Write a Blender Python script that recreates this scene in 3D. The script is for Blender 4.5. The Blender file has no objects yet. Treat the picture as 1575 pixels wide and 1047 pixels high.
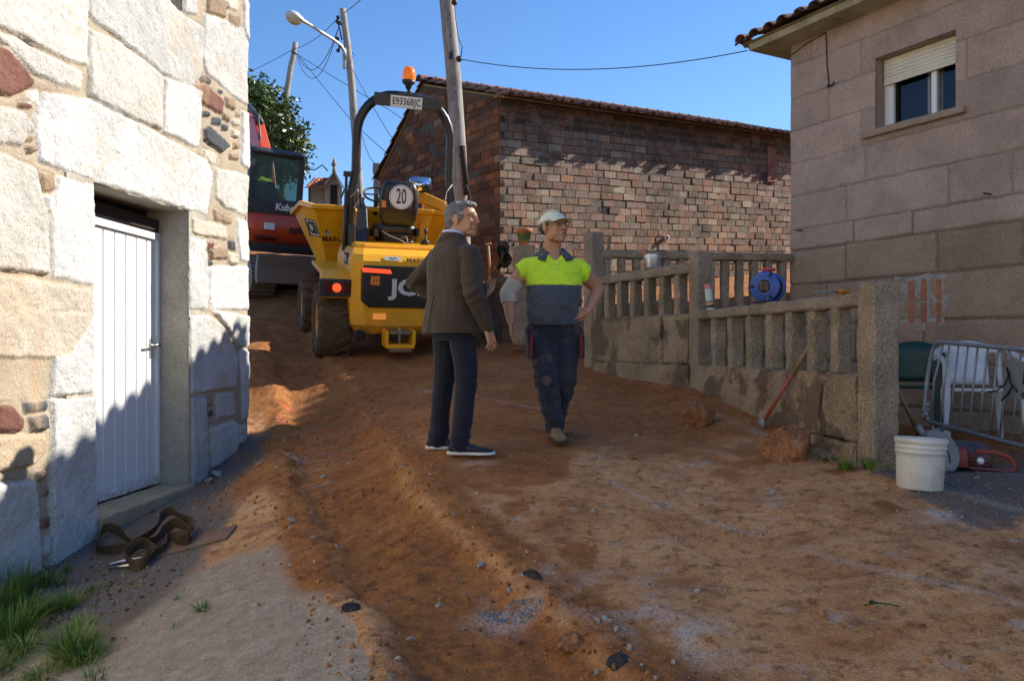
import bpy, bmesh, math, random
import numpy as np
from mathutils import Vector, Matrix, Euler, noise as mnoise
R = math.radians
random.seed(7); rng = np.random.default_rng(7)
C = bpy.context.scene.collection

# ---------------- camera, sky, sun, exposure ----------------
cd = bpy.data.cameras.new('camera'); cam = bpy.data.objects.new('camera', cd); C.objects.link(cam)
bpy.context.scene.camera = cam
cam.location = (0, 0, 0); cam.rotation_euler = (R(90), 0, 0)
cd.sensor_width = 36; cd.lens = 36 * 1250 / 1575; cd.shift_y = 11.5 / 1575
cd.clip_start = 0.05; cd.clip_end = 3000
SUN_AZ, SUN_EL = 21.0, 31.5          # azimuth measured from +X towards +Y
w = bpy.data.worlds.new("World"); bpy.context.scene.world = w; w.use_nodes = True
nt = w.node_tree; nt.nodes.clear()
sky = nt.nodes.new('ShaderNodeTexSky'); sky.sky_type = 'NISHITA'; sky.sun_disc = False
sky.sun_elevation = R(SUN_EL); sky.sun_rotation = R(90 - SUN_AZ)
sky.air_density = 1.0; sky.dust_density = 0.0; sky.ozone_density = 3.6; sky.altitude = 0
bg = nt.nodes.new('ShaderNodeBackground'); bg.inputs['Strength'].default_value = 0.10
wo = nt.nodes.new('ShaderNodeOutputWorld')
hs = nt.nodes.new('ShaderNodeHueSaturation'); hs.inputs['Saturation'].default_value = 1.16; hs.inputs['Hue'].default_value = .506
nt.links.new(sky.outputs[0], hs.inputs['Color']); nt.links.new(hs.outputs[0], bg.inputs[0]); nt.links.new(bg.outputs[0], wo.inputs[0])
sd = bpy.data.lights.new('sun', 'SUN'); sd.energy = 4.1; sd.angle = R(0.5); sd.color = (1.0, 0.93, 0.82)
sun = bpy.data.objects.new('sun', sd); C.objects.link(sun)
S = Vector((math.cos(R(SUN_AZ)) * math.cos(R(SUN_EL)), math.sin(R(SUN_AZ)) * math.cos(R(SUN_EL)), math.sin(R(SUN_EL))))
sun.rotation_euler = S.to_track_quat('Z', 'Y').to_euler(); sun.location = S * 40
vs = bpy.context.scene.view_settings
vs.view_transform = 'Standard'; vs.look = 'None'; vs.gamma = 1; vs.exposure = 1.05; vs.use_curve_mapping = False

def P(x, y, Y):                     # photograph pixel at depth Y -> point in the place
    return Vector(((x - 787.5) / 1250 * Y, Y, (535 - y) / 1250 * Y))

# ---------------- noise ----------------
def _h(ix, iy, s):
    n = (ix.astype(np.int64) * 374761393 + iy.astype(np.int64) * 668265263 + s * 974634777) & 0x7fffffff
    n = ((n ^ (n >> 13)) * 1274126177) & 0x7fffffff
    return ((n ^ (n >> 16)) & 0xffff) / 65535.0
def vn(x, y, s=0):
    x = np.asarray(x, float); y = np.asarray(y, float)
    ix = np.floor(x); iy = np.floor(y); fx = x - ix; fy = y - iy
    fx = fx * fx * (3 - 2 * fx); fy = fy * fy * (3 - 2 * fy)
    a = _h(ix, iy, s); b = _h(ix + 1, iy, s); c = _h(ix, iy + 1, s); d = _h(ix + 1, iy + 1, s)
    return (a * (1 - fx) + b * fx) * (1 - fy) + (c * (1 - fx) + d * fx) * fy
def fbm(x, y, o=4, s=0, g=.5):
    t = 0; a = 1; n = 0
    for i in range(o):
        t = t + a * (vn(x * 2 ** i, y * 2 ** i, s + i * 17) - .5); n += a; a *= g
    return t / n * 2
def ss(t):
    t = np.clip(t, 0, 1); return t * t * (3 - 2 * t)

# ---------------- materials ----------------
class NT:
    def __init__(s, name):
        s.m = bpy.data.materials.new(name); s.m.use_nodes = True; s.t = s.m.node_tree
        s.b = s.t.nodes['Principled BSDF']; s.co = None
    def node(s, typ, **k):
        n = s.t.nodes.new(typ)
        for a, b in k.items(): setattr(n, a, b)
        return n
    def put(s, n, i, v):
        if hasattr(v, 'is_output') or isinstance(v, bpy.types.NodeSocket): s.t.links.new(v, n.inputs[i])
        else:
            if isinstance(v, tuple) and len(v) == 3 and n.inputs[i].type == 'RGBA': v = v + (1,)
            n.inputs[i].default_value = v
    def coord(s, scale=None):
        if s.co is None: s.co = s.node('ShaderNodeTexCoord').outputs['Object']
        if scale is None: return s.co
        m = s.node('ShaderNodeMapping'); s.put(m, 0, s.co); m.inputs['Scale'].default_value = scale; return m.outputs[0]
    def noise(s, sc, det=4, rough=.6, vec=None, dist=0):
        n = s.node('ShaderNodeTexNoise'); s.put(n, 'Vector', vec or s.coord()); n.inputs['Scale'].default_value = sc
        n.inputs['Detail'].default_value = det; n.inputs['Roughness'].default_value = rough; n.inputs['Distortion'].default_value = dist
        return n.outputs['Fac']
    def voro(s, sc, feat='F1', out='Distance', vec=None):
        n = s.node('ShaderNodeTexVoronoi', feature=feat); s.put(n, 'Vector', vec or s.coord()); n.inputs['Scale'].default_value = sc
        return n.outputs[out]
    def ramp(s, f, *st):
        n = s.node('ShaderNodeValToRGB'); s.put(n, 0, f); e = n.color_ramp.elements
        while len(e) < len(st): e.new(.5)
        for q, (p, c) in zip(e, st):
            q.position = p; q.color = (c, c, c, 1) if isinstance(c, (int, float)) else tuple(c) + (1,)
        return n.outputs[0]
    def mix(s, f, a, b, mode='MIX'):
        n = s.node('ShaderNodeMix', data_type='RGBA', blend_type=mode)
        s.put(n, 0, f); s.put(n, 6, a); s.put(n, 7, b); return n.outputs[2]
    def math(s, op, a, b=0.0, clamp=False):
        n = s.node('ShaderNodeMath', operation=op, use_clamp=clamp); s.put(n, 0, a); s.put(n, 1, b); return n.outputs[0]
    def attr(s, name='Col', out='Color'):
        return s.node('ShaderNodeAttribute', attribute_name=name).outputs[out]
    def bump(s, h, st=.5, d=.01, prev=None):
        n = s.node('ShaderNodeBump'); s.put(n, 'Height', h); n.inputs['Strength'].default_value = st; n.inputs['Distance'].default_value = d
        if prev is not None: s.put(n, 'Normal', prev)
        return n.outputs[0]
    def out(s, col=None, rough=None, nrm=None, **k):
        if col is not None: s.put(s.b, 'Base Color', col)
        if rough is not None: s.put(s.b, 'Roughness', rough)
        if nrm is not None: s.put(s.b, 'Normal', nrm)
        for a, b in k.items(): s.put(s.b, a.replace('_', ' '), b)
        return s.m
M = {}
def plain(name, col, rough=.6, metal=0, var=.15, sc=8, bump=0, bsc=80, dirt=None, dsc=3, **k):
    t = NT(name); n = t.noise(sc, 5); v = t.ramp(n, (.25, 1 - var), (.75, 1 + var))
    c = t.mix(1, col, v, 'MULTIPLY')
    if dirt:
        f = t.ramp(t.noise(dsc, 6, .7), (.45, 0), (.7, dirt[3] if len(dirt) > 3 else .6)); c = t.mix(f, c, tuple(dirt[:3]))
    nr = t.bump(t.noise(bsc, 3), bump, .004) if bump else None
    r = t.ramp(t.noise(sc * 2, 4), (.3, max(0, rough - .08)), (.7, min(1, rough + .08)))
    M[name] = t.out(c, r, nr, Metallic=metal, **k); return M[name]
def stone(name, mult=(1, 1, 1), sp=170, spc=(.55, 1.25), blot=3, bl=(.75, 1.15), bump=.5, lich=None, moss=None, attr=True, rough=.9, big=25):
    t = NT(name)
    c = t.attr() if attr else mult
    if attr: c = t.mix(1, c, mult, 'MULTIPLY')
    s1 = t.ramp(t.noise(sp, 2, .7), (.32, spc[0]), (.5, 1.0), (.68, spc[1])); c = t.mix(1, c, s1, 'MULTIPLY')
    s2 = t.ramp(t.noise(blot, 5, .65), (.3, bl[0]), (.7, bl[1])); c = t.mix(1, c, s2, 'MULTIPLY')
    if lich:
        f = t.ramp(t.noise(lich[3], 4, .6), (lich[4], 0), (lich[4] + .06, lich[5])); c = t.mix(f, c, tuple(lich[:3]))
    if moss:
        f = t.ramp(t.noise(moss[3], 6, .7), (moss[4], 0), (moss[4] + .15, moss[5])); c = t.mix(f, c, tuple(moss[:3]))
    h = t.math('ADD', t.math('MULTIPLY', t.noise(sp * .6, 2, .6), .5), t.noise(big, 5, .6))
    M[name] = t.out(c, rough, t.bump(h, bump, .02)); return M[name]

# ---------------- mesh building ----------------
def setp(o, label=None, cat=None, group=None, kind=None):
    if label: o['label'] = label
    if cat: o['category'] = cat
    if group: o['group'] = group
    if kind: o['kind'] = kind
    return o
def link(o, parent=None):
    C.objects.link(o)
    if parent is not None: o.parent = parent
    return o
def empty(name, loc=(0, 0, 0), rot=(0, 0, 0), label=None, cat=None, group=None):
    o = bpy.data.objects.new(name, None); C.objects.link(o); o.location = loc; o.rotation_euler = rot
    o.empty_display_size = .2
    return setp(o, label, cat, group)
def mat4(loc=(0, 0, 0), rot=(0, 0, 0), sc=(1, 1, 1)):
    return Matrix.LocRotScale(Vector(loc), Euler(rot), Vector(sc))
class MB:
    def __init__(s): s.v = []; s.f = []; s.c = []; s.sm = []; s.cur = (1, 1, 1); s.T = Matrix(); s.mi = []; s.m = 0
    def add(s, vs, fs, smooth=False, T=None):
        b = len(s.v); X = s.T @ T if T is not None else s.T
        for p in vs: s.v.append(X @ Vector(p)); s.c.append(s.cur)
        for f in fs: s.f.append([b + i for i in f]); s.sm.append(smooth); s.mi.append(s.m)
        return s
    def box(s, lo, hi, T=None):
        x0, y0, z0 = lo; x1, y1, z1 = hi
        return s.add([(x0, y0, z0), (x1, y0, z0), (x1, y1, z0), (x0, y1, z0), (x0, y0, z1), (x1, y0, z1), (x1, y1, z1), (x0, y1, z1)],
                     [(0, 3, 2, 1), (4, 5, 6, 7), (0, 1, 5, 4), (1, 2, 6, 5), (2, 3, 7, 6), (3, 0, 4, 7)], False, T)
    def cbox(s, c, d, rot=None):
        T = Matrix.Translation(c) @ (Euler(rot).to_matrix().to_4x4() if rot else Matrix())
        return s.box((-d[0] / 2, -d[1] / 2, -d[2] / 2), (d[0] / 2, d[1] / 2, d[2] / 2), T)
    def hexa(s, p):                       # 8 points: bottom ring of 4, top ring of 4
        return s.add(p, [(3, 2, 1, 0), (4, 5, 6, 7), (0, 1, 5, 4), (1, 2, 6, 5), (2, 3, 7, 6), (3, 0, 4, 7)])
    def prism(s, poly, a, b, axis='z', smooth=False):
        n = len(poly)
        f = {'z': lambda p, h: (p[0], p[1], h), 'y': lambda p, h: (p[0], h, p[1]), 'x': lambda p, h: (h, p[0], p[1])}[axis]
        vs = [f(p, a) for p in poly] + [f(p, b) for p in poly]
        s.add(vs, [tuple(range(n))[::-1], tuple(range(n, 2 * n))] + [(i, (i + 1) % n, n + (i + 1) % n, n + i) for i in range(n)], smooth); return s
    def loft(s, rings, cap=True, close=True, smooth=True):
        n = len(rings[0]); vs = [p for r in rings for p in r]; fs = []
        for i in range(len(rings) - 1):
            for j in range(n if close else n - 1):
                k = (j + 1) % n; fs.append((i * n + j, i * n + k, (i + 1) * n + k, (i + 1) * n + j))
        if cap: fs += [tuple(range(n))[::-1], tuple(range((len(rings) - 1) * n, len(rings) * n))]
        return s.add(vs, fs, smooth)
    def tube(s, pts, r, n=8, cap=True, flat=None, smooth=True):
        pts = [Vector(p) for p in pts]; rr = r if isinstance(r, (list, tuple)) else [r] * len(pts)
        rings = []; up = None
        for i, p in enumerate(pts):
            d = (pts[min(i + 1, len(pts) - 1)] - pts[max(i - 1, 0)]).normalized()
            if up is None:
                up = Vector((0, 0, 1)) if abs(d.z) < .9 else Vector((1, 0, 0))
            a = d.cross(up).normalized(); up = a.cross(d).normalized()
            k = flat or 1
            rings.append([p + a * math.cos(t) * rr[i] + up * math.sin(t) * rr[i] * k for t in [2 * math.pi * j / n for j in range(n)]])
        return s.loft(rings, cap, True, smooth)
    def lathe(s, prof, T=None, n=24, smooth=True, cap=True):
        rings = [[(r * math.cos(2 * math.pi * j / n), r * math.sin(2 * math.pi * j / n), z) for j in range(n)] for r, z in prof]
        old = s.T
        if T is not None: s.T = s.T @ T
        s.loft(rings, cap, True, smooth); s.T = old; return s
    def ball(s, c, r, T=None, n=12, m=8):
        r = r if isinstance(r, (tuple, list, Vector)) else (r, r, r)
        rings = []
        for i in range(m + 1):
            a = -math.pi / 2 + math.pi * i / m; q = max(.001, math.cos(a))
            rings.append([(c[0] + r[0] * q * math.cos(2 * math.pi * j / n), c[1] + r[1] * q * math.sin(2 * math.pi * j / n), c[2] + r[2] * math.sin(a)) for j in range(n)])
        old = s.T
        if T is not None: s.T = s.T @ T
        s.loft(rings); s.T = old; return s
    def build(s, name, mat, parent=None, bevel=0, seg=2, loc=None, sub=0, rot=None, ang=40):
        me = bpy.data.meshes.new(name); me.from_pydata([tuple(v) for v in s.v], [], s.f)
        me.polygons.foreach_set('use_smooth', s.sm)
        mats = mat if isinstance(mat, (list, tuple)) else [mat]
        for q in mats: me.materials.append(M[q] if isinstance(q, str) else q)
        if len(mats) > 1: me.polygons.foreach_set('material_index', s.mi)
        if any(c != (1, 1, 1) for c in s.c):
            a = me.color_attributes.new('Col', 'FLOAT_COLOR', 'POINT')
            a.data.foreach_set('color', [x for c in s.c for x in (c[0], c[1], c[2], 1)])
        me.update()
        o = link(bpy.data.objects.new(name, me), parent)
        if loc is not None: o.location = loc
        if rot is not None: o.rotation_euler = rot
        if bevel:
            b = o.modifiers.new('bevel', 'BEVEL'); b.width = bevel; b.segments = seg; b.limit_method = 'ANGLE'; b.angle_limit = R(ang); b.harden_normals = False
        if sub:
            q = o.modifiers.new('sub', 'SUBSURF'); q.levels = sub; q.render_levels = sub
        return o
def split_pieces(o):
    """one object per separate piece of o's mesh"""
    me = o.data; n = len(me.vertices); par = list(range(n))
    def find(a):
        while par[a] != a: par[a] = par[par[a]]; a = par[a]
        return a
    for e in me.edges:
        a, b = find(e.vertices[0]), find(e.vertices[1])
        if a != b: par[a] = b
    comp = {}
    for p in me.polygons: comp.setdefault(find(p.vertices[0]), []).append(p)
    if len(comp) < 2: return [o]
    out = []
    for polys in comp.values():
        ids = sorted({i for p in polys for i in p.vertices}); mp = {a: k for k, a in enumerate(ids)}
        m2 = bpy.data.meshes.new(o.name.split('.')[0]); m2.from_pydata([tuple(me.vertices[i].co) for i in ids], [], [[mp[i] for i in p.vertices] for p in polys])
        m2.polygons.foreach_set('use_smooth', [p.use_smooth for p in polys])
        for m_ in me.materials: m2.materials.append(m_)
        q = o.copy(); q.data = m2; C.objects.link(q); out.append(q)
    bpy.data.objects.remove(o); return out
def gridobj(name, V, nu, nv, mat, parent=None, col=None, keep=None, smooth=True, flip=False, attrname='Col'):
    idx = np.arange(nu * nv).reshape(nu, nv)
    a = idx[:-1, :-1].ravel(); b = idx[1:, :-1].ravel(); c = idx[1:, 1:].ravel(); d = idx[:-1, 1:].ravel()
    F = np.stack([a, b, c, d], 1)
    if flip: F = F[:, ::-1]
    if keep is not None: F = F[keep.ravel()]
    me = bpy.data.meshes.new(name); me.vertices.add(len(V)); me.vertices.foreach_set('co', V.astype(np.float32).ravel())
    me.loops.add(F.size); me.loops.foreach_set('vertex_index', F.astype(np.int32).ravel())
    me.polygons.add(len(F)); me.polygons.foreach_set('loop_start', np.arange(len(F), dtype=np.int32) * 4)
    me.polygons.foreach_set('use_smooth', np.full(len(F), smooth))
    me.materials.append(M[mat])
    if col is not None:
        at = me.color_attributes.new(attrname, 'FLOAT_COLOR', 'POINT')
        at.data.foreach_set('color', np.concatenate([col, np.ones((len(col), 1))], 1).astype(np.float32).ravel())
    me.update(calc_edges=True); me.validate()
    return link(bpy.data.objects.new(name, me), parent)
def rough_block(mb, lo, hi, amp=.012, res=.06, seed=0, T=None, rnd=.02):
    """a hewn stone block: subdivided box with worn edges and uneven faces, added to mb"""
    lo = Vector(lo); hi = Vector(hi); d = hi - lo
    e_ = [min(.016, d[i] * .2) for i in range(3)]
    gl = []
    for i in range(3):
        m_ = max(1, int(round((d[i] - 2 * e_[i]) / res)))
        gl.append([0] + [e_[i] + (d[i] - 2 * e_[i]) * k / m_ for k in range(m_ + 1)] + [d[i]])
    n = [len(g_) - 1 for g_ in gl]
    vid = {}; vs = []; fs = []
    def key(i, j, k):
        q = (i, j, k)
        if q not in vid:
            p = Vector((lo.x + gl[0][i], lo.y + gl[1][j], lo.z + gl[2][k]))
            c = (lo + hi) / 2
            e = sum(1 for a, b in zip(q, n) if a in (0, b))
            nd = mnoise.noise_vector(p * 7 + Vector((seed * 3.1, seed, 0))) * amp + mnoise.noise_vector(p * 22 + Vector((seed, 5, seed))) * amp * .5
            if e >= 2:
                for ax in range(3):
                    if q[ax] in (0, n[ax]): p[ax] += (rnd if q[ax] == 0 else -rnd) * (.3 + .6 * random.random()) * (1 if e == 2 else 1.2)
            vid[q] = len(vs); vs.append(p + nd)
        return vid[q]
    for ax in range(3):
        u, v = [(1, 2), (2, 0), (0, 1)][ax]
        for side in (0, n[ax]):
            for i in range(n[u]):
                for j in range(n[v]):
                    q = []
                    for a, b in ((i, j), (i + 1, j), (i + 1, j + 1), (i, j + 1)):
                        t = [0, 0, 0]; t[ax] = side; t[u] = a; t[v] = b; q.append(key(*t))
                    fs.append(q if side else q[::-1])
    mb.add(vs, fs, False, T); return mb
def ptext(body, size, mat, name='lettering', parent=None, loc=(0, 0, 0), rot=(0, 0, 0), bold=0, ext=.002, sx=1, align='CENTER', shear=0, space=1):
    c = bpy.data.curves.new(name, 'FONT'); c.body = body; c.size = size; c.extrude = ext; c.offset = bold; c.align_x = align; c.align_y = 'CENTER'; c.shear = shear; c.space_character = space
    c.resolution_u = 3
    t = bpy.data.objects.new('tmp', c); C.objects.link(t)
    me = bpy.data.meshes.new_from_object(t.evaluated_get(bpy.context.evaluated_depsgraph_get()))
    bpy.data.objects.remove(t)
    me.name = name; me.materials.clear(); me.materials.append(M[mat])
    o = link(bpy.data.objects.new(name, me), parent); o.location = loc; o.rotation_euler = rot; o.scale = (sx, 1, 1)
    return o
# ---------------- ground ----------------
GY = [-400, -60, 0, 8, 9.5, 10.6, 12.5, 15.5, 22, 30, 45, 120, 400]; GZ = [-20, -7, -1.55, -.446, -.23, -.08, .33, 1.1, 2.65, 4, 5.2, 6, 5]
FYs = [4.8, 5.06, 7.82, 9.57, 9.9]; FXs = [2.36, 2.35, 1.87, .95, .9]     # line of the granite fence
def G0(X, Y):
    X = np.asarray(X, float); Y = np.asarray(Y, float)
    z = np.interp(Y, GY, GZ)
    z = z - .54 * np.clip((-.5 - X) / 2.1, 0, 1) * (1 - ss((Y - 8.0) / 2.6))
    z = z + np.interp(Y, [5.6, 6.4, 7.03, 7.45, 8.2], [0, -.045, -.085, -.07, 0]) * ss((-2.15 - X) / .35)
    z = z + .11 * ss((X - .9) / 1.2) * (1 - ss((Y - 9) / 2))
    far = ss((Y - 9.8) / 2.5)
    yard = ss((X - np.interp(Y, FYs, FXs)) / .12) * ss((Y - 4.9) / .25) * (1 - far)
    yard = np.maximum(yard, ss((X - 2.9) / 1.0) * (1 - ss((4.6 - Y) / 3)) * (1 - far))
    return z * (1 - yard) + yard * (-.80)
LE = ([1.5, 2.83, 3.12, 3.54, 4.24, 5.02, 6.68, 8.41, 9.39, 12.59], [-.15, -0.45, -0.55, -0.73, -1.04, -1.31, -1.9, -2.39, -2.76, -3.95])
RE = ([1.5, 2.83, 3.09, 3.41, 3.82, 4.33, 5.19, 7.2, 9.13, 10.77, 14.06], [1.0, 0.5, 0.38, 0.23, 0.04, -0.23, -0.57, -1.14, -1.75, -2.48, -3.63])
def gmasks(X, Y):
    n1 = fbm(X * 3, Y * 3, 4, 3); n2 = fbm(X * 9, Y * 9, 4, 11); n3 = fbm(X * .9, Y * .9, 3, 23)
    xl = np.interp(Y, *LE) + .07 * n1 + .05 * n2; xr = np.interp(Y, *RE) + .05 * n1 + .04 * n2
    wl = .20 + .08 * n1; wr = .20 + .08 * n1
    tr = ss((X - xl) / wl) * ss((xr - X) / wr)                      # inside the excavated strip
    return n1, n2, n3, xl, xr, tr
def ground(X, Y, detail=True):
    z = G0(X, Y)
    n1, n2, n3, xl, xr, tr = gmasks(X, Y)
    near = 1 - ss((Y - 9) / 5)
    z = z - (.025 + .050 * near) * tr
    # spoil along the edges
    z = z + .010 * np.exp(-((X - xl + .12) / .13) ** 2) * (.5 + n1) * near * (Y > 3.9)
    z = z + .014 * np.exp(-((X - xr - .06) / .10) ** 2) * (.5 + n2) * near
    z = z + .045 * np.exp(-(((X + 1.98) / .26) ** 2 + ((Y - 6.9) / .8) ** 2)) * (1 + .8 * n1)
    z = z + .05 * np.exp(-(((X + 1.70) / .25) ** 2 + ((Y - 6.0) / .5) ** 2)) * (1 + .6 * n1)
    # wheel ruts on the far, loose part
    z = z + .018 * n3 * ss((Y - 5) / 4) + .008 * np.sin(X * 9 + Y * 2.2 + 2 * n3) * ss((Y - 7.5) / 2) * (1 - ss((Y - 15) / 5))
    # tread prints pressed by the machines' tyres
    for (ax, ay, bx_, by_, hw_, am) in ((-.10, 2.6, -2.25, 10.2, .19, .010), (1.75, 2.6, -.35, 9.8, .19, .008), (2.6, 2.6, .75, 9.2, .19, .008), (-.95, 5.6, -3.0, 11.5, .19, .009)):
        L_ = math.hypot(bx_ - ax, by_ - ay); ux_, uy_ = (bx_ - ax) / L_, (by_ - ay) / L_
        s_ = (X - ax) * ux_ + (Y - ay) * uy_ + .05 * n3; d_ = (X - ax) * uy_ - (Y - ay) * ux_ + .10 * n3 + .03 * n1
        tri = np.abs(((s_ * 5.2 + np.abs(d_) * 2.4) % 1) - .5) * 2
        z = z + am * (ss((tri - .35) / .3) - .5) * ss((hw_ - np.abs(d_)) / .04) * ss(.55 + 1.3 * n1 + .8 * n3) * (1 - ss((Y - 11) / 3)) - .5 * am * ss((hw_ + .03 - np.abs(d_)) / .06) * (1 - ss((Y - 11) / 3))
    if detail:
        soil = np.clip(tr + ss((Y - 6) / 3) * .7 + np.exp(-((X - xl) / .3) ** 2), 0, 1)
        z = z + (.012 * fbm(X * 14, Y * 14, 4, 5, .6) + .006 * np.abs(fbm(X * 40, Y * 40, 2, 9))) * (.22 + soil) * (1 - ss((Y - 20) / 10))
        bank = np.exp(-((X - xl - .06) / .16) ** 2) + np.exp(-((X - xr + .08) / .15) ** 2)
        z = z + bank * (.016 * np.abs(fbm(X * 13, Y * 13, 4, 15, .65)) + .012 * np.abs(fbm(X * 34, Y * 34, 2, 19))) * (1 - ss((Y - 8) / 4))
        # asphalt/concrete slab edges stand slightly proud and crack
        z = z + .006 * fbm(X * 4, Y * 4, 3, 31)
    return z
def gz(x, y): return float(ground(np.array([x]), np.array([y]))[0])
def axis(a, b, st, lo, hi, g=1.12):
    m = list(np.arange(a, b, st)); q = st; x = m[-1]
    while x < hi: q *= g; x += q; m.append(x)
    q = st; x = m[0]; L = []
    while x > lo: q *= g; x -= q; L.append(x)
    return np.array(L[::-1] + m)
gx = axis(-3.3, 3.3, .022, -500, 500); gy = np.concatenate([axis(2.4, 7.2, .022, -400, 7.2)[:-1], axis(7.2, 12.5, .04, 7.2, 900)])
gy = np.unique(gy)
X, Y = np.meshgrid(gx, gy, indexing='ij'); Xf = X.ravel(); Yf = Y.ravel()
Z = ground(Xf, Yf)
n1, n2, n3, xl, xr, tr = gmasks(Xf, Yf)
nf = 1 - ss((Yf - 9) / 5)
soil = np.clip(np.maximum(tr, ss((Yf - np.where(Xf > xl, 5.0, 7.2) + 1.3 * n3 + .5 * n1) / 1.6) * .82), 0, 1)
soil = np.maximum(soil, np.exp(-((Xf - xl + .02) / .17) ** 2) * .95 * ss((Yf - 3.4 + .3 * n1) / .5))
soil = np.maximum(soil, 1.0 * np.exp(-((Xf - xr - .08) / .17) ** 2))
soil = np.maximum(soil, np.exp(-(((Xf + 1.95) / .38) ** 2 + ((Yf - 6.9) / 1.1) ** 2)) * 1.2)
soil = np.maximum(soil, (.95 * np.exp(-((Xf - 1.0 - .25 * (7 - Yf)) / .35) ** 2)) * ss((Yf - 4.6) / .8) * ss((.45 + n1)))
soil = np.maximum(soil, ss((n1 + .55 * n3 - .30) / .3) * .8 * (Xf > xr))
left = ss((xl - Xf) / .1)
leftgray = left * ss((5.0 - Yf + .8 * n3) / 1.2)                    # worn concrete
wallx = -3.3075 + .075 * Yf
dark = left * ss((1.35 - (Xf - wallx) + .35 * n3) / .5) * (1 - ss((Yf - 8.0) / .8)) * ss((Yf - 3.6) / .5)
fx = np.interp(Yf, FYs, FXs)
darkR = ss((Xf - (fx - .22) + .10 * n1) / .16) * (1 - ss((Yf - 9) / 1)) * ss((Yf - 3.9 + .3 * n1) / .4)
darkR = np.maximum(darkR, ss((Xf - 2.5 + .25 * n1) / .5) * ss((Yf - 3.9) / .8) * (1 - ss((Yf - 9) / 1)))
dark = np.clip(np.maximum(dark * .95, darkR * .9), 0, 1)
dust = np.clip(ss((n3 + .4 * n1 - .12) / .5) * (1 - soil), 0, 1)
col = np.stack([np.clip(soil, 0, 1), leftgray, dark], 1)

def pdist(x, y, pl):
    d = np.full(len(x), 9.)
    for (a, b), (c_, e_) in zip(pl[:-1], pl[1:]):
        u = np.clip(((x - a) * (c_ - a) + (y - b) * (e_ - b)) / ((c_ - a) ** 2 + (e_ - b) ** 2), 0, 1); d = np.minimum(d, np.hypot(x - a - u * (c_ - a), y - b - u * (e_ - b)))
    return d
wx = Xf + .03 * n1 + .015 * n2; wy = Yf + .03 * n3; lime = np.zeros(len(Xf)); pink = np.zeros(len(Xf))
for pl, w_, k_2 in (([(.50, 5.55), (.59, 5.39), (.64, 5.07), (.81, 4.76), (.98, 4.51), (1.21, 4.19), (1.37, 3.96), (1.55, 3.7), (2.0, 3.2)], .020, .45), ([(-1.03, 8.72), (-.43, 7.93), (.01, 7.47), (.42, 7.19)], .025, .6), ([(.17, 6.62), (.58, 6.41), (.67, 5.92), (.60, 5.6)], .02, .6), ([(1.6, 7.2), (1.75, 6.3), (2.0, 5.5), (2.25, 4.9), (2.6, 4.35), (3.2, 3.7)], .05, .35)):
    lime = np.maximum(lime, k_2 * np.exp(-(pdist(wx, wy, pl) / w_) ** 2) * ss((.75 + n1 + .6 * n2)))
for x_, y_, r_1 in ((-1.84, 6.91, .09), (-1.62, 6.57, .08), (-1.4, 6.01, .06), (-.23, 5.5, .10), (1.52, 4.56, .09), (1.28, 5.45, .05), (.17, 3.74, .10), (1.31, 4.16, .06), (-.07, 5.23, .04), (-2.22, 7.06, .08), (.85, 4.66, .05), (.45, 3.5, .22), (.62, 3.15, .2), (2.2, 4.2, .12), (-.02, 3.48, .13)):
    lime = np.maximum(lime, .9 * np.exp(-(((Xf - x_) ** 2 + (Yf - y_) ** 2) / r_1 ** 2)) * ss(.5 + 1.6 * n2 + .6 * n1))
for pl in ([(-2.59, 8.82), (-2.38, 8.57)], [(-2.11, 8.32), (-1.85, 8.2), (-1.68, 7.87)], [(-1.80, 7.31), (-1.42, 6.9), (-1.2, 6.85)], [(-2.6, 9.1), (-2.3, 8.95)]): pink = np.maximum(pink, .75 * np.exp(-(pdist(wx, wy, pl) / .025) ** 2))
col2 = np.stack([np.clip(lime, 0, 1), pink, pink * 0], 1)
t = NT('earth')
sep = t.node('ShaderNodeSeparateColor'); t.put(sep, 0, t.attr('Mask'))
so, lg, dk = sep.outputs[0], sep.outputs[1], sep.outputs[2]
nA = t.noise(2.2, 8, .68); nB = t.noise(14, 6, .7); nC = t.noise(90, 3, .6)
stre = t.noise(1.0, 6, .7, t.coord((9, 1.6, 1)), .6)
rot = t.node('ShaderNodeMapping'); t.put(rot, 0, t.co); rot.inputs['Rotation'].default_value = (0, 0, R(38)); rot.inputs['Scale'].default_value = (1.3, 16, 1)
stre2 = t.noise(1.5, 5, .65, rot.outputs[0], .3)
rot3 = t.node('ShaderNodeMapping'); t.put(rot3, 0, t.co); rot3.inputs['Rotation'].default_value = (0, 0, R(-62)); rot3.inputs['Scale'].default_value = (.35, 9, 1)
stre3 = t.noise(1.5, 5, .65, rot3.outputs[0], .3)
tan = t.mix(t.ramp(nA, (.3, 0), (.7, 1)), (.36, .14, .038), (.66, .35, .145))
msk = t.ramp(t.noise(1.1, 5, .7), (.42, 0), (.6, 1))
tan = t.mix(t.math('MULTIPLY', msk, t.ramp(stre2, (.46, 0), (.64, .45))), tan, (.60, .37, .18))
tan = t.mix(t.math('MULTIPLY', t.math('SUBTRACT', 1.0, msk), t.ramp(stre3, (.5, 0), (.66, .5))), tan, (.60, .37, .19))
tan = t.mix(t.ramp(nB, (.5, 0), (.68, .85)), tan, (.15, .055, .014))
tan = t.mix(t.ramp(t.noise(3.1, 8, .75), (.52, 0), (.66, .7)), tan, (.13, .042, .010))
tan = t.mix(t.ramp(t.noise(5, 8, .75), (.58, 0), (.68, .85)), tan, (.42, .36, .29))
soilc = t.mix(t.ramp(nB, (.3, 0), (.7, 1)), (.12, .038, .007), (.42, .155, .032))
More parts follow.
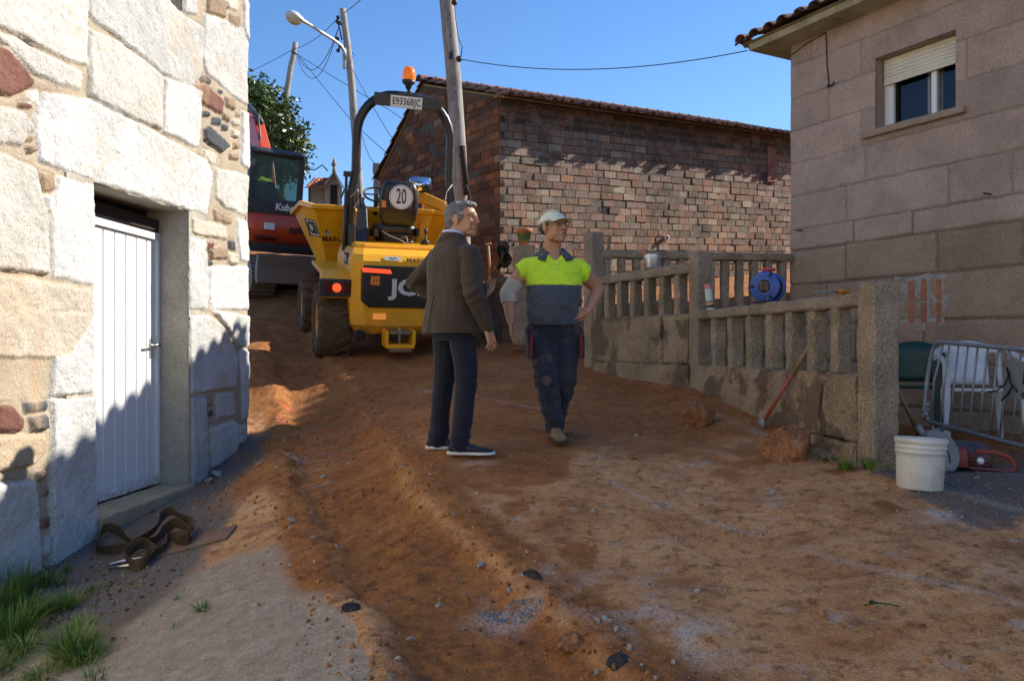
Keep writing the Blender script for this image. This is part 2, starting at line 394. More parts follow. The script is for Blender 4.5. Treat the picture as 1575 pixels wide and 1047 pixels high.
soilc = t.mix(t.ramp(nA, (.45, 0), (.75, .7)), soilc, (.46, .20, .055))
soilc = t.mix(t.ramp(t.noise(7, 6, .7), (.62, 0), (.72, .6)), soilc, (.06, .022, .008))
gray = t.mix(t.ramp(nB, (.35, 0), (.7, 1)), (.27, .205, .14), (.44, .36, .27))
gray = t.mix(t.ramp(stre2, (.45, 0), (.65, .6)), gray, (.33, .24, .16))
gray = t.mix(t.ramp(nA, (.55, 0), (.72, .8)), gray, (.25, .11, .045))
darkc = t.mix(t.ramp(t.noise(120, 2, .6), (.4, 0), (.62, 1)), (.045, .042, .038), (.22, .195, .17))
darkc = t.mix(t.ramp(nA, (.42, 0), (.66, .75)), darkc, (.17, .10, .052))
def edge(m, lo=.35, hi=.65, k=.6):
    q = t.math('ADD', m, t.math('MULTIPLY', t.math('SUBTRACT', nB, .5), k)); return t.ramp(q, (lo, 0), (hi, 1))
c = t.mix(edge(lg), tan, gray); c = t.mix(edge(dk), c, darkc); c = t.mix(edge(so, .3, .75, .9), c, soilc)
nD = t.noise(230, 2, .6); sp2 = t.node('ShaderNodeSeparateColor'); t.put(sp2, 0, t.attr('Dust')); c = t.mix(t.math('MULTIPLY', sp2.outputs[0], t.ramp(nC, (.3, .3), (.6, 1))), c, (.52, .47, .41)); c = t.mix(t.math('MULTIPLY', sp2.outputs[1], t.ramp(nB, (.4, .1), (.6, 1))), c, (.62, .09, .06))
c = t.mix(1, c, t.ramp(nC, (.25, .70), (.75, 1.45)), 'MULTIPLY'); c = t.mix(1, c, t.ramp(nD, (.3, .72), (.7, 1.25)), 'MULTIPLY')
h = t.math('ADD', t.math('MULTIPLY', nC, .6), t.math('ADD', nB, t.math('MULTIPLY', stre3, .15)))
M['earth'] = t.out(c, .95, t.bump(h, .55, .02))
V = np.stack([Xf, Yf, Z], 1)
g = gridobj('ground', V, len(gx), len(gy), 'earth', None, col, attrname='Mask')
a2 = g.data.color_attributes.new('Dust', 'FLOAT_COLOR', 'POINT'); a2.data.foreach_set('color', np.concatenate([col2, np.ones((len(col2), 1))], 1).astype(np.float32).ravel())
g['kind'] = 'structure'
# ---------------- the stone house on the left ----------------
KL = 1.35
def LW(x, y, off=0.0):             # pixel -> (u, v) on the wall plane; u = Y, v = Z
    a = (x - 787.5) / 1250; Yy = (-2.45 * KL + off) / (a - .075); return Yy, (535 - y) / 1250 * Yy
def z6(l): return [LW(x / 2.18, y / 2.1813) for x, y in l]
def z7(l): return [LW(x / 1.8475, 480 + y / 1.8466) for x, y in l]
GR = (.475, .465, .43); GR2 = (.50, .475, .42); WH = (.54, .535, .51)
DK = (.055, .06, .07); RD = (.16, .065, .045); BR = (.27, .19, .12); TN = (.46, .36, .24); OR = (.48, .42, .335)
stones = [
 (z6([(-20,-10),(300,-10),(297,222),(200,188),(-20,78)]), GR2), (z6([(-20,98),(60,128),(140,172),(283,240),(278,303),(200,283),(125,255),(20,152),(-20,120)]), GR2),
 (z6([(-20,140),(50,180),(120,272),(115,297),(40,328),(-20,300)]), RD), (z6([(302,95),(420,150),(548,255),(545,438),(380,372),(300,318)]), GR2),
 (z6([(555,262),(680,302),(672,502),(551,443)]), WH), (z6([(303,-10),(560,-10),(620,50),(690,92),(680,250),(640,303),(540,242),(420,140),(340,88),(303,50)]), GR),
 (z6([(-20,352),(90,376),(110,440),(80,494),(-20,478)]), GR2),
 (z6([(158,312),(320,334),(550,456),(700,536),(718,580),(702,727),(322,611),(140,546),(125,400)]), WH),
 (z6([(-20,500),(120,560),(165,740),(165,922),(-20,900)]), GR2), (z6([(205,588),(322,617),(322,962),(182,930),(176,760)]), WH),
 (z6([(140,580),(185,590),(198,640),(150,645)]), BR), (z6([(160,655),(188,658),(190,700),(160,712)]), WH),
 (z6([(-20,915),(165,945),(312,975),(316,1060),(240,1200),(-20,1200)]), OR),
 (z6([(690,42),(815,92),(842,160),(842,362),(780,318),(700,250),(686,200)]), GR), (z6([(700,-10),(755,-5),(757,62),(700,40)]), BR), (z6([(622,-10),(665,-10),(665,55),(622,40)]), GR),
 (z6([(762,0),(800,0),(797,40),(765,28)]), OR), (z6([(770,45),(808,60),(806,100),(772,85)]), BR),
 (z6([(818,-10),(846,-10),(846,142),(822,120)]), WH), (z6([(815,372),(843,378),(843,573),(810,550)]), WH), (z6([(727,562),(843,592),(843,726),(762,700),(727,660)]), GR2),
 (z6([(800,732),(840,742),(838,878),(806,878)]), WH), (z6([(647,727),(760,760),(765,805),(647,786)]), OR), (z6([(638,790),(698,803),(705,900),(700,1040),(638,1040)]), WH),
 (z6([(702,892),(838,892),(838,1040),(708,1040)]), WH),
 (z6([(672,250),(700,256),(715,270),(710,285),(680,278)]), DK), (z6([(660,286),(700,286),(752,340),(747,385),(690,355),(660,320)]), RD),
 (z6([(688,432),(705,422),(745,455),(776,490),(745,514),(690,470)]), DK), (z6([(690,498),(730,518),(728,556),(690,538)]), OR),
 (z6([(722,700),(782,732),(780,754),(725,740)]), BR), (z6([(706,834),(760,828),(766,868),(712,870)]), BR), (z6([(758,325),(790,330),(790,372),(760,360)]), BR),
 (z6([(715,392),(745,398),(745,425),(716,418)]), DK), (z6([(750,378),(775,392),(772,412),(752,400)]), BR), (z6([(782,400),(808,402),(806,425),(784,422)]), OR),
 (z6([(750,418),(768,420),(768,440),(750,438)]), DK), (z6([(782,432),(805,440),(803,465),(782,455)]), OR), (z6([(788,475),(803,478),(803,500),(788,498)]), BR),
 (z6([(772,512),(802,518),(800,542),(772,532)]), BR), (z6([(690,815),(722,815),(722,838),(692,840)]), RD), (z6([(768,848),(800,850),(800,890),(768,880)]), OR), (z6([(772,805),(792,808),(792,840),(772,838)]), DK),
 (z6([(700,872),(718,872),(718,888),(702,888)]), DK), (z6([(735,300),(752,305),(750,318),(735,314)]), DK), (z6([(795,372),(808,375),(808,395),(795,392)]), BR), (z6([(682,372),(700,376),(705,392),(684,392)]), DK),
 (z6([(75,348),(118,348),(118,368),(80,366)]), RD), (z6([(106,312),(140,306),(142,350),(110,350)]), (.75, .68, .62)), (z6([(96,450),(116,455),(118,478),(98,474)]), BR), (z6([(98,492),(126,494),(124,515),(100,514)]), BR), (z6([(98,395),(120,420),(118,445),(104,430)]), GR),
 (z7([(150,0),(266,0),(268,230),(150,240),(158,120)]), WH), (z7([(-10,262),(40,265),(70,300),(64,340),(-10,340)]), RD),
 (z7([(68,258),(143,250),(140,275),(76,288)]), DK), (z7([(85,300),(134,288),(134,334),(94,338)]), DK), (z7([(-10,352),(60,347),(130,350),(140,395),(100,434),(-10,452)]), TN),
 (z7([(150,247),(272,237),(276,700),(150,730)]), WH), (z7([(-30,485),(108,477),(120,560),(116,730),(-30,830)]), GR),
 (z7([(106,455),(132,450),(130,478),(108,476)]), BR), (z7([(124,585),(145,580),(143,612),(126,612)]), RD), (z7([(130,640),(146,635),(144,690),(130,690)]), GR), (z7([(130,495),(146,500),(146,520),(130,515)]), BR), (z7([(98,720),(130,715),(130,750),(100,755)]), DK),
 (z7([(540,8),(600,10),(640,40),(680,120),(672,214),(546,234)]), WH), (z7([(602,-5),(710,8),(710,98),(682,100),(640,32)]), WH),
 (z7([(546,242),(585,240),(592,430),(590,470),(546,500)]), GR), (z7([(617,232),(668,226),(672,294),(620,305)]), GR), (z7([(597,332),(668,306),(690,330),(672,402),(602,447)]), GR),
 (z7([(590,250),(610,245),(610,262),(592,268)]), BR), (z7([(592,280),(606,276),(606,292),(592,296)]), DK), (z7([(684,106),(711,106),(706,304),(692,308)]), WH), (z7([(682,326),(706,316),(703,372),(680,376)]), GR2),
 (z7([(602,455),(668,412),(664,440),(604,478)]), BR),
]
# plain coursed blocks where the wall runs on past what the photograph shows in detail
rs = random.Random(3); vv = -2.2
while vv < 7:
    hh = rs.uniform(.34, .6); uu = -3.0
    while uu < 4.62:
        ww = rs.uniform(.5, 1.1); e = min(uu + ww, 4.64)
        if e - uu > .15: stones.append(([(uu + .02, vv + .02), (e - .02, vv + .02 + rs.uniform(-.02, .02)), (e - .02, vv + hh - .02), (uu + .02, vv + hh - .02)], rs.choice([GR, GR2, WH, TN])))
        uu += ww
    if vv > 3.45:
        uu = 4.66
        while uu < 8.3:
            ww = rs.uniform(.5, 1.1); e = min(uu + ww, 8.32)
            stones.append(([(uu + .02, vv + .02), (e - .02, vv + .02), (e - .02, vv + hh - .02), (uu + .02, vv + hh - .02)], rs.choice([GR, GR2, WH]))); uu += ww
    vv += hh
    if 3.2 < vv < 3.5: vv = 3.52
D0 = LW(147, 281); D1 = LW(321, 334); d0u, d1u = D0[0], LW(293, 500)[0]; dtop = (D0[1] + D1[1]) / 2
dbot = LW(293, 749)[1] + .0
def polyfield(U, V, polys, rnd=.028, wob=.014):
    """depth and colour of a wall of traced stones: inside a stone 1, in the joint 0"""
    U2 = U + wob * fbm(U * 9, V * 9, 3, 41); V2 = V + wob * fbm(U * 9 + 50, V * 9, 3, 43)
    H = np.zeros(len(U)); G = np.full(len(U), 9.); Cc = np.tile(np.array([.38, .31, .22]), (len(U), 1)); idm = -np.ones(len(U), int)
    for k, (pl, colr) in enumerate(polys):
        p = np.array(pl); lo = p.min(0) - .08; hi = p.max(0) + .08
        sel = np.where((U2 > lo[0]) & (U2 < hi[0]) & (V2 > lo[1]) & (V2 < hi[1]))[0]
        if not len(sel): continue
        x = U2[sel]; y = V2[sel]; ins = np.zeros(len(sel), bool); dm = np.full(len(sel), 9.)
        for i in range(len(p)):
            a = p[i]; b = p[(i + 1) % len(p)]; e = b - a
            tt = np.clip(((x - a[0]) * e[0] + (y - a[1]) * e[1]) / (e @ e + 1e-12), 0, 1)
            dm = np.minimum(dm, np.hypot(x - a[0] - tt * e[0], y - a[1] - tt * e[1]))
            cr = ((a[1] > y) != (b[1] > y)) & (x < e[0] * (y - a[1]) / (e[1] + 1e-12) + a[0]); ins ^= cr
        s_ = np.where(ins, dm, -dm)
        G[sel] = np.minimum(G[sel], np.abs(s_ + .004))
        size = math.sqrt(max(1e-4, np.prod(hi - lo - .16)))
        hgt = ss((s_ + .012) / min(rnd, size * .25)) * min(1, .85 + size * 1.2)
        up = hgt > H[sel]; q = sel[up]; H[q] = hgt[up]; cw = ss((s_[up] + .012) / .02)[:, None]
        f = .88 + .24 * _h(np.array([k * 7.]), np.array([3.]), 5)[0]
        Cc[q] = Cc[q] * (1 - cw) + np.array(colr) * f * cw; idm[q] = k
    polyfield.edge = G
    return H, Cc, idm
stone('granite_pale', spc=(.62, 1.22), sp=110, bl=(.80, 1.10), blot=2.2, bump=.45, big=45, lich=(.46, .38, .27, 1.6, .60, .35), moss=(.20, .19, .17, 2.6, .66, .5))
house = empty('stone_house', (LW(385, 650)[0] * .075 - 2.45 * KL, LW(385, 650)[0], -1.0), label='old pale granite house with rough stone blocks and a white metal door', cat='house')
HO = house.location
res = .0125
U, Vv = np.meshgrid(np.arange(4.0, 8.345, res), np.arange(-1.75, 4.5, res), indexing='ij'); nu, nv = U.shape; U = U.ravel(); Vv = Vv.ravel()
H, Cc, idm = polyfield(U, Vv, stones)
rel = .024 * H + .016 * fbm(U * 2.2, Vv * 2.2, 3, 61) + .007 * fbm(U * 16, Vv * 16, 4, 67, .6) * (.3 + H) + .004 * fbm(U * 60, Vv * 60, 2, 71) * (.4 + H)
jn = .55 + .45 * np.clip(fbm(U * 3, Vv * 3, 3, 55) * 2.2, -1, 1); rel = rel - .020 * jn * np.exp(-(polyfield.edge / .011) ** 2)
tilt = np.array([(_h(np.array([float(k)]), np.array([9.]), 3)[0] - .5) * .02 for k in range(len(stones) + 1)]); rel = rel + tilt[idm] * (idm >= 0) * H
corner = LW(385, 650)[0]
end = U > corner - .05; rel = np.where(end, rel - ss((U - corner + .05) / .06) * .03, rel)
Xw = -2.45 * KL + .075 * U + rel - .02
col = Cc * (1 + .10 * fbm(U * 5, Vv * 5, 4, 81))[:, None]
# orange iron stains, as in the stone
st = np.exp(-((U - LW(60, 560)[0] - .1 * (Vv + .1)) / .05) ** 2) * (Vv < .2) * (Vv > -.5) * .5 + ss((fbm(U * 1.3, Vv * 1.3, 4, 93) - .32) / .2) * .35
col = col * (1 - st[:, None]) + np.array([.42, .29, .17]) * st[:, None]
Vw = np.stack([Xw - HO.x, U - HO.y, Vv - HO.z], 1)
ku = (U.reshape(nu, nv)[:-1, :-1] + U.reshape(nu, nv)[1:, :-1]) / 2; kv = (Vv.reshape(nu, nv)[:-1, :-1] + Vv.reshape(nu, nv)[:-1, 1:]) / 2
lint = D0[1] + (ku - D0[0]) * (D1[1] - D0[1]) / (D1[0] - D0[0])
door_hole = (ku > d0u) & (ku < d1u) & (kv < lint) & (kv > dbot)
wu0, wu1, wv0 = LW(266, 0)[0], LW(284, 0)[0], LW(275, 14)[1]
win_hole = (ku > wu0) & (ku < wu1) & (kv > wv0) & (kv < wv0 + .55)
wallm = gridobj('wall', Vw, nu, nv, 'granite_pale', house, col, keep=~(door_hole | win_hole) & (ku < corner + .0), flip=False)
# the rest of the house: side and back walls, the wall towards and behind the camera
U2, V2 = np.meshgrid(np.arange(-3.0, 4.01, .05), np.arange(-2.2, 6.21, .05), indexing='ij'); n2u, n2v = U2.shape; U2 = U2.ravel(); V2 = V2.ravel()
H2, C2, _i = polyfield(U2, V2, stones)
Vw2 = np.stack([-2.45 * KL + .075 * U2 + .042 * H2 - .02 - HO.x, U2 - HO.y, V2 - HO.z], 1)
gridobj('wall', Vw2, n2u, n2v, 'granite_pale', house, C2)
U2, V2 = np.meshgrid(np.arange(4.0, 8.36, .04), np.arange(4.5, 6.21, .05), indexing='ij'); n2u, n2v = U2.shape; U2 = U2.ravel(); V2 = V2.ravel()
H2, C2, _i = polyfield(U2, V2, stones)
gridobj('wall', np.stack([-2.45 * KL + .075 * U2 + .042 * H2 - .02 - HO.x, U2 - HO.y, V2 - HO.z], 1), n2u, n2v, 'granite_pale', house, C2)
stone('granite_dull', mult=(.40, .36, .29), attr=False, bump=.6)
mb = MB()
def wl(u, d, v): return Vector((-2.45 * KL + .075 * u - .03 - d, u, v)) - HO       # d = depth into the wall
def wbox(mb, u0, u1, da, db, v0, v1): return mb.hexa([wl(u0, da, v0), wl(u0, db, v0), wl(u1, db, v0), wl(u1, da, v0), wl(u0, da, v1), wl(u0, db, v1), wl(u1, db, v1), wl(u1, da, v1)][::1])
wbox(mb, corner - .03, corner + .0, .0, 5.0, -1.9, 6.2); wbox(mb, -3, corner, 4.9, 5.0, -1.9, 6.2); wbox(mb, -3, -2.95, .03, 5.0, -2.2, 6.2)
mb.build('rear_wall', 'granite_dull', house)
RD_ = .29                           # depth of the door recess
for q0_, q1_ in ((d1u + .0, d1u + .3), (d0u - .3, d0u)):
    mb = MB(); wbox(mb, q0_, q1_, -.016, RD_ + .2, dbot - .3, D1[1] + .1); mb.build('door_jamb', 'granite_dull', house)

mb = MB(); mb.hexa([wl(d0u, .0, D0[1]), wl(d0u, .5, D0[1]), wl(d1u, .5, lint.max() * 0 + D0[1] + (d1u - D0[0]) * (D1[1] - D0[1]) / (D1[0] - D0[0])), wl(d1u, .0, D0[1] + (d1u - D0[0]) * (D1[1] - D0[1]) / (D1[0] - D0[0])),
          wl(d0u, .0, D0[1] + .2), wl(d0u, .5, D0[1] + .2), wl(d1u, .5, D1[1] + .2), wl(d1u, .0, D1[1] + .2)])
mb.build('lintel', 'granite_dull', house)
plain('threshold_mat', (.40, .31, .19), .9, bump=.5, bsc=90, sc=20, dirt=(.2, .15, .1, .5))
mb = MB(); s0 = LW(150, 776)[1]
vt0 = -.87 * KL; vt1 = vt0 + .02
rough_block(mb, (0, 0, 0), (d1u - d0u - .01, RD_ + .02, .30), .006, .05, 4, Matrix(((.075, -1, 0, wl(d0u + .005, -.07, 0).x), (1, 0, 0, wl(d0u + .005, 0, 0).y), (0, 0, 1, vt0 - .30 - HO.z), (0, 0, 0, 1))), .008)
mb.build('doorstep', 'threshold_mat', house)
# dark beam and void above the leaf
plain('old_timber', (.022, .015, .011), .9, bump=.6, bsc=40)
plain('void_black', (.012, .011, .01), 1.0)
mb = MB(); wbox(mb, d0u, d1u, RD_ + .06, RD_ + .10, vt0, D1[1] + .05); mb.build('door_back', 'void_black', house)
mb = MB(); wbox(mb, d0u + .02, d1u - .02, RD_ - .06, RD_ + .05, (535 - 337) / 1250 * 4.53 * KL + .03, (535 - 337) / 1250 * 4.53 * KL + .13); mb.build('beam', 'old_timber', house, .008)
# white profiled metal door
t = NT('white_door'); z = t.node('ShaderNodeSeparateXYZ'); t.put(z, 0, t.coord())
c = t.mix(t.ramp(t.noise(6, 7, .75), (.55, 0), (.78, .35)), (.64, .645, .65), (.55, .44, .32))
gradz = t.ramp(z.outputs[2], (.02, 1), (.10, 0)); c = t.mix(t.math('MULTIPLY', gradz, t.ramp(t.noise(30, 5, .7), (.42, 0), (.6, .9))), c, (.30, .19, .10))
M['white_door'] = t.out(c, .4)
dtopl = (535 - 337) / 1250 * 4.53 * KL
lw = d1u - d0u + .04; lh0 = vt0 + .012
door_e = MB(); prof = []
pitch = .158; k0 = 0
u = 0.05
face = [(0, 0), (.045, 0), (.05, .012)]
while u < lw - .09:
    face += [(u + .005, .004), (u + pitch * .42, .004), (u + pitch * .46, -.010), (u + pitch * .52, -.010), (u + pitch * .58, .004)]
    u += pitch
face += [(lw - .06, .004), (lw - .05, .012), (lw, .012)]
vs_ = []; topv = lambda uu: dtopl + .05 * 0
for uu, dd in face:
    for vz in (0, 1):
        vs_.append(wl(d0u + uu - .02, RD_ - .03 - dd, lh0 if vz == 0 else topv(uu)))
n = len(face)
for uu, dd in face:
    for vz in (0, 1): vs_.append(wl(d0u + uu - .02, RD_ + .015, lh0 if vz == 0 else topv(uu)))
fs_ = [(2 * i, 2 * i + 1, 2 * i + 3, 2 * i + 2) for i in range(n - 1)] + [(2 * n + 2 * i, 2 * n + 2 * i + 2, 2 * n + 2 * i + 3, 2 * n + 2 * i + 1) for i in range(n - 1)]
fs_ += [(2 * i + 1, 2 * n + 2 * i + 1, 2 * n + 2 * i + 3, 2 * i + 3) for i in range(n - 1)] + [(0, 2 * n, 2 * n + 1, 1)]
org = wl(d0u, RD_ - .03, lh0)
door_e.add([v - org for v in vs_], fs_)
door = door_e.build('door', 'white_door', house, loc=org)
mb = MB(); mb.T = Matrix.Translation(-org)
wbox(mb, d0u, d1u, RD_ - .062, RD_ - .028, topv(0) - .045, topv(0) + .012); wbox(mb, d1u - .05, d1u - .004, RD_ - .062, RD_ - .028, lh0, topv(0)); wbox(mb, d0u, d1u - .05, RD_ - .056, RD_ - .028, lh0, lh0 + .05)
mb.build('door_frame', 'white_door', door, .003)
plain('steel', (.45, .45, .44), .3, 1, dirt=(.2, .17, .13, .4))
hu, hv = LW(238, 530, -.25)
mb = MB(); mb.T = Matrix.Translation(-org)
mb.tube([wl(hu, RD_ - .03, hv), wl(hu, RD_ - .09, hv), wl(hu - .012, RD_ - .095, hv)], .009); mb.tube([wl(hu + .0, RD_ - .09, hv), wl(hu - .13, RD_ - .09, hv - .01)], .010); wbox(mb, hu - .02, hu + .02, RD_ - .045, RD_ - .035, hv - .11, hv + .05)
mb.tube([wl(hu + .03, RD_ - .06, hv - .0), wl(d1u - .01, RD_ - .06, hv)], .012)
mb.build('handle', 'steel', door)
# little window at the top
wn = MB(); wbox(wn, wu0 - .0, wu1, .18, .22, wv0, wv0 + .55); win = wn.build('window', 'void_black', house)
mb = MB(); wbox(mb, wu0, wu1, .13, .178, wv0, wv0 + .05); wbox(mb, wu0, wu0 + .05, .13, .178, wv0 + .05, wv0 + .55); wbox(mb, wu1 - .05, wu1, .13, .178, wv0 + .05, wv0 + .55)
mb.build('frame', 'white_door', win)
mb = MB(); wbox(mb, wu0 - .06, wu0, .0, .24, wv0 - .08, wv0 + .6); wbox(mb, wu1, wu1 + .06, .0, .24, wv0 - .08, wv0 + .6); wbox(mb, wu0, wu1, .0, .24, wv0 - .06, wv0); wbox(mb, wu0, wu1, .0, .24, wv0 + .55, wv0 + .6)
mb.build('surround', 'granite_dull', win)
plain('tile_old', (.26, .10, .06), .9, var=.35, sc=14, bump=.4, dirt=(.12, .1, .08, .7), dsc=8)
def tile_plane(mb, O, eu, ew, L, wmax, p=.23, course=.34, a=.075, thick=.016, seed=0, seg=5, jit=.05):
    """barrel tiles: columns along eu, running up the slope ew; wmax(u) gives the run"""
    nrm = eu.cross(ew).normalized(); r_ = random.Random(seed)
    if nrm.z < 0: nrm = -nrm
    n = int(L / p)
    for i in range(n):
        uc = (i + .5) * p; W = wmax(uc)
        if W < .1: continue
        for up in (1, 0):
            uu = uc + (0 if up else p / 2); k = 0; w0 = -r_.uniform(.0, jit)
            while w0 < W:
                w1 = min(w0 + course + .03, W); j = r_.uniform(-.008, .008); jz = r_.uniform(-.005, .006)
                rings = []
                for (ww, lift, rs_) in ((w0, .030, 1.0), (w1, .0, .82)):
                    ri = []
                    for out in (1, 0):
                        R_ = a * rs_ + (thick if out else 0)
                        rng_ = range(seg + 1) if out else range(seg, -1, -1)
                        for q in rng_:
                            th = math.pi * q / seg
                            h = math.sin(th) * R_ * .75
                            if not up: h = -h * .8 + .055 + (thick if not out else -thick) * 0
                            ri.append(O + eu * (uu + j + math.cos(th) * R_) + ew * ww + nrm * (h + lift + jz))
                    rings.append(ri)
                g_ = r_.uniform(.65, 1.3); mb.cur = (g_, g_ * r_.uniform(.9, 1.05), g_ * r_.uniform(.85, 1.05))
                mb.loft(rings, True, True, False); w0 += course
    return mb
stone('tile_weathered', mult=(.19, .09, .06), spc=(.7, 1.2), sp=60, blot=5, bl=(.6, 1.3), lich=(.34, .27, .2, 12, .60, .5), moss=(.06, .055, .045, 7, .5, .6), bump=.4)
mb = MB(); th = R(22)
tile_plane(mb, Vector((-2.45 * KL + .25 - HO.x, -3.1 - HO.y, 6.2 - HO.z)), Vector((.075, 1, 0)).normalized(), Vector((-math.cos(th), 0, math.sin(th))), 11.6, lambda u: 2.9, seed=2)
mb.build('roof', 'tile_weathered', house)
# ---------------- the granite block house on the right ----------------
HC = Vector((3.45, 10.03, 0)); HD = Vector((.476, -.879, 0)).normalized(); HN = Vector((-HD.y * -1, 0, 0))
HN = Vector((HD.y, -HD.x, 0)).normalized()          # outward normal, towards the lane
def rs_(x): a = (x - 787.5) / 1250; return (a * HC.y - HC.x) / (HD.x - a * HD.y)
def rv_(x, y): s = rs_(x); return (535 - y) / 1250 * (HC.y + HD.y * s)
stone('granite_block', sp=95, spc=(.62, 1.3), bl=(.82, 1.12), blot=1.6, bump=.7, big=30, moss=(.13, .10, .075, 1.1, .55, .45))
stone('granite_block_plain', mult=(.37, .265, .19), attr=False, sp=95, spc=(.62, 1.3), bump=.6)
rh = empty('block_house', (HC.x, HC.y, -.8), label='two storey house of pinkish granite blocks with tiled eaves and a white window', cat='house')
RO = rh.location
rows = [-1.3, -.62, -.16, .29, .77, 1.19, 1.45, 1.86, 2.26, 2.66, 3.06, 3.46, 3.95]
r4 = random.Random(12); blocks = []
for i in range(len(rows) - 1):
    s = -.02 - r4.uniform(0, .1); k = 0
    while s < 11:
        L = r4.uniform(1.5, 2.6) if rows[i] >= 1.8 else r4.uniform(.5, 1.25)
        if s < 0: L = r4.uniform(.35, 1.2)
        g_ = .013 if rows[i] >= 1.4 else .026; e = s + L; j = lambda: r4.uniform(-.35, .35) * g_
        base = np.array([.43, .315, .245]) if rows[i] > 1.0 else np.array([.39, .27, .185])
        blocks.append(([(s + g_ * .4, rows[i] + g_ / 2 + j()), (e - g_ * .4, rows[i] + g_ / 2 + j()), (e - g_ * .4, rows[i + 1] - g_ / 2 + j()), (s + g_ * .4, rows[i + 1] - g_ / 2 + j())], tuple(base * r4.uniform(.95, 1.05))))
        s = e; k += 1
res = .016
U, Vv = np.meshgrid(np.arange(0, 4.6, res), np.arange(-1.0, 3.72, res), indexing='ij'); nu, nv = U.shape; U = U.ravel(); Vv = Vv.ravel()
_mort = np.array([.21, .15, .11]) 
H, Cc, idm = polyfield(U, Vv, blocks, rnd=.022, wob=.010)
cwt = np.clip(H, 0, 1)[:, None]; Cc = _mort * (1 - cwt) + Cc * cwt; Cc[idm < 0] = _mort
Cc = Cc * (1 + .08 * fbm(U * 4, Vv * 4, 4, 5))[:, None]
rel = .014 * H * (1 + 1.0 * (Vv < 1.45)) + .006 * fbm(U * 3, Vv * 3, 3, 6) + .003 * fbm(U * 30, Vv * 30, 3, 8) * (.5 + 1.0 * (Vv < 1.45))
p0 = np.array([HC.x, HC.y, 0]); W = p0 + U[:, None] * np.array(HD) + rel[:, None] * np.array(HN); W[:, 2] = Vv
ws0, ws1, wz0, wz1 = rs_(1347), rs_(1472), 2.40, 3.19
ku = (U.reshape(nu, nv)[:-1, :-1] + U.reshape(nu, nv)[1:, :-1]) / 2; kv = (Vv.reshape(nu, nv)[:-1, :-1] + Vv.reshape(nu, nv)[:-1, 1:]) / 2
hole = (ku > ws0) & (ku < ws1) & (kv > wz0) & (kv < wz1)
gridobj('wall', W - np.array(RO), nu, nv, 'granite_block', rh, Cc, keep=~hole, flip=True)
U, Vv = np.meshgrid(np.arange(4.584, 11.1, .05), np.arange(-1.4, 3.72, .04), indexing='ij'); nu, nv = U.shape; U = U.ravel(); Vv = Vv.ravel()
H, Cc, idm = polyfield(U, Vv, blocks, rnd=.03)
W = p0 + U[:, None] * np.array(HD) + (.014 * H)[:, None] * np.array(HN); W[:, 2] = Vv
gridobj('wall', W - np.array(RO), nu, nv, 'granite_block', rh, Cc, flip=True)
def RH(s, d, v): return HC + HD * s - HN * d + Vector((0, 0, v)) - RO      # d into the wall
def rbox(mb, s0, s1, d0, d1, v0, v1): return mb.hexa([RH(s0, d0, v0), RH(s1, d0, v0), RH(s1, d1, v0), RH(s0, d1, v0), RH(s0, d0, v1), RH(s1, d0, v1), RH(s1, d1, v1), RH(s0, d1, v1)])
mb = MB(); rbox(mb, 0.0, .03, .006, 8.5, -1.2, 3.71); rbox(mb, .03, 11.1, 8.4, 8.5, -1.2, 3.71); rbox(mb, 11.07, 11.1, .03, 8.4, -1.2, 3.71); mb.build('side_wall', 'granite_block_plain', rh)
mb = MB(); rbox(mb, ws0 - .2, ws0, .012, .32, wz0 - .06, wz1 + .2); rbox(mb, ws1, ws1 + .2, .012, .32, wz0 - .06, wz1 + .2); rbox(mb, ws0, ws1, .012, .32, wz1, wz1 + .2); rbox(mb, ws0, ws1, .012, .32, wz0 - .2, wz0 - .02); mb.build('window_reveal', 'granite_block_plain', rh)
mb = MB(); rbox(mb, -3.2, -.02, 4.3, 8.4, -1.2, 5.1); blocker = mb.build('shade_block', 'granite_block_plain', rh)  # unseen block added to keep sun off the lane through the gap
mb = MB(); tile_plane(mb, RH(-3.5, 4.0, 5.13), HD, (-HN * .94 + Vector((0, 0, .34))).normalized(), 3.7, lambda u: 2.5, seed=15); tile_plane(mb, RH(-3.5, 8.7, 5.13), HD, (HN * .94 + Vector((0, 0, .34))).normalized(), 3.7, lambda u: 2.5, seed=16)
mb.build('roof', 'tile_weathered', blocker)  # tiles on the added block
# window
plain('white_frame', (.82, .82, .80), .35, var=.04)
plain('shutter_cream', (.74, .67, .50), .5, var=.06, dirt=(.4, .33, .22, .3))
t = NT('dark_glass'); M['dark_glass'] = t.out((.75, .8, .8), .02, IOR=1.3, Transmission_Weight=1.0)
plain('curtain', (.55, .42, .34), .9, var=.3)
mb = MB(); D = .15
rbox(mb, ws0, ws0 + .045, D, D + .06, wz0, wz1); rbox(mb, ws1 - .045, ws1, D, D + .06, wz0, wz1); rbox(mb, ws0 + .045, ws1 - .045, D, D + .06, wz0, wz0 + .03); rbox(mb, ws0 + .045, ws1 - .045, D, D + .06, wz1 - .03, wz1)
win = mb.build('window', 'white_frame', rh, .003)
mb = MB(); sm_ = ws0 + (ws1 - ws0) * .62
rbox(mb, ws0 + .045, ws0 + .10, D + .012, D + .05, wz0 + .03, wz1 - .03); rbox(mb, sm_ - .03, sm_ + .03, D + .008, D + .05, wz0 + .03, wz1 - .03); rbox(mb, ws1 - .09, ws1 - .045, D + .016, D + .05, wz0 + .03, wz1 - .03); rbox(mb, ws0 + .10, sm_ - .03, D + .014, D + .045, wz0 + .03, wz0 + .06); rbox(mb, sm_ + .03, ws1 - .09, D + .018, D + .045, wz0 + .03, wz0 + .06)
mb.build('sash', 'white_frame', win, .003)
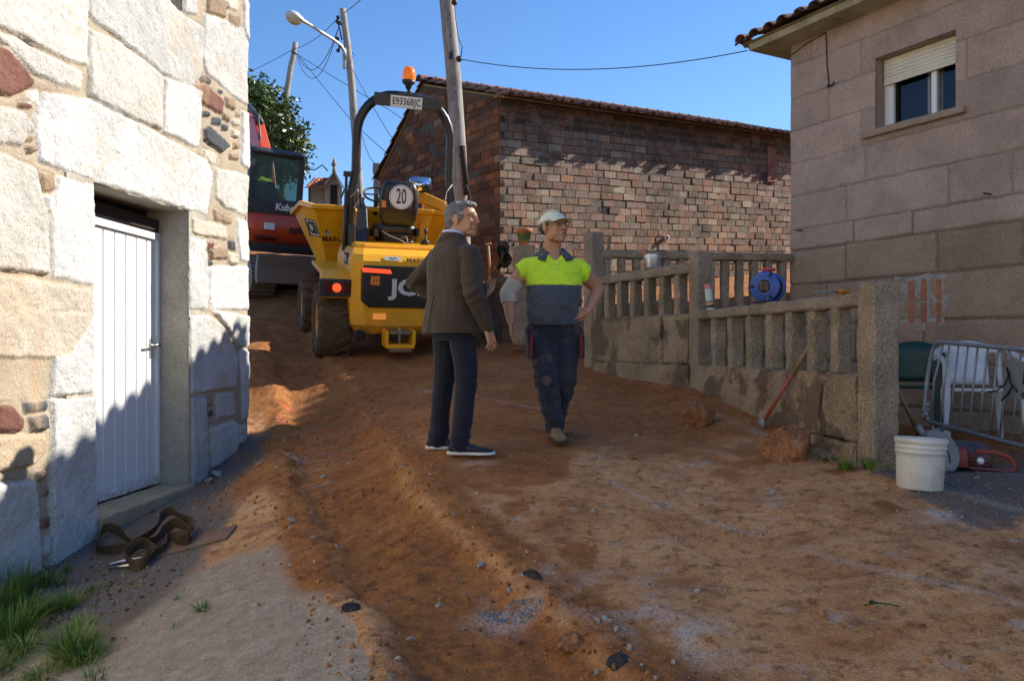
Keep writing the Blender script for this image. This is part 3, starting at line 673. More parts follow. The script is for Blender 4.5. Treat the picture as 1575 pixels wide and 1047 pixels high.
mb = MB(); rbox(mb, ws0 + .05, ws1 - .05, D + .052, D + .058, wz0 + .03, wz1 - .03); mb.build('pane', 'dark_glass', win)
mb = MB(); rbox(mb, ws0 - .1, ws1 + .1, D + .42, D + .44, wz0 - .1, wz1 + .1); mb.build('dark_room', 'void_black', win)
mb = MB(); s0_ = rs_(1402); mb.prism([(0, 0)], 0, 0) if 0 else None
for k in range(5): rbox(mb, s0_ + k * .035, s0_ + k * .035 + .034, D + .12 + .02 * (k % 2), D + .13 + .02 * (k % 2), wz0, wz1)
mb.build('curtain', 'curtain', win)
mb = MB(); z = wz1 - .002
for k in range(6):
    mb.prism([(0, 0)], 0, 0) if 0 else None
    rbox(mb, ws0 + .012, ws1 - .012, D - .030, D - .012, z - .040, z - .004); rbox(mb, ws0 + .014, ws1 - .014, D - .024, D - .014, z - .004, z); z -= .040
rbox(mb, ws0 + .012, ws1 - .012, D - .034, D - .012, z - .045, z - .002)
mb.build('roller_shutter', 'shutter_cream', win, .004)
mb = MB(); ex = Matrix(((HD.x, HN.x, 0, RH(0, 0, 0).x), (HD.y, HN.y, 0, RH(0, 0, 0).y), (0, 0, 1, RH(0, 0, 0).z), (0, 0, 0, 1)))
rough_block(mb, (rs_(1331), -.30, wz0 - .075), (rs_(1489), .085, wz0), .005, .05, 5, ex, .006); mb.build('sill', 'granite_block_plain', win)
# eaves: concrete slab, then hipped tile roof
plain('eave_concrete', (.42, .37, .24), .9, var=.2, sc=5, dirt=(.13, .13, .06, .8), dsc=2.2, bump=.3)
mb = MB(); OV = .36
rbox(mb, -OV, 11.5, -OV, 9.0, 3.712, 3.80)
mb.build('eave_slab', 'eave_concrete', rh, .012)
mb = MB(); OT = .47; pitch_ = R(21)
E0 = RH(-OT, -OT, 3.80); LL = 12.1; DD = 9.6
ew1 = (-HN * math.cos(pitch_) + Vector((0, 0, math.sin(pitch_)))); k_ = 1 / math.cos(pitch_)
stone('tile_dark', mult=(.19, .085, .055), spc=(.7, 1.2), sp=60, blot=5, bl=(.5, 1.3), moss=(.05, .045, .035, 7, .45, .8), bump=.4)
tile_plane(mb, E0, HD, ew1, LL, lambda u: max(0, min(u, LL - u, DD / 2)) * k_, seed=5)
ew2 = (HD * math.cos(pitch_) + Vector((0, 0, math.sin(pitch_))))
tile_plane(mb, E0, -HN, ew2, DD, lambda u: max(0, min(u, DD - u)) * k_, seed=6)
E1 = RH(-OT, -OT + DD, 3.80)
tile_plane(mb, E1, HD, (HN * math.cos(pitch_) + Vector((0, 0, math.sin(pitch_)))), LL, lambda u: max(0, min(u, LL - u, DD / 2)) * k_, seed=7)
mb.build('roof', 'tile_dark', rh)
# deck under the tiles
mb = MB(); a_ = RH(-OT + .05, -OT + .05, 3.802); b_ = RH(LL - OT, -OT + .05, 3.802); c_ = RH(LL - OT, DD - OT - .05, 3.802); d_ = RH(-OT + .05, DD - OT - .05, 3.802)
hh_ = (DD / 2) * math.tan(pitch_) - .03; r0 = RH(-OT + DD / 2, -OT + DD / 2, 3.80 + hh_); r1 = RH(LL - OT - DD / 2, -OT + DD / 2, 3.80 + hh_)
mb.add([a_, b_, c_, d_, r0, r1], [(0, 1, 5, 4), (1, 2, 5), (2, 3, 4, 5), (3, 0, 4), (3, 2, 1, 0)]); mb.build('roof_deck', 'eave_concrete', rh)
# cable hook, iron pins, patch of exposed brick
plain('black_rubber', (.015, .015, .016), .6)
mb = MB(); s = rs_(1273)
zt = 3.70
mb.tube([RH(s, -.03, zt), RH(s + .01, -.022, 3.3), RH(rs_(1277), -.025, rv_(1277, 128)), RH(rs_(1279), -.05, rv_(1279, 133))], .006, 6)
mb.tube([RH(rs_(1279), -.05, rv_(1279, 133)), RH(rs_(1285), -.06, rv_(1285, 133)), RH(rs_(1289), -.06, rv_(1289, 127))], .010, 6); mb.ball(RH(rs_(1278), -.04, rv_(1278, 133)), .02)
mb.tube([RH(rs_(1218), -.02, 3.60), RH(rs_(1240), -.02, 3.66), RH(s, -.03, zt)], .006, 6)
mb.build('cable', 'black_rubber', rh)
plain('rust', (.14, .06, .03), .8, var=.4, sc=20)
for (x, y) in ((1525, 299), (1236, 355)):
    mb = MB(); mb.tube([RH(rs_(x), .02, rv_(x, y)), RH(rs_(x), -.13, rv_(x, y) - .0)], .010, 6); mb.build('iron_pin', 'rust', rh)
plain('mortar_gray', (.36, .34, .31), .95, bump=.8, bsc=50, var=.2)
plain('brick_orange', (.40, .15, .08), .9, var=.35, sc=12, bump=.4)
mb = MB(); n_ = 26; cs, cz = (rs_(1376) + rs_(1457)) / 2, (rv_(1415, 425) + rv_(1415, 503)) / 2; pts = []
hw = (rs_(1457) - rs_(1376)) / 2 + .03
for i in range(n_):
    a = 2 * math.pi * i / n_; q = 1 + .10 * math.sin(i * 2.3) + .06 * math.sin(i * 5.1)
    rx = math.copysign(abs(math.cos(a)) ** .5, math.cos(a)) * hw * q; rz = math.copysign(abs(math.sin(a)) ** .5, math.sin(a)) * .28 * q
    pts.append((cs + rx, cz + rz))
mb.add([RH(a, -.026, b) for a, b in pts] + [RH(a, 0, b) for a, b in pts], [tuple(range(n_))] + [(i, n_ + i, n_ + (i + 1) % n_, (i + 1) % n_) for i in range(n_)])
patch = mb.build('mortar_patch', 'mortar_gray', rh)
mb = MB(); r5 = random.Random(3)
for (x0, x1) in ((1377, 1384), (1400, 1409), (1419, 1428), (1443, 1450)):
    for k in range(2):
        z0 = cz - .23 + k * .235; rbox(mb, rs_(x0), rs_(x1), -.032, .0, z0 + r5.uniform(0, .02), z0 + .215)
mb.build('brick', 'brick_orange', patch, .003)

# ---------------- the old brick barn ----------------
BC = Vector((-.215, 13.8, 0)); BU = Vector((.819, .574, .062)); BG = Vector((-.574, .819, 0)); BN = Vector((.574, -.819, 0)); BNg = -Vector((.819, .574, 0))
barn = empty('brick_barn', (BC.x, BC.y, .5), label='old lichened hollow brick barn with low tiled roof and dark shaded gable', cat='barn')
BO = barn.location
def bfront(x): a = (x - 787.5) / 1250; return (a * BC.y - BC.x) / (BU.x - a * BU.y)
def bfv(x, y): s = bfront(x); return (535 - y) / 1250 * (BC.y + BU.y * s) - BU.z * s
stone('barn_brick', spc=(.8, 1.12), sp=60, blot=1.4, bl=(.72, 1.15), bump=.6, big=22, lich=(.30, .24, .18, 3.6, .52, .42), moss=(.06, .042, .03, 1.1, .50, .8))
stone('barn_brick_shade', spc=(.8, 1.12), sp=60, blot=1.2, bl=(.6, 1.2), bump=.6, big=22, lich=(.42, .36, .28, 14, .70, .6), moss=(.04, .025, .018, .9, .50, .85))  # shaded copy of barn_brick for the gable
stone('barn_mortar', mult=(.11, .085, .06), attr=False, sp=60, bump=.7, blot=2, bl=(.5, 1.2))
stone('barn_hole_shade', mult=(.02, .016, .014), attr=False, sp=60, bump=.1)  # near black stands in for the shade in the missing brick's gap
PAL = [((.33, .17, .105), 5), ((.37, .215, .14), 5), ((.28, .16, .105), 4), ((.38, .26, .175), 3), ((.24, .16, .11), 4), ((.44, .35, .24), .7), ((.23, .18, .13), 1.5), ((.36, .17, .095), 2)]
PALG = [((.34, .115, .032), 5), ((.24, .08, .025), 5), ((.42, .15, .045), 2.5), ((.16, .065, .025), 4), ((.40, .25, .13), .5), ((.28, .13, .06), 2)]  # gable palette: shade and warm bounce light put into the brick colours
def pick(r_, pal):
    t_ = r_.uniform(0, sum(b for a, b in pal))
    for a, b in pal:
        t_ -= b
        if t_ <= 0: return (lambda k: tuple(c * k for c in a))(r_.uniform(.78, 1.22))
    return pal[0][0]
EV = 4.25; EAVE = lambda s: EV
# front
mb = MB(); r6 = random.Random(21); BL = 9.4; rh_ = .134; v = -.2; row = 0
holeS, holeV = bfront(935), bfv(935, 325)
hi_row = EV - .02
T = Matrix(((BU.x, BN.x, 0, BC.x - BO.x), (BU.y, BN.y, 0, BC.y - BO.y), (BU.z, 0, 1, -BO.z), (0, 0, 0, 1)))
while v + rh_ < hi_row:
    top = v + rh_ > hi_row - .30
    s = 0.0 if row % 2 else -.0; first = True
    while s < BL:
        L = (.29 if not (first and row % 2) else .16) * r6.uniform(.93, 1.07); e = min(s + L, BL)
        if e - s > .05 and not (abs((s + e) / 2 - holeS) < .15 and abs(v + rh_ / 2 - holeV) < rh_ * .55):
            mb.cur = (lambda c: (c[0] * .97, c[1] * 1.02, c[2] * 1.03))(pick(r6, PAL))
            if top: mb.cur = tuple(c * .9 for c in pick(r6, [((.26, .13, .08), 3), ((.17, .11, .07), 3)]))
            d = r6.uniform(0.004, .022); gq = r6.uniform(.005, .010); j = r6.uniform(-.006, .006)
            mb.box((s + gq, -.05, v + gq + j), (e - gq, d, v + rh_ - gq + j), T)
            if top:
                mb.cur = (.012, .01, .01); nh = 7  # dark slots stand in for shaded perforations
                for q in range(nh): mb.box((s + .02 + q * (e - s - .04) / nh, d - .002, v + .03), (s + .02 + (q + .5) * (e - s - .04) / nh, d + .0015, v + rh_ - .035), T)
        s = e; first = False
    v += rh_; row += 1
mb.cur = (.30, .13, .085)
sx_ = bfront(1185); mb.cur = (.34, .13, .07)
mb.box((sx_ - .16, .02, hi_row - 1.02), (sx_ + .16, .05, hi_row - .25), T)
mb.cur = (.02, .015, .012); v = -.2; row = 0  # dark boxes stand in for shade in the hollow brick ends
while v + rh_ < EV - .1:
    if row % 2 == 0:
        for a in range(2):
            for b in range(3): mb.box((.015 + a * .045, .0, v + .025 + b * .034), (.045 + a * .045, .0245, v + .046 + b * .034), T)
    v += rh_; row += 1
mb.build('front_brickwork', 'barn_brick', barn, .006, 1)
mb = MB(); mb.box((0.012, -.35, -.8), (BL, .004, EV), T); mb.build('front_wall', 'barn_mortar', barn)
mb = MB(); mb.box((holeS - .15, -.02, holeV - rh_ * .5), (holeS + .15, .0075, holeV + rh_ * .5), T); mb.build('missing_brick', 'barn_hole_shade', barn)
plain('pvc', (.62, .60, .56), .5)
mb = MB(); ps, pv = bfront(1022), bfv(1022, 366); mb.lathe([(.032, 0), (.045, 0), (.045, .12), (.032, .12)], T @ Matrix.Translation((ps, -.03, pv)) @ Matrix.Rotation(R(90), 4, 'X') @ Matrix.Translation((0, 0, -.12)), cap=False); mb.build('pipe', 'pvc', barn)
# gable
RG = 2.60; RZ = 5.17; GB = 4.6; GZ2 = 3.72
def gtop(s): return EV + (RZ - EV) * s / RG if s < RG else RZ + (GZ2 - RZ) * (s - RG) / (GB - RG)
TG = Matrix(((BG.x, BNg.x, 0, BC.x - BO.x), (BG.y, BNg.y, 0, BC.y - BO.y), (0, 0, 1, -BO.z), (0, 0, 0, 1)))
mb = MB(); v = -.2; row = 0; r7 = random.Random(5)
while v < RZ:
    s = 0.0; first = True
    while s < GB:
        L = (.30 if not (first and row % 2) else .15) * r7.uniform(.93, 1.07); e = min(s + L, GB)
        if e - s > .06 and v + .134 * .5 < gtop((s + e) / 2):
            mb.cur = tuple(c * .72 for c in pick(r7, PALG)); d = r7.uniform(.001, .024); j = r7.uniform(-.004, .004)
            tl = min(v + .128 + j, gtop(s + .007) - .01); tr_ = min(v + .128 + j, gtop(e - .007) - .01)
            if min(tl, tr_) > v + .02:
                a, b = s + .006, e - .006; vs2 = [(a, -.05, v + .006 + j), (b, -.05, v + .006 + j), (b, d, v + .006 + j), (a, d, v + .006 + j), (a, -.05, tl), (b, -.05, tr_), (b, d, tr_), (a, d, tl)]
                mb.add(vs2, [(3, 2, 1, 0), (4, 5, 6, 7), (0, 1, 5, 4), (1, 2, 6, 5), (2, 3, 7, 6), (3, 0, 4, 7)], False, TG)
        s = e; first = False
    v += .134; row += 1
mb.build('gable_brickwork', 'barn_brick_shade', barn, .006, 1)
mb = MB(); poly = [(0.012, -.8), (GB, -.8), (GB, GZ2), (RG, RZ), (0.012, EV)]
mb.T = TG; mb.prism([(a, b) for a, b in poly], -.34, .002, 'y'); mb.T = Matrix(); mb.build('gable_wall', 'barn_mortar', barn)
mb = MB(); mb.T = TG @ Matrix.Translation((0, -BL, .062 * BL)); mb.prism([(0.012, -2.8), (GB, -2.8), (GB, GZ2), (RG, RZ), (0.012, EV)], -.1, .3, 'y'); mb.T = Matrix()
mb.build('end_wall', 'barn_mortar', barn)
# eave board and roof
plain('eave_timber', (.24, .16, .07), .9, var=.3)
mb = MB(); mb.box((-.05, -.1, EV - .0), (BL, .12, EV + .045), T); mb.build('eave_board', 'eave_timber', barn)
mb = MB(); pr = math.atan2(RZ - EV, RG); eaveov = .30
ewf = (BG * math.cos(pr) + Vector((0, 0, math.sin(pr)))).normalized()
O_ = BC - BO + BN * eaveov + Vector((0, 0, EV + .05 - eaveov * math.tan(pr))) - BU * .12
tile_plane(mb, O_, BU.normalized(), ewf, BL + .3, lambda u: (RG + eaveov) / math.cos(pr), p=.215, seed=9, course=.36, jit=.16)
pr2 = math.atan2(GZ2 - RZ, GB - RG); ewb = (BG * math.cos(pr2) + Vector((0, 0, math.sin(pr2)))).normalized()
O2 = BC - BO + BG * (GB + .15) + Vector((0, 0, GZ2 + .02 - .1)) - BU * .12
tile_plane(mb, O2, BU.normalized(), -ewb, BL + .3, lambda u: (GB + .15 - RG) / math.cos(pr2), p=.215, seed=10, course=.36)
r8 = random.Random(2); s = -.15
while s < BL:                                        # ridge tiles
    mb.cur = (r8.uniform(.7, 1.3),) * 3; A_ = BC - BO + BG * RG + BU * s + Vector((0, 0, RZ + .06)); B_ = A_ + BU * .40
    rings = []
    for p_, rr in ((A_, .11), (B_, .095)):
        rings.append([p_ + BG * math.cos(th) * rr + Vector((0, 0, math.sin(th) * rr)) for th in [math.pi * q / 6 for q in range(7)]] + [p_ + BG * math.cos(th) * (rr - .015) + Vector((0, 0, math.sin(th) * (rr - .015))) for th in [math.pi * q / 6 for q in range(6, -1, -1)]])
    mb.loft(rings, True, True, False); s += .36
mb.build('roof', 'tile_weathered', barn)
mb = MB(); q0 = [BC - BO + BN * .2 + Vector((0, 0, EV + .045 - .2 * math.tan(pr))), BC - BO + BG * RG + Vector((0, 0, RZ + .0)), BC - BO + BG * GB + Vector((0, 0, GZ2 - .02))]
A3 = [p - BU * .03 for p in q0] + [p + BU * BL for p in q0]; dn = Vector((0, 0, -.04))
mb.add(A3 + [p + dn for p in A3], [(0, 1, 4, 3), (1, 2, 5, 4), (6, 9, 10, 7), (7, 10, 11, 8), (0, 6, 7, 1), (1, 7, 8, 2), (0, 3, 9, 6)]); mb.build('roof_deck', 'eave_timber', barn)

# ---------------- granite balustrade ----------------
stone('granite_fence', mult=(.34, .26, .18), attr=False, sp=85, spc=(.5, 1.4), blot=2.5, bl=(.65, 1.2), bump=.9, big=28, lich=(.20, .17, .09, 2.2, .56, .6), moss=(.05, .05, .03, 1.5, .57, .6))
stone('granite_fence_base', mult=(.34, .25, .155), attr=False, sp=85, spc=(.5, 1.4), blot=2.5, bl=(.6, 1.2), bump=1.0, big=22, lich=(.10, .065, .04, 2.8, .50, .75), moss=(.06, .07, .03, 1.2, .60, .5))
FA = Vector((2.28, 5.06, 0)); FB = Vector((1.81, 7.82, 0)); FC = Vector((.965, 9.57, 0)); FD = Vector((3.42, 10.0, 0))
fence = empty('granite_balustrade', (FA.x, FA.y, -.75), label='stepped granite balustrade with square posts along the edge of the lane', cat='balustrade')
fence2 = empty('granite_balustrade', (FC.x, FC.y, -.3), label='higher dark granite balustrade behind, joining the house corner', cat='balustrade')
def seg(parent, A, B, z0, z1, th, nm, seed, name='rail', mat='granite_fence', off=0, za=None, res=.06, amp=.010, rnd=.012, a0=0, a1=0):
    d = (B - A); L = d.length; d.normalize(); n = Vector((-d.y, d.x, 0)); mb = MB(); o = parent.location
    T = Matrix(((d.x, n.x, 0, A.x - o.x), (d.y, n.y, 0, A.y - o.y), (0, 0, 1, -o.z), (0, 0, 0, 1)))
    rough_block(mb, (a0, -th / 2 + off, z0), (L - a1, th / 2 + off, z1), amp, res, seed, T, rnd)
    return mb.build(name, mat, parent)
def post(parent, c, wd, z0, z1, ang, seed, name='post', mat='granite_fence', dp=None):
    mb = MB(); o = parent.location; dp = dp or wd
    rough_block(mb, (-wd / 2, -dp / 2, z0 - o.z), (wd / 2, dp / 2, z1 - o.z), .009, .05, seed, Matrix.Translation((c.x - o.x, c.y - o.y, 0)) @ Matrix.Rotation(ang, 4, 'Z'), .012)
    return mb.build(name, mat, parent)
angAB = math.atan2(FB.y - FA.y, FB.x - FA.x); angBC = math.atan2(FC.y - FB.y, FC.x - FB.x); angCD = math.atan2(FD.y - FC.y, FD.x - FC.x)
post(fence, FA, .165, -1.0, .405, angAB + .05, 1, dp=.19); post(fence, FB, .165, -.7, .926, angBC - .1, 2); post(fence, FC, .18, -.5, 1.355, angBC, 3)
seg(fence, FA, FB, .265, .352, .15, '', 4, a0=.08, a1=.08); seg(fence, FB, FC, .725, .825, .15, '', 5, a0=.08, a1=.08)
def bal(parent, x, A, B, z0, z1, seed, w_=.085, dp=.12):
    a = (x - 787.5) / 1250; d = (B - A); tq = (a * A.y - A.x) / (d.x - a * d.y); c = A + d * tq
    return post(parent, c, w_, z0, z1, math.atan2(d.y, d.x), seed, 'baluster', dp=dp)
for i, x in enumerate((1105, 1131, 1160, 1191, 1223, 1257, 1293)): bal(fence, x, FA, FB, -.18, .27, 10 + i)
for i, x in enumerate((919, 938, 958, 978, 1000, 1023, 1047)): bal(fence, x, FB, FC, .31, .73, 30 + i)
def split(A, B, f0, f1): return A + (B - A) * f0, A + (B - A) * f1
def fr(x, A, B): a = (x - 787.5) / 1250; d = B - A; return (a * A.y - A.x) / (d.x - a * d.y)
f1 = fr(1282, FA, FB); f2 = fr(1170, FA, FB)
for (a, b, sd_) in ((.03, f1 - .004, 50), (f1 + .004, .97, 51)):
    p, q = split(FA, FB, a, b); seg(fence, p, q, -.60, -.166, .17, '', sd_, 'base_stone', 'granite_fence_base', amp=.014, rnd=.02)
p, q = split(FA, FB, .03, .97); seg(fence, p, q, -1.1, -.605, .21, '', 55, 'footing', 'granite_fence_base', amp=.02, rnd=.02, res=.08)
g1 = fr(1029, FB, FC)
for (a, b, sd_) in ((.03, g1 - .004, 60), (g1 + .004, .96, 61)):
    p, q = split(FB, FC, a, b); seg(fence, p, q, -.16, .335, .17, '', sd_, 'base_stone', 'granite_fence_base', amp=.016, rnd=.025)
p, q = split(FB, FC, .03, .97); seg(fence, p, q, -.9, -.165, .21, '', 65, 'footing', 'granite_fence_base', amp=.02, rnd=.02, res=.08)
seg(fence2, FC, FD, 1.055, 1.15, .15, '', 70, a0=.09, a1=-.02)
for i in range(13):
    c = FC + (FD - FC) * ((i + .8) / 13.4); post(fence2, c, .085, .33, 1.06, angCD, 80 + i, 'baluster', dp=.11)
seg(fence2, FC, FD, -.9, .34, .17, '', 71, 'base_stone', 'granite_fence_base', a0=.10)
# ---------------- site dumper ----------------
def paint(name, col, rough=.32, dust=(.30, .16, .07), amt=.5, hz=None):
    t = NT(name); c = t.mix(1, col, t.ramp(t.noise(3, 4), (.3, .93), (.7, 1.05)), 'MULTIPLY')
    f = t.ramp(t.noise(5, 8, .75), (.48, 0), (.75, amt)); 
    if hz:
        z = t.node('ShaderNodeSeparateXYZ'); t.put(z, 0, t.coord())
        f = t.math('MAXIMUM', f, t.math('MULTIPLY', t.ramp(z.outputs[2], (hz[0], 1), (hz[1], 0)), t.ramp(t.noise(9, 6, .7), (.35, .15), (.7, .85))))
    c = t.mix(f, c, dust); r = t.mix(f, (rough,) * 3, (.85,) * 3)
    M[name] = t.out(c, r, t.bump(t.noise(40, 3), .04, .003), Coat_Weight=.15); return M[name]
paint('machine_yellow', (.95, .44, .008), .35, amt=.22)
paint('machine_yellow_low', (.95, .44, .008), .4, amt=.45, hz=(.35, .8))
paint('machine_black', (.012, .012, .013), .35, (.12, .08, .05), .35)
paint('black_plastic', (.018, .018, .02), .45, (.14, .10, .06), .3)
plain('seat_vinyl', (.014, .014, .016), .38, var=.2, dirt=(.10, .075, .05, .35), bump=.1)
paint('lettering_black', (.02, .02, .02), .5, amt=.05)
plain('sign_white', (.82, .82, .80), .45, var=.03)
plain('logo_gray', (.50, .50, .47), .5, var=.05)
plain('plate_cream', (.85, .80, .66), .5, var=.03)
plain('digits_black', (.02, .018, .016), .6)
plain('text_brown', (.09, .04, .015), .6)
plain('text_orange', (.55, .22, .02), .6)
t = NT('tyre_rubber'); f = t.ramp(t.noise(6, 8, .75), (.30, .25), (.65, .95))
c = t.mix(f, (.025, .023, .02), (.15, .088, .042)); M['tyre_rubber'] = t.out(c, .92, t.bump(t.noise(60, 4), .3, .004))
def emit(name, col, st, base):
    t = NT(name); M[name] = t.out(base, .25, Emission_Color=col + (1,), Emission_Strength=st)
emit('lamp_red_lit', (1, .07, .015), .9, (.5, .03, .01)); emit('strip_red_lit', (1, .09, .03), .55, (.5, .03, .01))
plain('lamp_dark_red', (.10, .006, .004), .2, var=.1); plain('reflector_orange', (.85, .25, .03), .25, var=.1); emit('reflector_glow', (1, .35, .08), .2, (.85, .3, .05))  # left reflector glows faintly in place of the light it returns
t = NT('beacon_amber'); M['beacon_amber'] = t.out((.85, .22, .01), .15, Transmission_Weight=.25, Emission_Color=(1, .25, .0, 1), Emission_Strength=.12)
t = NT('mirror'); M['mirror'] = t.out((.75, .78, .80), .02, Metallic=1.0)
plain('hose', (.30, .29, .27), .5)
DP = Vector((-1.58, 11.0, -.13)); DYAW = R(90 + 20); DPIT = R(9)
dump = empty('site_dumper', DP, (0, 0, 0), 'yellow site dumper with black roll bar and a round 20 sign on its seat', 'dumper')
dump.rotation_euler = (Matrix.Rotation(DYAW, 3, 'Z') @ Matrix.Rotation(-DPIT, 3, 'Y')).to_euler()
def wheel(parent, c, r, wd, rimc='machine_yellow_low', side=1, seed=0):
    """tractor tyre with chevron lugs, its axle along local y"""
    mb = MB(); n = 40
    prof = [(.50, -.42), (.56, -.50), (.72, -.54), (.86, -.50), (.93, -.44), (.945, 0), (.93, .44), (.86, .50), (.72, .54), (.56, .50), (.50, .42)]
    rings = [[(r * q * math.cos(2 * math.pi * j / n), y * wd, r * q * math.sin(2 * math.pi * j / n)) for j in range(n)] for q, y in prof]
    mb.loft(rings, False)
    nl = 17
    for k in range(nl):
        for sgn in (1, -1):
            a0 = 2 * math.pi * (k + (.5 if sgn > 0 else 0)) / nl; ri, ro = .90, 1.0
            pts = []
            for (yy, da) in ((-.03, .0), (.46, -.24), (.54, -.27)):
                pts.append((sgn * yy * wd, a0 + da, 1.0 if yy < .5 else .93))
            lw_ = .062
            ringsL = []
            for (yy, aa, ro_) in pts:
                ringsL.append([(r * q * math.cos(aa + o_), yy, r * q * math.sin(aa + o_)) for q, o_ in ((.88 if ro_ > .95 else .80, -lw_), (ro_, -lw_ * .75), (ro_, lw_ * .75), (.88 if ro_ > .95 else .80, lw_))])
            mb.loft(ringsL, True, True, False)
    w_ = mb.build('wheel', 'tyre_rubber', parent, loc=c)
    mb = MB(); rr = r * .53
    pr = [(rr, -.40 * wd), (rr * 1.0, -.44 * wd), (rr * .93, -.44 * wd), (rr * .88, -.30 * wd), (rr * .80, -.10 * wd), (rr * .45, -.06 * wd), (rr * .42, -.22 * wd), (rr * .2, -.24 * wd), (.001, -.24 * wd)]
    T = Matrix.Rotation(R(90), 4, 'X')
    for sg in (1, -1):
        mb.lathe([(a, -b * sg) for a, b in pr], T, 28, cap=False)
    for j in range(8):
        a = 2 * math.pi * j / 8; mb.ball((rr * .62 * math.cos(a), side * .09 * wd, rr * .62 * math.sin(a)), .018, n=6, m=4)
    mb.build('rim', rimc, w_)
    return w_
RW = .50
for (x, sy) in ((0, 1), (0, -1), (2.0, 1), (2.0, -1)): wheel(dump, (x, sy * .86, RW), RW, .40, side=sy)
# chassis and rear body
mb = MB()
mb.box((-.35, -.34, .42), (2.3, .34, .78)); mb.box((-.1, -.7, .44), (.1, .7, .58)); mb.box((1.9, -.7, .44), (2.1, .7, .58)); mb.build('chassis', 'machine_black', dump, .02)
def rpoly(z, x0, x1, hw, ch): # plan outline with chamfered rear corners
    return [(x0, -hw + ch, z), (x0 + ch * .7, -hw, z), (x1, -hw, z), (x1, hw, z), (x0 + ch * .7, hw, z), (x0, hw - ch, z)]
mb = MB(); mb.loft([rpoly(.40, -.56, .55, .62, .16), rpoly(.52, -.66, .55, .70, .16), rpoly(.80, -.68, .55, .72, .15), rpoly(1.22, -.66, .6, .72, .14), rpoly(1.32, -.66, .6, .72, .14), rpoly(1.40, -.60, .65, .70, .13), rpoly(1.47, -.46, .75, .66, .12)], smooth=False)
body = mb.build('engine_cover', 'machine_yellow_low', dump, .018, 2)
mb = MB(); mb.loft([rpoly(1.475, -.36, .85, .62, .10), rpoly(1.52, -.34, .85, .60, .10)], smooth=False); mb.build('top_panel', 'machine_yellow', body, .012)
def yz(pts, x, x2=None): return [(x, y, z) for y, z in pts]
XR = -.69
mb = MB(); gp = [(-.56, 1.27), (.56, 1.27), (.60, 1.23), (.60, .83), (.50, .75), (-.50, .75), (-.60, .83), (-.60, 1.23)]
mb.prism(gp, XR - .03, XR + .06, 'x'); grille = mb.build('rear_grille', 'machine_black', dump, .015)
mb = MB()
k = -.42
while k < .43: mb.box((XR - .034, k, .82), (XR - .029, k + .012, 1.14)); k += .03
mb.build('grille_slats', 'black_plastic', grille)
TB = Euler((R(90), 0, R(-90)))       # text facing backwards (-x), reading left to right from behind
plain('logo_white', (.62, .62, .60), .5, var=.08, dirt=(.3, .2, .12, .3))
o = ptext('JCB', .27, 'logo_white', 'emblem', grille, (XR - .036, -.02, 1.0), TB, bold=.010, sx=1.25)
mb = MB(); mb.box((XR - .045, .38, 1.03), (XR - .03, .49, 1.14)); mb.build('badge', 'reflector_orange', grille, .004)
ptext('JCB', .04, 'digits_black', 'emblem', grille, (XR - .047, .435, 1.085), TB)
for sg in (1, -1):
    mb = MB(); c0 = .38 if sg > 0 else -.44
    mb.hexa([(XR - .045, c0 + .21, 1.185), (XR + .0, c0 + .21, 1.185), (XR + .0, c0 - .15, 1.175), (XR - .045, c0 - .15, 1.175), (XR - .045, c0 + .22, 1.24), (XR + .0, c0 + .22, 1.24), (XR + .0, c0 - .13, 1.225), (XR - .045, c0 - .13, 1.225)])
    mb.build('light_strip', 'strip_red_lit', grille, .006)
    mb = MB(); mb.box((XR - .012, sg * .36 - .08, .60), (XR + .03, sg * .36 + .08, .67)); mb.build('reflector', 'reflector_glow' if sg > 0 else 'reflector_orange', body, .006)
for sg in (1, -1):
    mb = MB(); mb.lathe([(.0, 0), (.075, 0), (.075, .02), (.06, .03), (.055, .01), (0, .01)], Matrix.Translation((XR + .035, sg * .60, .40)) @ Matrix.Rotation(R(-90), 4, 'Y'), 8, False)
    mb.build('tie_down', 'machine_black', body)
mb = MB(); mb.box((XR + .003, -.34, .42), (XR + .02, -.20, .62)); wl_ = mb.build('warning_label', 'reflector_orange', body)
mb = MB(); mb.add([(XR, -.33, .53), (XR, -.21, .53), (XR, -.27, .61)], [(0, 1, 2)]); mb.lathe([(.04, 0), (.055, 0)], Matrix.Translation((XR + .001, -.27, .475)) @ Matrix.Rotation(R(-90), 4, 'Y'), 16, False, False); mb.build('symbol', 'digits_black', wl_)
# fenders with light boxes
for sg in (1, -1):
    mb = MB(); y0, y1 = sg * .70, sg * 1.06; ya, yb = min(y0, y1), max(y0, y1)
    pr = [(-.52, .84), (-.50, 1.10), (-.34, 1.18), (.62, 1.24), (.62, 1.18), (-.30, 1.12), (-.30, .84)]
    mb.prism(pr, ya, yb, 'y'); fd = mb.build('fender', 'machine_yellow', dump, .015)
    mb = MB(); mb.box((-.58, ya + .0, .86), (-.525, yb + .03, 1.08)); lb = mb.build('light_box', 'black_plastic', fd, .01)
    mb = MB(); mb.lathe([(0, .022), (.03, .02), (.052, .008), (.055, 0)], Matrix.Translation((-.582, sg * .86 + .02, .975)) @ Matrix.Rotation(R(-90), 4, 'Y'), 18, cap=False); mb.build('lamp', 'lamp_red_lit', lb)
    mb = MB(); mb.box((-.592, sg * .86 - .15, .90), (-.58, sg * .86 - .055, 1.05)); mb.box((-.592, sg * .86 + .085, .90), (-.58, sg * .86 + .16, 1.05)); split_pieces(mb.build('lens', 'lamp_dark_red', lb, .004))
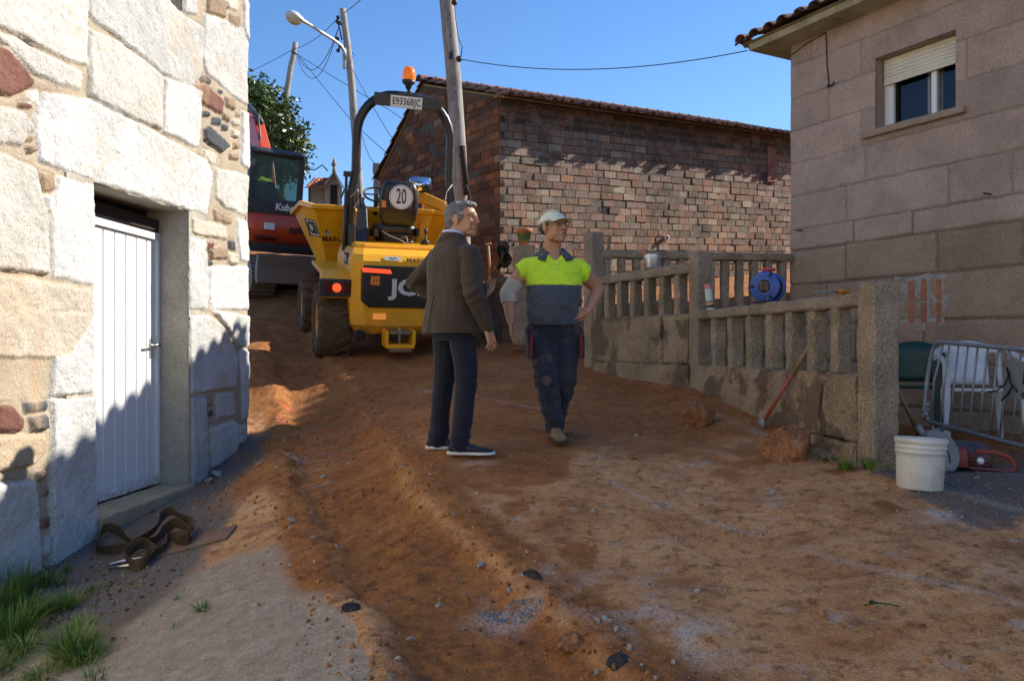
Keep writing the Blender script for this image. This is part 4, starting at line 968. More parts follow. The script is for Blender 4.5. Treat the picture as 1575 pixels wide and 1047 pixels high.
# hitch
plain('worn_metal', (.30, .25, .2), .45, .7, var=.3, dirt=(.25, .12, .05, .8))
mb = MB(); mb.T = Matrix.Translation((0, .12, .06)); mb.box((-.86, -.18, .20), (-.55, .18, .25)); mb.box((-.86, -.19, .25), (-.60, -.15, .42)); mb.box((-.86, .15, .25), (-.60, .19, .42)); hitch = mb.build('hitch', 'machine_yellow', dump, .006)
mb = MB(); mb.T = Matrix.Translation((0, .12, .06)); mb.box((-.86, -.14, .38), (-.62, .14, .41)); mb.box((-.90, -.14, .16), (-.62, .14, .20)); mb.tube([(-.78, 0, .14), (-.78, 0, .45)], .022); mb.build('drawbar', 'worn_metal', hitch, .004)
# roll bar
XB = .20
pts = []
HWB = .68; zt = 3.45
for sgn in (1,):
    pass
base = [(XB, HWB, 1.12), (XB, HWB - .0, 2.15), (XB - .0, HWB - .05, 2.45)]
arc = []
for i in range(9):
    a = math.pi / 2 * i / 8; arc.append((XB, (HWB - .54) + .49 * math.cos(a), zt - .54 + .54 * math.sin(a)))
half = base + arc
full = half + [(x, -y, z) for x, y, z in half[::-1]]
# resample for a smooth bend
mb = MB(); mb.tube(full, .060, 12); rops = mb.build('roll_bar', 'machine_black', dump); rops.location.y = -.07
mb = MB()
for sg in (1, -1):
    mb.box((XB - .11, sg * HWB - .05, 1.10), (XB + .12, sg * HWB + .05, 1.16)) if 0 else None; mb.hexa([(XB - .10, sg * HWB - .035, 1.16), (XB + .10, sg * HWB - .035, 1.16), (XB + .10, sg * HWB + .035, 1.16), (XB - .10, sg * HWB + .035, 1.16), (XB - .062, sg * HWB - .05, 1.75), (XB + .062, sg * HWB - .05, 1.75), (XB + .062, sg * HWB + .05, 1.75), (XB - .062, sg * HWB + .05, 1.75)])
split_pieces(mb.build('roll_bar_foot', 'machine_black', rops, .01))
mb = MB(); mb.tube([(XB - .03, HWB + .075, 2.36), (XB - .02, HWB + .085, 1.45)], .020, 8); mb.tube([(XB - .03, HWB + .075, 2.0), (XB - .02, HWB + .08, 1.45)], .028, 8); mb.box((XB - .05, HWB + .0, 2.36), (XB + .02, HWB + .11, 2.43)); mb.box((XB - .05, HWB + .0, 1.40), (XB + .02, HWB + .11, 1.47))
mb.build('gas_strut', 'machine_black', rops, .004)
mb = MB(); mb.box((XB - .085, -.47, zt - .155), (XB - .055, .43, zt + .005)); pb = mb.build('plate_holder', 'machine_black', rops, .006)
mb = MB(); mb.box((XB - .098, -.20, zt - .165), (XB - .086, .22, zt - .015)); pl = mb.build('number_plate', 'plate_cream', pb, .003)
ptext('E9336BJC', .125, 'text_brown', 'lettering', pl, (XB - .1, .01, zt - .088), TB, sx=.70, space=1.08, bold=.001)
mb = MB()
for z in (-.12, -.09, -.05): mb.ball((XB - .088, .39, zt + z), .007, n=6, m=4)
mb.box((XB - .095, -.46, zt - .13), (XB - .085, -.40, zt - .03)); split_pieces(mb.build('bolt', 'machine_black', pb))
mb = MB(); mb.tube([(XB, -.04, zt + .03), (XB, -.04, zt + .08), (XB, -.03, zt + .12)], .018, 8); mb.ball((XB, -.04, zt + .07), .03); mb.lathe([(.03, 0), (.045, .05), (.085, .08), (.088, .12), (0, .12)], Matrix.Translation((XB, -.03, zt + .09)), 18); bs = mb.build('beacon_stalk', 'black_plastic', rops)
mb = MB(); mb.lathe([(.083, 0), (.086, .05), (.084, .10), (.07, .15), (.04, .175), (0, .18)], Matrix.Translation((XB, -.03, zt + .205)), 20, cap=False); mb.build('beacon_lens', 'beacon_amber', bs)
# operator station: seat with sign
SX, SY = .62, -.10
mb = MB()
def rr_(cx, cy, z, hx, hy, e=4, n=20):
    o = []
    for i in range(n):
        a = 2 * math.pi * i / n; c_, s_ = math.cos(a), math.sin(a)
        o.append((cx + hx * math.copysign(abs(c_) ** (2 / e), c_), cy + hy * math.copysign(abs(s_) ** (2 / e), s_), z))
    return o
mb.loft([rr_(SX + .25, SY, 1.62, .20, .24), rr_(SX + .25, SY, 1.66, .27, .28), rr_(SX + .25, SY, 1.74, .29, .29), rr_(SX + .25, SY, 1.78, .25, .26)])
mb.loft([rr_(SX, SY, 1.76, .05, .20), rr_(SX - .03, SY, 1.84, .085, .25), rr_(SX - .05, SY, 1.98, .10, .265), rr_(SX - .06, SY, 2.12, .105, .27), rr_(SX - .07, SY, 2.26, .10, .245), rr_(SX - .08, SY, 2.34, .085, .21), rr_(SX - .08, SY, 2.37, .05, .16)])
seat = mb.build('seat', 'seat_vinyl', dump)
mb = MB(); mb.box((SX - .185, SY - .155, 1.98), (SX - .14, SY + .155, 2.30)); mb.build('seat_shell', 'black_plastic', seat, .02)
mb = MB()
for k in range(5): mb.loft([rr_(SX + .22, SY, 1.535 + k * .022, .26 - .01 * (k % 2), .27 - .015 * (k % 2)), rr_(SX + .22, SY, 1.553 + k * .022, .26 - .01 * (k % 2), .27 - .015 * (k % 2))])
mb.box((SX - .05, SY - .31, 1.62), (SX + .35, SY - .27, 1.74)); mb.box((SX - .05, SY + .27, 1.60), (SX + .35, SY + .33, 1.70)); mb.build('suspension', 'black_plastic', seat)
mb = MB(); mb.lathe([(0, 0), (.165, 0), (.165, .008), (0, .008)], Matrix.Translation((SX - .187, SY + .0, 2.15)) @ Matrix.Rotation(R(-90), 4, 'Y'), 40, False); sg_ = mb.build('speed_sign', 'sign_white', seat)
mb = MB(); mb.lathe([(.150, .009), (.155, .009)], Matrix.Translation((SX - .187, SY + .0, 2.15)) @ Matrix.Rotation(R(-90), 4, 'Y'), 40, False, False); mb.build('rim', 'digits_black', sg_)
ptext('20', .29, 'digits_black', 'numerals', sg_, (SX - .198, SY, 2.15), TB, sx=.5, bold=.002)
mb = MB(); mb.box((SX - .16, SY + .20, 2.0), (SX - .155, SY + .26, 2.09)); mb.build('sticker', 'reflector_orange', seat)
# console left of the seat, guard rail, steering wheel, levers
mb = MB(); mb.hexa([(.55, .30, 1.50), (1.25, .30, 1.50), (1.25, .50, 1.50), (.55, .50, 1.50), (.75, .30, 1.98), (1.25, .30, 2.15), (1.25, .46, 2.15), (.75, .46, 1.98)]); mb.build('console', 'black_plastic', dump, .02)
mb = MB(); mb.tube([(.50, .52, 1.50), (.50, .52, 1.74), (.56, .50, 1.88), (.66, .48, 1.95), (.80, .46, 1.95)], .022, 8); mb.tube([(.64, .50, 1.50), (.66, .49, 1.90)], .018, 8); mb.build('grab_rail', 'machine_yellow', dump)
mb = MB(); ring = [(1.02 + .16 * math.cos(a) * .8, .12 + .19 * math.sin(a), 2.18 + .10 * math.cos(a)) for a in [2 * math.pi * i / 20 for i in range(21)]]; mb.tube(ring, .016, 6, False); mb.tube([(1.02, .12, 2.18), (1.15, .12, 1.9)], .03, 8); mb.tube([(1.02, .3, 2.18), (1.02, -.06, 2.18)], .012, 6); mb.build('steering_wheel', 'black_plastic', dump)
mb = MB(); mb.tube([(.50, .70, 2.1), (.60, .62, 2.26), (.80, .55, 2.26), (.95, .50, 2.16), (1.0, .48, 2.0)], .014, 6); mb.ball((.56, .50, 2.18), (.05, .05, .06)); mb.box((.56, .42, 2.06), (.64, .50, 2.16)); mb.tube([(.7, .38, 1.98), (.66, .42, 2.10), (.6, .46, 2.12)], .012, 6)
for k in range(4): mb.tube([(.78 + .04 * k, .34 + .04 * k, 1.96), (.74 + .04 * k, .36 + .04 * k, 2.10)], .010, 6); mb.ball((.74 + .04 * k, .36 + .04 * k, 2.11), .02, n=8, m=5)
mb.build('control_lever', 'black_plastic', dump)
mb = MB(); mb.lathe([(.07, 0), (.06, .03), (.065, .035), (.045, .06), (.015, .07), (.012, .14)], Matrix.Translation((.42, -.46, 1.52)), 14); mb.ball((.42, -.46, 1.70), (.028, .028, .045)); mb.build('joystick', 'black_plastic', dump)
mb = MB(); mb.tube([(.45, .15, 1.68), (.36, .05, 1.62), (.28, -.06, 1.58), (.22, -.14, 1.53)], .009, 6); mb.tube([(.42, -.12, 1.60), (.34, -.17, 1.62), (.30, -.19, 1.53)], .008, 6); mb.build('breather_hose', 'hose', dump)
# mirror on the right
mb = MB(); mb.loft([rr_(0, 0, -.02, .10, .16, 5), rr_(0, 0, .0, .115, .175, 5), rr_(0, 0, .04, .105, .165, 5)])
mir = mb.build('mirror', 'black_plastic', dump); mir.matrix_local = Matrix.Translation((.9, -.46, 2.36)) @ Matrix.Rotation(R(90), 4, 'Y') @ Matrix.Rotation(R(0), 4, 'X')
mb = MB(); mb.loft([rr_(0, 0, -.025, .098, .158, 5), rr_(0, 0, -.021, .098, .158, 5)]); mb.build('mirror_glass', 'mirror', mir)
mb = MB(); mb.tube([(.95, -.46, 2.28), (1.0, -.4, 2.0), (1.0, -.4, 1.5)], .014, 6); mb.build('mirror_arm', 'black_plastic', dump)
mb = MB(); mb.box((.1, -.80, 1.52), (.16, -.72, 1.78)); mb.build('stay', 'machine_yellow', dump)
# cable tangle on the right post
plain('cable_white', (.6, .58, .52), .5)
mb = MB(); mb.tube([(XB - .07, -.66, 2.35), (XB - .10, -.58, 2.25), (XB - .1, -.56, 2.1), (XB - .1, -.64, 2.0), (XB - .1, -.60, 1.92), (XB - .1, -.54, 1.98)], .006, 6); mb.tube([(XB - .07, -.76, 2.1), (XB - .10, -.80, 1.95), (XB - .1, -.74, 1.85)], .006, 6); mb.build('cable', 'cable_white', rops)
mb = MB(); mb.tube([(XB - .06, .70, 2.1), (XB - .10, .62, 2.2), (XB - .09, .60, 2.05), (XB - .1, .66, 1.96)], .006, 6); mb.build('cable', 'cable_white', rops)
# the skip, on the front half
paint('skip_yellow', (.95, .44, .008), .38, amt=.30)
skz = 0
top = [(1.16, -.70, 2.02), (1.06, 1.00, 2.00), (1.42, 1.13, 2.04), (2.95, 1.12, 1.90), (3.05, -1.12, 1.90), (1.28, -1.10, 2.02)]
bot = [(1.50, -.45, 1.12), (1.50, .74, 1.12), (1.75, .84, 1.12), (2.6, .72, 1.10), (2.6, -.72, 1.10), (1.60, -.70, 1.12)]
mb = MB(); n = 6
inn = []
ctr = Vector((2.05, 0, 0))
rim_ = [Vector(p) for p in top]; rim_in = [Vector((p[0] + (ctr.x - p[0]) * .05, p[1] * .95, p[2])) for p in top]; bin_ = [Vector((p[0] + (ctr.x - p[0]) * .05, p[1] * .94, p[2] + .03)) for p in bot]
lip = [Vector((p[0] + (p[0] - ctr.x) * .045, p[1] * 1.035, p[2] + .0)) for p in top]; lipb = [Vector((p.x, p.y, p.z - .07)) for p in lip]; lipc = [Vector(p) + (Vector(q) - Vector(p)) * .085 for p, q in zip(top, bot)]
mb.loft([[Vector(p) for p in bot], lipc, lipb, lip, rim_in, bin_], True, True, False)
skip = mb.build('skip', 'skip_yellow', dump, .012, 2)
# things on the skip's rear faces: build frames on each face
def face_frame(a, b, c, d):            # a bottom-left, b bottom-right, c top-right, d top-left as seen from outside
    a, b, c, d = map(Vector, (a, b, c, d)); ux = ((b - a) + (c - d)).normalized(); up = ((d - a) + (c - b)); nn = ux.cross(up).normalized(); uy = nn.cross(ux).normalized()
    o = (a + b + c + d) / 4; return Matrix(((ux.x, uy.x, nn.x, o.x), (ux.y, uy.y, nn.y, o.y), (ux.z, uy.z, nn.z, o.z), (0, 0, 0, 1)))
F1 = face_frame(bot[1], bot[0], top[0], top[1])
F2 = face_frame(bot[2], bot[1], top[1], top[2])
def put(o, F, x, y, off=.006):
    o.parent = skip; o.matrix_local = F @ Matrix.Translation((x, y, off)) @ Matrix.Diagonal((o.scale.x, 1, 1, 1)); return o
mb = MB(); mb.box((-.125, -.105, 0), (.105, .105, .003)); lg_ = put(mb.build('emblem_panel', 'logo_gray', None), F1, -.56, .12, .003)
mb = MB()
for dx in (0, .055):
    mb.add([(-.11 + dx, -.07, .004), (-.085 + dx, -.07, .004), (-.04 + dx, .06, .004), (-.05 + dx, .085, .004)], [(0, 1, 2, 3)]); mb.add([(-.05 + dx, .085, .004), (-.045 + dx, .05, .004), (.03 + dx, -.07, .004), (.055 + dx, -.07, .004)], [(0, 1, 2, 3)])
em = mb.build('emblem', 'lettering_black', lg_)
mb = MB(); mb.add([(.06, -.06, .005), (.09, -.07, .005), (.02, .07, .005), (.005, .05, .005)], [(0, 1, 2, 3)]); plain('mark_orange', (.75, .16, .01), .5); mb.build('emblem', 'mark_orange', lg_)
put(ptext('MARCONS', .12, 'text_brown', 'lettering', None, bold=.003, sx=.86), F1, -.45, -.05)
put(ptext('www.marcons.es', .06, 'text_orange', 'lettering', None, sx=.95, space=1.1), F1, -.44, -.135)
mb = MB(); mb.box((-.17, -.13, 0), (.17, .13, .003)); jp = put(mb.build('emblem_panel', 'lettering_black', None), F2, -.02, .10, .003)
mb = MB(); mb.box((-.155, -.115, .003), (.155, .115, .006)); mb.build('emblem', 'logo_white', jp); ptext('JCB', .25, 'lettering_black', 'emblem', jp, (0, 0, .008), bold=.010, sx=.78)
for (x, y) in ((.50, .22), (.50, .02)):
    mb = MB(); mb.box((-.05, -.08, 0), (.05, .08, .003)); q = put(mb.build('sticker', 'mark_orange' if y > .1 else 'sign_white', None), F1, x, y, .003)
# yellow arm to the right of the seat
mb = MB(); mb.hexa([(1.15, -.98, 1.98), (1.15, -.46, 2.16), (1.45, -.46, 2.16), (1.45, -.98, 1.98), (1.15, -1.0, 2.12), (1.15, -.44, 2.32), (1.45, -.44, 2.32), (1.45, -1.0, 2.12)]); mb.hexa([(1.2, -.62, 1.5), (1.2, -.50, 1.5), (1.35, -.50, 1.5), (1.35, -.62, 1.5), (1.2, -.80, 2.06), (1.2, -.62, 2.10), (1.35, -.62, 2.10), (1.35, -.80, 2.06)])
mb.build('skip_bracket', 'skip_yellow', skip, .012)
# lettering on the engine cover
mb = MB(); mb.box((-.005, -.10, -.03), (0, .10, .03)); e_ = mb.build('emblem_panel', 'logo_gray', body); e_.matrix_local = Matrix.Translation((-.643, .21, 1.358)) @ Matrix.Rotation(R(35), 4, 'Y')
mb = MB(); mb.add([(-.007, .06, -.02), (-.007, .03, .02), (-.007, .0, -.005), (-.007, -.03, .02), (-.007, -.07, -.02), (-.007, -.03, .005), (-.007, .0, -.02), (-.007, .03, .005)], [(0, 1, 7), (1, 2, 6, 7), (2, 3, 5, 6), (3, 4, 5)]); mb.build('emblem', 'lettering_black', e_)
o = ptext('MARCONS', .06, 'text_brown', 'lettering', body, (-.650, -.18, 1.352), (0, 0, 0), sx=1.5, bold=.002); o.rotation_euler = (Matrix.Rotation(R(30), 3, 'Y') @ TB.to_matrix()).to_euler()
mb = MB(); mb.box((-.35, .722, 1.25), (-.10, .730, 1.40)); j_ = mb.build('emblem_panel', 'digits_black', body, .003)
ptext('JCB', .10, 'logo_white', 'emblem', j_, (-.225, .733, 1.325), (R(90), 0, R(180)), bold=.003)
mb = MB(); mb.add([(-.64, .60, 1.22), (-.60, .715, 1.22), (-.50, .725, 1.30), (-.56, .71, 1.36)], [(0, 1, 2, 3)]); 
# ---------------- tracked excavator ----------------
paint('digger_red', (.56, .060, .014), .38, (.20, .10, .05), .35)
paint('digger_gray', (.045, .047, .05), .45, (.14, .10, .07), .35)
paint('digger_steel', (.20, .17, .14), .6, (.22, .13, .07), .8)
paint('digger_light', (.38, .38, .38), .5, (.2, .15, .1), .4)
t = NT('cab_glass'); M['cab_glass'] = t.out((.22, .34, .29), .03, Transmission_Weight=.72, IOR=1.25)
plain('hi_vis_yellow', (.55, .85, .02), .8); plain('sticker_blue', (.05, .16, .42), .4)
plain('skin', (.46, .24, .15), .5, var=.08)
XP = Vector((-4.66, 16.2, 1.12)); XYAW = R(90 + 38)
exc = empty('tracked_excavator', XP, label='orange red tracked excavator with dark cab and rear dozer blade, uphill beyond the dumper', cat='excavator')
exc.rotation_euler = (Matrix.Rotation(XYAW, 3, 'Z') @ Matrix.Rotation(-R(9), 3, 'Y')).to_euler()
# tracks (undercarriage faces a little less to the left)
for sg in (1, -1):
    mb = MB(); pts = []; Lh, rt, n = 1.15, .34, 10
    for i in range(n + 1): a = -math.pi / 2 + math.pi * i / n; pts.append((Lh + rt * math.cos(a), rt + rt * math.sin(a)))
    for i in range(n + 1): a = math.pi / 2 + math.pi * i / n; pts.append((-Lh + rt * math.cos(a), rt + rt * math.sin(a)))
    mb.prism(pts, sg * .88 - .21, sg * .88 + .21, 'y'); 
    tot = []; 
    for k in range(len(pts)):
        a_, b_ = Vector(pts[k]), Vector(pts[(k + 1) % len(pts)]); m_ = max(1, int((b_ - a_).length / .13))
        for q in range(m_): tot.append((a_ + (b_ - a_) * q / m_, (b_ - a_).normalized()))
    for p_, d_ in tot:
        nn = Vector((d_.y, -d_.x)); 
        mb.add([(p_.x + d_.x * a + nn.x * b, sg * .88 + s_ * .225, p_.y + d_.y * a + nn.y * b) for s_ in (-1, 1) for a, b in ((-.035, 0), (.035, 0), (.025, .03), (-.025, .03))], [(0, 1, 2, 3), (7, 6, 5, 4), (0, 4, 5, 1), (1, 5, 6, 2), (2, 6, 7, 3), (3, 7, 4, 0)])
    mb.build('track', 'digger_steel', exc)
mb = MB(); mb.box((-.9, -.66, .25), (.9, .66, .52)); mb.lathe([(.5, 0), (.5, .16), (.45, .2)], Matrix.Translation((0, 0, .52)), 24); mb.build('undercarriage', 'digger_gray', exc, .03)
# rear dozer blade
mb = MB(); bl = [(-1.75, .28), (-1.68, .34), (-1.66, .55), (-1.72, .78), (-1.80, .80), (-1.77, .55), (-1.82, .30)]
mb.prism(bl, -1.12, 1.12, 'y'); blade = mb.build('dozer_blade', 'digger_steel', exc, .008)
mb = MB()
for sg in (1, -1): mb.hexa([(-1.70, sg * .45 - .07, .36), (-.5, sg * .4 - .07, .28), (-.5, sg * .4 + .07, .28), (-1.70, sg * .45 + .07, .36), (-1.70, sg * .45 - .07, .52), (-.5, sg * .4 - .07, .45), (-.5, sg * .4 + .07, .45), (-1.70, sg * .45 + .07, .52)])
mb.build('blade_arm', 'digger_gray', blade, .01)
# upper body
def round_rear(z, x0, x1, hw, n=9, e=.35):
    o = [(x1, -hw, z)]
    for i in range(n):
        a = -math.pi / 2 + math.pi * i / (n - 1); o.append((x0 + .5 - (.5) * max(0, math.cos(a)) ** e if 0 else x0 + .42 - .42 * math.cos(a) ** .5 if abs(a) < 1.56 else x0 + .42, hw * math.sin(a), z))
    o.append((x1, hw, z)); return o
mb = MB(); mb.loft([round_rear(.80, -1.05, .95, 1.05), round_rear(.98, -1.10, .95, 1.08)]); mb.build('skirt', 'digger_gray', exc, .01)
mb = MB(); mb.loft([round_rear(.985, -1.12, .2, 1.08), round_rear(1.30, -1.13, .2, 1.08), round_rear(1.45, -1.08, .2, 1.06), round_rear(1.50, -1.02, .2, 1.04)]); cw_ = mb.build('counterweight', 'digger_red', exc)
mb = MB(); mb.box((-.95, -.04, 1.0), (-1.137, .06, 1.48)) if 0 else mb.box((-1.139, .60, 1.22), (-1.10, .78, 1.34)); mb.build('sticker', 'sign_white', cw_)
mb = MB(); mb.hexa([(-1.15, .55, 1.02), (-1.05, .55, 1.02), (-1.0, .95, 1.02), (-1.1, .95, 1.02), (-1.15, .58, 1.10), (-1.05, .58, 1.10), (-1.0, .9, 1.10), (-1.1, .9, 1.10)]); mb.build('lamp', 'lamp_dark_red', cw_, .01)
plain('decal_dark', (.10, .02, .015), .6)
mb = MB(); mb.add([(-1.142, .32, 1.18), (-1.142, -.25, 1.20), (-1.142, .0, 1.26), (-1.142, .10, 1.32), (-1.142, .22, 1.27), (-1.142, .30, 1.31)], [(0, 1, 2, 3, 4, 5)]); mb.build('decal', 'decal_dark', cw_)
mb = MB(); mb.loft([[(-1.0, -.98, 1.50), (.6, -1.0, 1.50), (.6, -.05, 1.50), (-1.0, -.05, 1.50)], [(-.9, -.95, 1.80), (.6, -.95, 1.80), (.6, -.05, 1.80), (-.9, -.05, 1.80)]], smooth=False); mb.build('engine_hood', 'digger_gray', exc, .04, 3)
# cab: posts, roof, panes
CX0, CX1, CY0, CY1 = -.86, .85, -.02, 1.02; Z0, Z1, Z2 = 1.50, 1.78, 2.56
mb = MB(); mb.box((CX0, CY0, Z0 - .02), (CX1, CY1, Z1)); cabb = mb.build('cab', 'digger_gray', exc, .03, 3)
mb = MB()
for (x, y) in ((CX0 + .04, CY0 + .05), (CX0 + .04, CY1 - .05), (CX1 - .05, CY0 + .05), (CX1 - .05, CY1 - .05), (.1, CY1 - .04)): mb.box((x - .05, y - .05, Z1 - .01), (x + .05, y + .05, Z2))
mb.build('pillar', 'digger_gray', cabb, .015)
mb = MB(); mb.loft([rr_((CX0 + CX1) / 2, .5, Z2, .90, .56, 8), rr_((CX0 + CX1) / 2, .5, Z2 + .06, .92, .58, 8), rr_((CX0 + CX1) / 2, .5, Z2 + .12, .85, .50, 8)]); mb.build('roof', 'digger_gray', cabb)
mb = MB(); mb.box((CX0 + .02, CY0 + .1, Z1 + .0), (CX0 + .03, CY1 - .1, Z2)); mb.build('rear_window', 'cab_glass', cabb)
mb = MB(); mb.box((CX0 + .1, CY1 - .03, Z1), (CX1 - .1, CY1 - .02, Z2)); mb.build('door_window', 'cab_glass', cabb)
mb = MB(); mb.box((CX1 - .03, CY0 + .1, Z1), (CX1 - .02, CY1 - .1, Z2)); mb.build('windscreen', 'cab_glass', cabb)
ptext('Kubota', .175, 'sign_white', 'lettering', cabb, (CX0 - .035, .26, Z0 + .14), TB, bold=.006, shear=.1)
mb = MB(); mb.lathe([(0, 0), (.19, 0), (.19, .006), (0, .006)], Matrix.Translation((CX0 + .045, .60, Z1 + .05)) @ Matrix.Rotation(R(-90), 4, 'Y'), 28, False); rs2 = mb.build('round_sticker', 'sign_white', cabb)
mb = MB(); mb.lathe([(0, .006), (.15, .006), (.15, .010), (0, .010)], Matrix.Translation((CX0 + .045, .60, Z1 + .05)) @ Matrix.Rotation(R(-90), 4, 'Y'), 28, False); mb.build('round_sticker', 'sticker_blue', rs2)
mb = MB(); mb.tube([(CX0 - .02, CY0, Z2 - .15), (CX0 - .1, CY0 - .16, Z2 - .16), (CX0 - .1, CY0 - .3, Z2 - .05), (CX0 - .1, CY0 - .42, Z2 - .14)], .012, 6); mb.build('aerial', 'digger_gray', cabb)
mb = MB(); mb.box((-.1, .25, 1.80), (.35, .75, 1.95)); mb.box((-.22, .27, 1.95), (-.08, .73, 2.12)); mb.build('seat', 'seat_vinyl', cabb, .05)
# boom and cylinders
def bar(mb, a, b, w0, h0, w1, h1):
    a, b = Vector(a), Vector(b); d = (b - a).normalized(); s_ = Vector((0, 1, 0)); u_ = s_.cross(d).normalized()
    if u_.z < 0: u_ = -u_
    P8 = []
    for p_, w_, h_ in ((a, w0, h0), (b, w1, h1)): P8.append([p_ - s_ * w_ - u_ * h_, p_ + s_ * w_ - u_ * h_, p_ + s_ * w_ + u_ * h_, p_ - s_ * w_ + u_ * h_])
    mb.loft(P8, smooth=False)
mb = MB(); mb.box((.85, -.38, .85), (1.25, .0, 1.45)); mb.build('swing_post', 'digger_red', exc, .04)
mb = MB(); bar(mb, (1.05, -.2, 1.3), (1.75, -.2, 2.7), .11, .18, .12, .24); bar(mb, (1.70, -.2, 2.6), (2.3, -.2, 3.35), .12, .24, .11, .22); bar(mb, (2.2, -.2, 3.3), (3.6, -.2, 3.75), .11, .22, .09, .14); boom = mb.build('boom', 'digger_red', exc, .02)
mb = MB(); mb.tube([(2.0, -.2, 3.45), (3.3, -.2, 4.1)], .06, 10); mb.tube([(1.3, -.2, 1.3), (2.2, -.36, 2.7)], .06, 10); mb.tube([(1.6, -.12, 2.6), (2.0, -.12, 3.6), (2.5, -.12, 3.8)], .025, 6); mb.build('hydraulic_cylinder', 'digger_gray', boom)
mb = MB(); bar(mb, (3.55, -.2, 3.85), (3.9, -.2, 2.0), .09, .16, .07, .10); mb.build('stick', 'digger_red', boom, .02)
mb = MB()
pr = [(3.7, 2.0), (4.15, 1.9), (4.3, 1.5), (4.0, 1.2), (3.6, 1.3), (3.65, 1.45), (3.95, 1.4), (4.1, 1.6), (4.0, 1.75), (3.7, 1.75)]
mb.prism(pr, -.5, .1, 'y'); mb.build('bucket', 'digger_steel', boom, .01)
# ---------------- poles, lamp, cables, tree, far buildings ----------------
t = NT('pole_wood'); g_ = t.noise(3, 6, .7, t.coord((14, 14, 1))); c = t.mix(t.ramp(g_, (.3, 0), (.7, 1)), (.17, .145, .12), (.44, .40, .35))
c = t.mix(t.ramp(t.noise(2, 5), (.5, 0), (.7, .6)), c, (.10, .075, .055)); M['pole_wood'] = t.out(c, .9, t.bump(g_, .7, .01))
plain('galvanised', (.42, .44, .45), .45, .6, var=.2, sc=15)
plain('cable_black', (.02, .02, .022), .6)
def pole(pts, r0, r1, label, rot=0):
    base = pts[0]; e = empty('utility_pole', base, label=label, cat='pole', group='wooden utility poles')
    mb = MB(); pts2 = [p - base for p in pts]
    N = 14; pp = []
    for i in range(N + 1):
        q = i / N * (len(pts2) - 1); k = min(int(q), len(pts2) - 2); f = q - k; p = pts2[k].lerp(pts2[k + 1], f) + mnoise.noise_vector(Vector((i * .7, r0 * 90, 0))) * .012; pp.append(p)
    mb.tube(pp, [r0 + (r1 - r0) * i / N for i in range(N + 1)], 12); mb.build('pole', 'pole_wood', e); return e
b1 = P(716, 470, 13.0); b1.z = gz(b1.x, 13.0) - .2
p1 = pole([b1, P(709, 300, 13.0), P(698, 120, 13.0), P(686, -10, 13.0), P(672, -170, 13.0)], .135, .105, 'thick weathered wooden utility pole in front of the barn gable')
mb = MB(); o_ = Vector(p1.location)
a_ = P(711, 225, 12.86) - o_; b_ = P(718, 300, 12.86) - o_; mb.tube([a_, b_], .05, 6); mb.tube([P(716, 285, 12.8) - o_, P(722, 300, 12.8) - o_, P(719, 330, 12.8) - o_], .03, 6)
mb.build('splice_bar', 'old_timber', p1)
mb = MB(); mb.ball(P(699, 4, 12.86) - o_, .05); mb.ball(P(706, 91, 12.86) - o_, .05); mb.box(tuple(P(694, 86, 12.88) - o_ - Vector((.03, .03, .05))), tuple(P(694, 86, 12.88) - o_ + Vector((.03, .03, .05)))); 
mb.tube([P(699, 5, 12.84) - o_, P(701, 30, 12.84) - o_, P(706, 60, 12.8) - o_, P(711, 72, 12.7) - o_, P(709, 88, 12.84) - o_], .008, 5)
for yy in (22, 54, 77, 130, 141, 240): mb.ball(P(690 + yy * .07, yy, 12.87) - o_, .016, n=6, m=4)
split_pieces(mb.build('insulator', 'cable_black', p1))
b2 = P(556, 300, 22.0); b2.z = gz(b2.x, 22.0) - .2
p2 = pole([b2, P(552, 280, 22), P(546, 200, 22), P(540, 120, 22), P(533, 60, 22), P(527, 14, 22)], .12, .085, 'darker wooden utility pole carrying the street lamp')
mb = MB(); o_ = Vector(p2.location)
for (x, y) in ((520, 27), (523, 36), (519, 60), (520, 78), (523, 72), (519, 34)): mb.ball(P(x, y, 21.9) - o_, .055, n=8, m=5)
mb.tube([P(519, 25, 21.9) - o_, P(521, 40, 21.9) - o_, P(526, 62, 21.9) - o_], .02, 5); mb.tube([P(526, 70, 21.9) - o_, P(519, 79, 21.8) - o_], .02, 5)
mb.tube([P(541, 80, 21.9) - o_, P(545, 86, 21.8) - o_, P(541, 88, 21.9) - o_], .01, 5)
split_pieces(mb.build('insulator', 'cable_black', p2))
b3 = P(434, 250, 27.0); b3.z = gz(b3.x, 27.0) - .2
p3 = pole([b3, P(435, 184, 27), P(446, 110, 27), P(455, 66, 27)], .11, .085, 'far leaning wooden utility pole behind the tree')
mb = MB(); o_ = Vector(p3.location); mb.tube([P(449, 80, 26.9) - o_, P(457, 84, 26.9) - o_], .03, 5); mb.build('insulator', 'cable_black', p3)
# street lamp on its arm, fixed to the second pole
LP = P(531, 90, 21.85)
lamp = empty('street_lamp', LP, label='street lamp with pale oval head on a curved arm', cat='street lamp')
mb = MB(); arm = [P(531, 92, 21.82), P(530, 80, 21.8), P(524, 70, 21.7), P(512, 61, 21.4), P(496, 51, 21.1), P(479, 40, 20.8)]
mb.tube([p - LP for p in arm], [.045, .045, .042, .04, .038, .035], 8); mb.box(tuple(P(530, 96, 21.85) - LP - Vector((.05, .05, .16))), tuple(P(530, 80, 21.85) - LP + Vector((.04, .05, .1)))); mb.build('arm', 'galvanised', lamp)
plain('lamp_shell', (.60, .62, .64), .4, .2); plain('lamp_bowl_mat', (.45, .44, .30), .25, var=.25, sc=5)
la, lb_ = P(481, 42, 20.8) - LP, P(440, 20, 20.4) - LP; ld = (lb_ - la).normalized(); lu = Vector((0, -1, 0)).cross(ld).normalized(); 
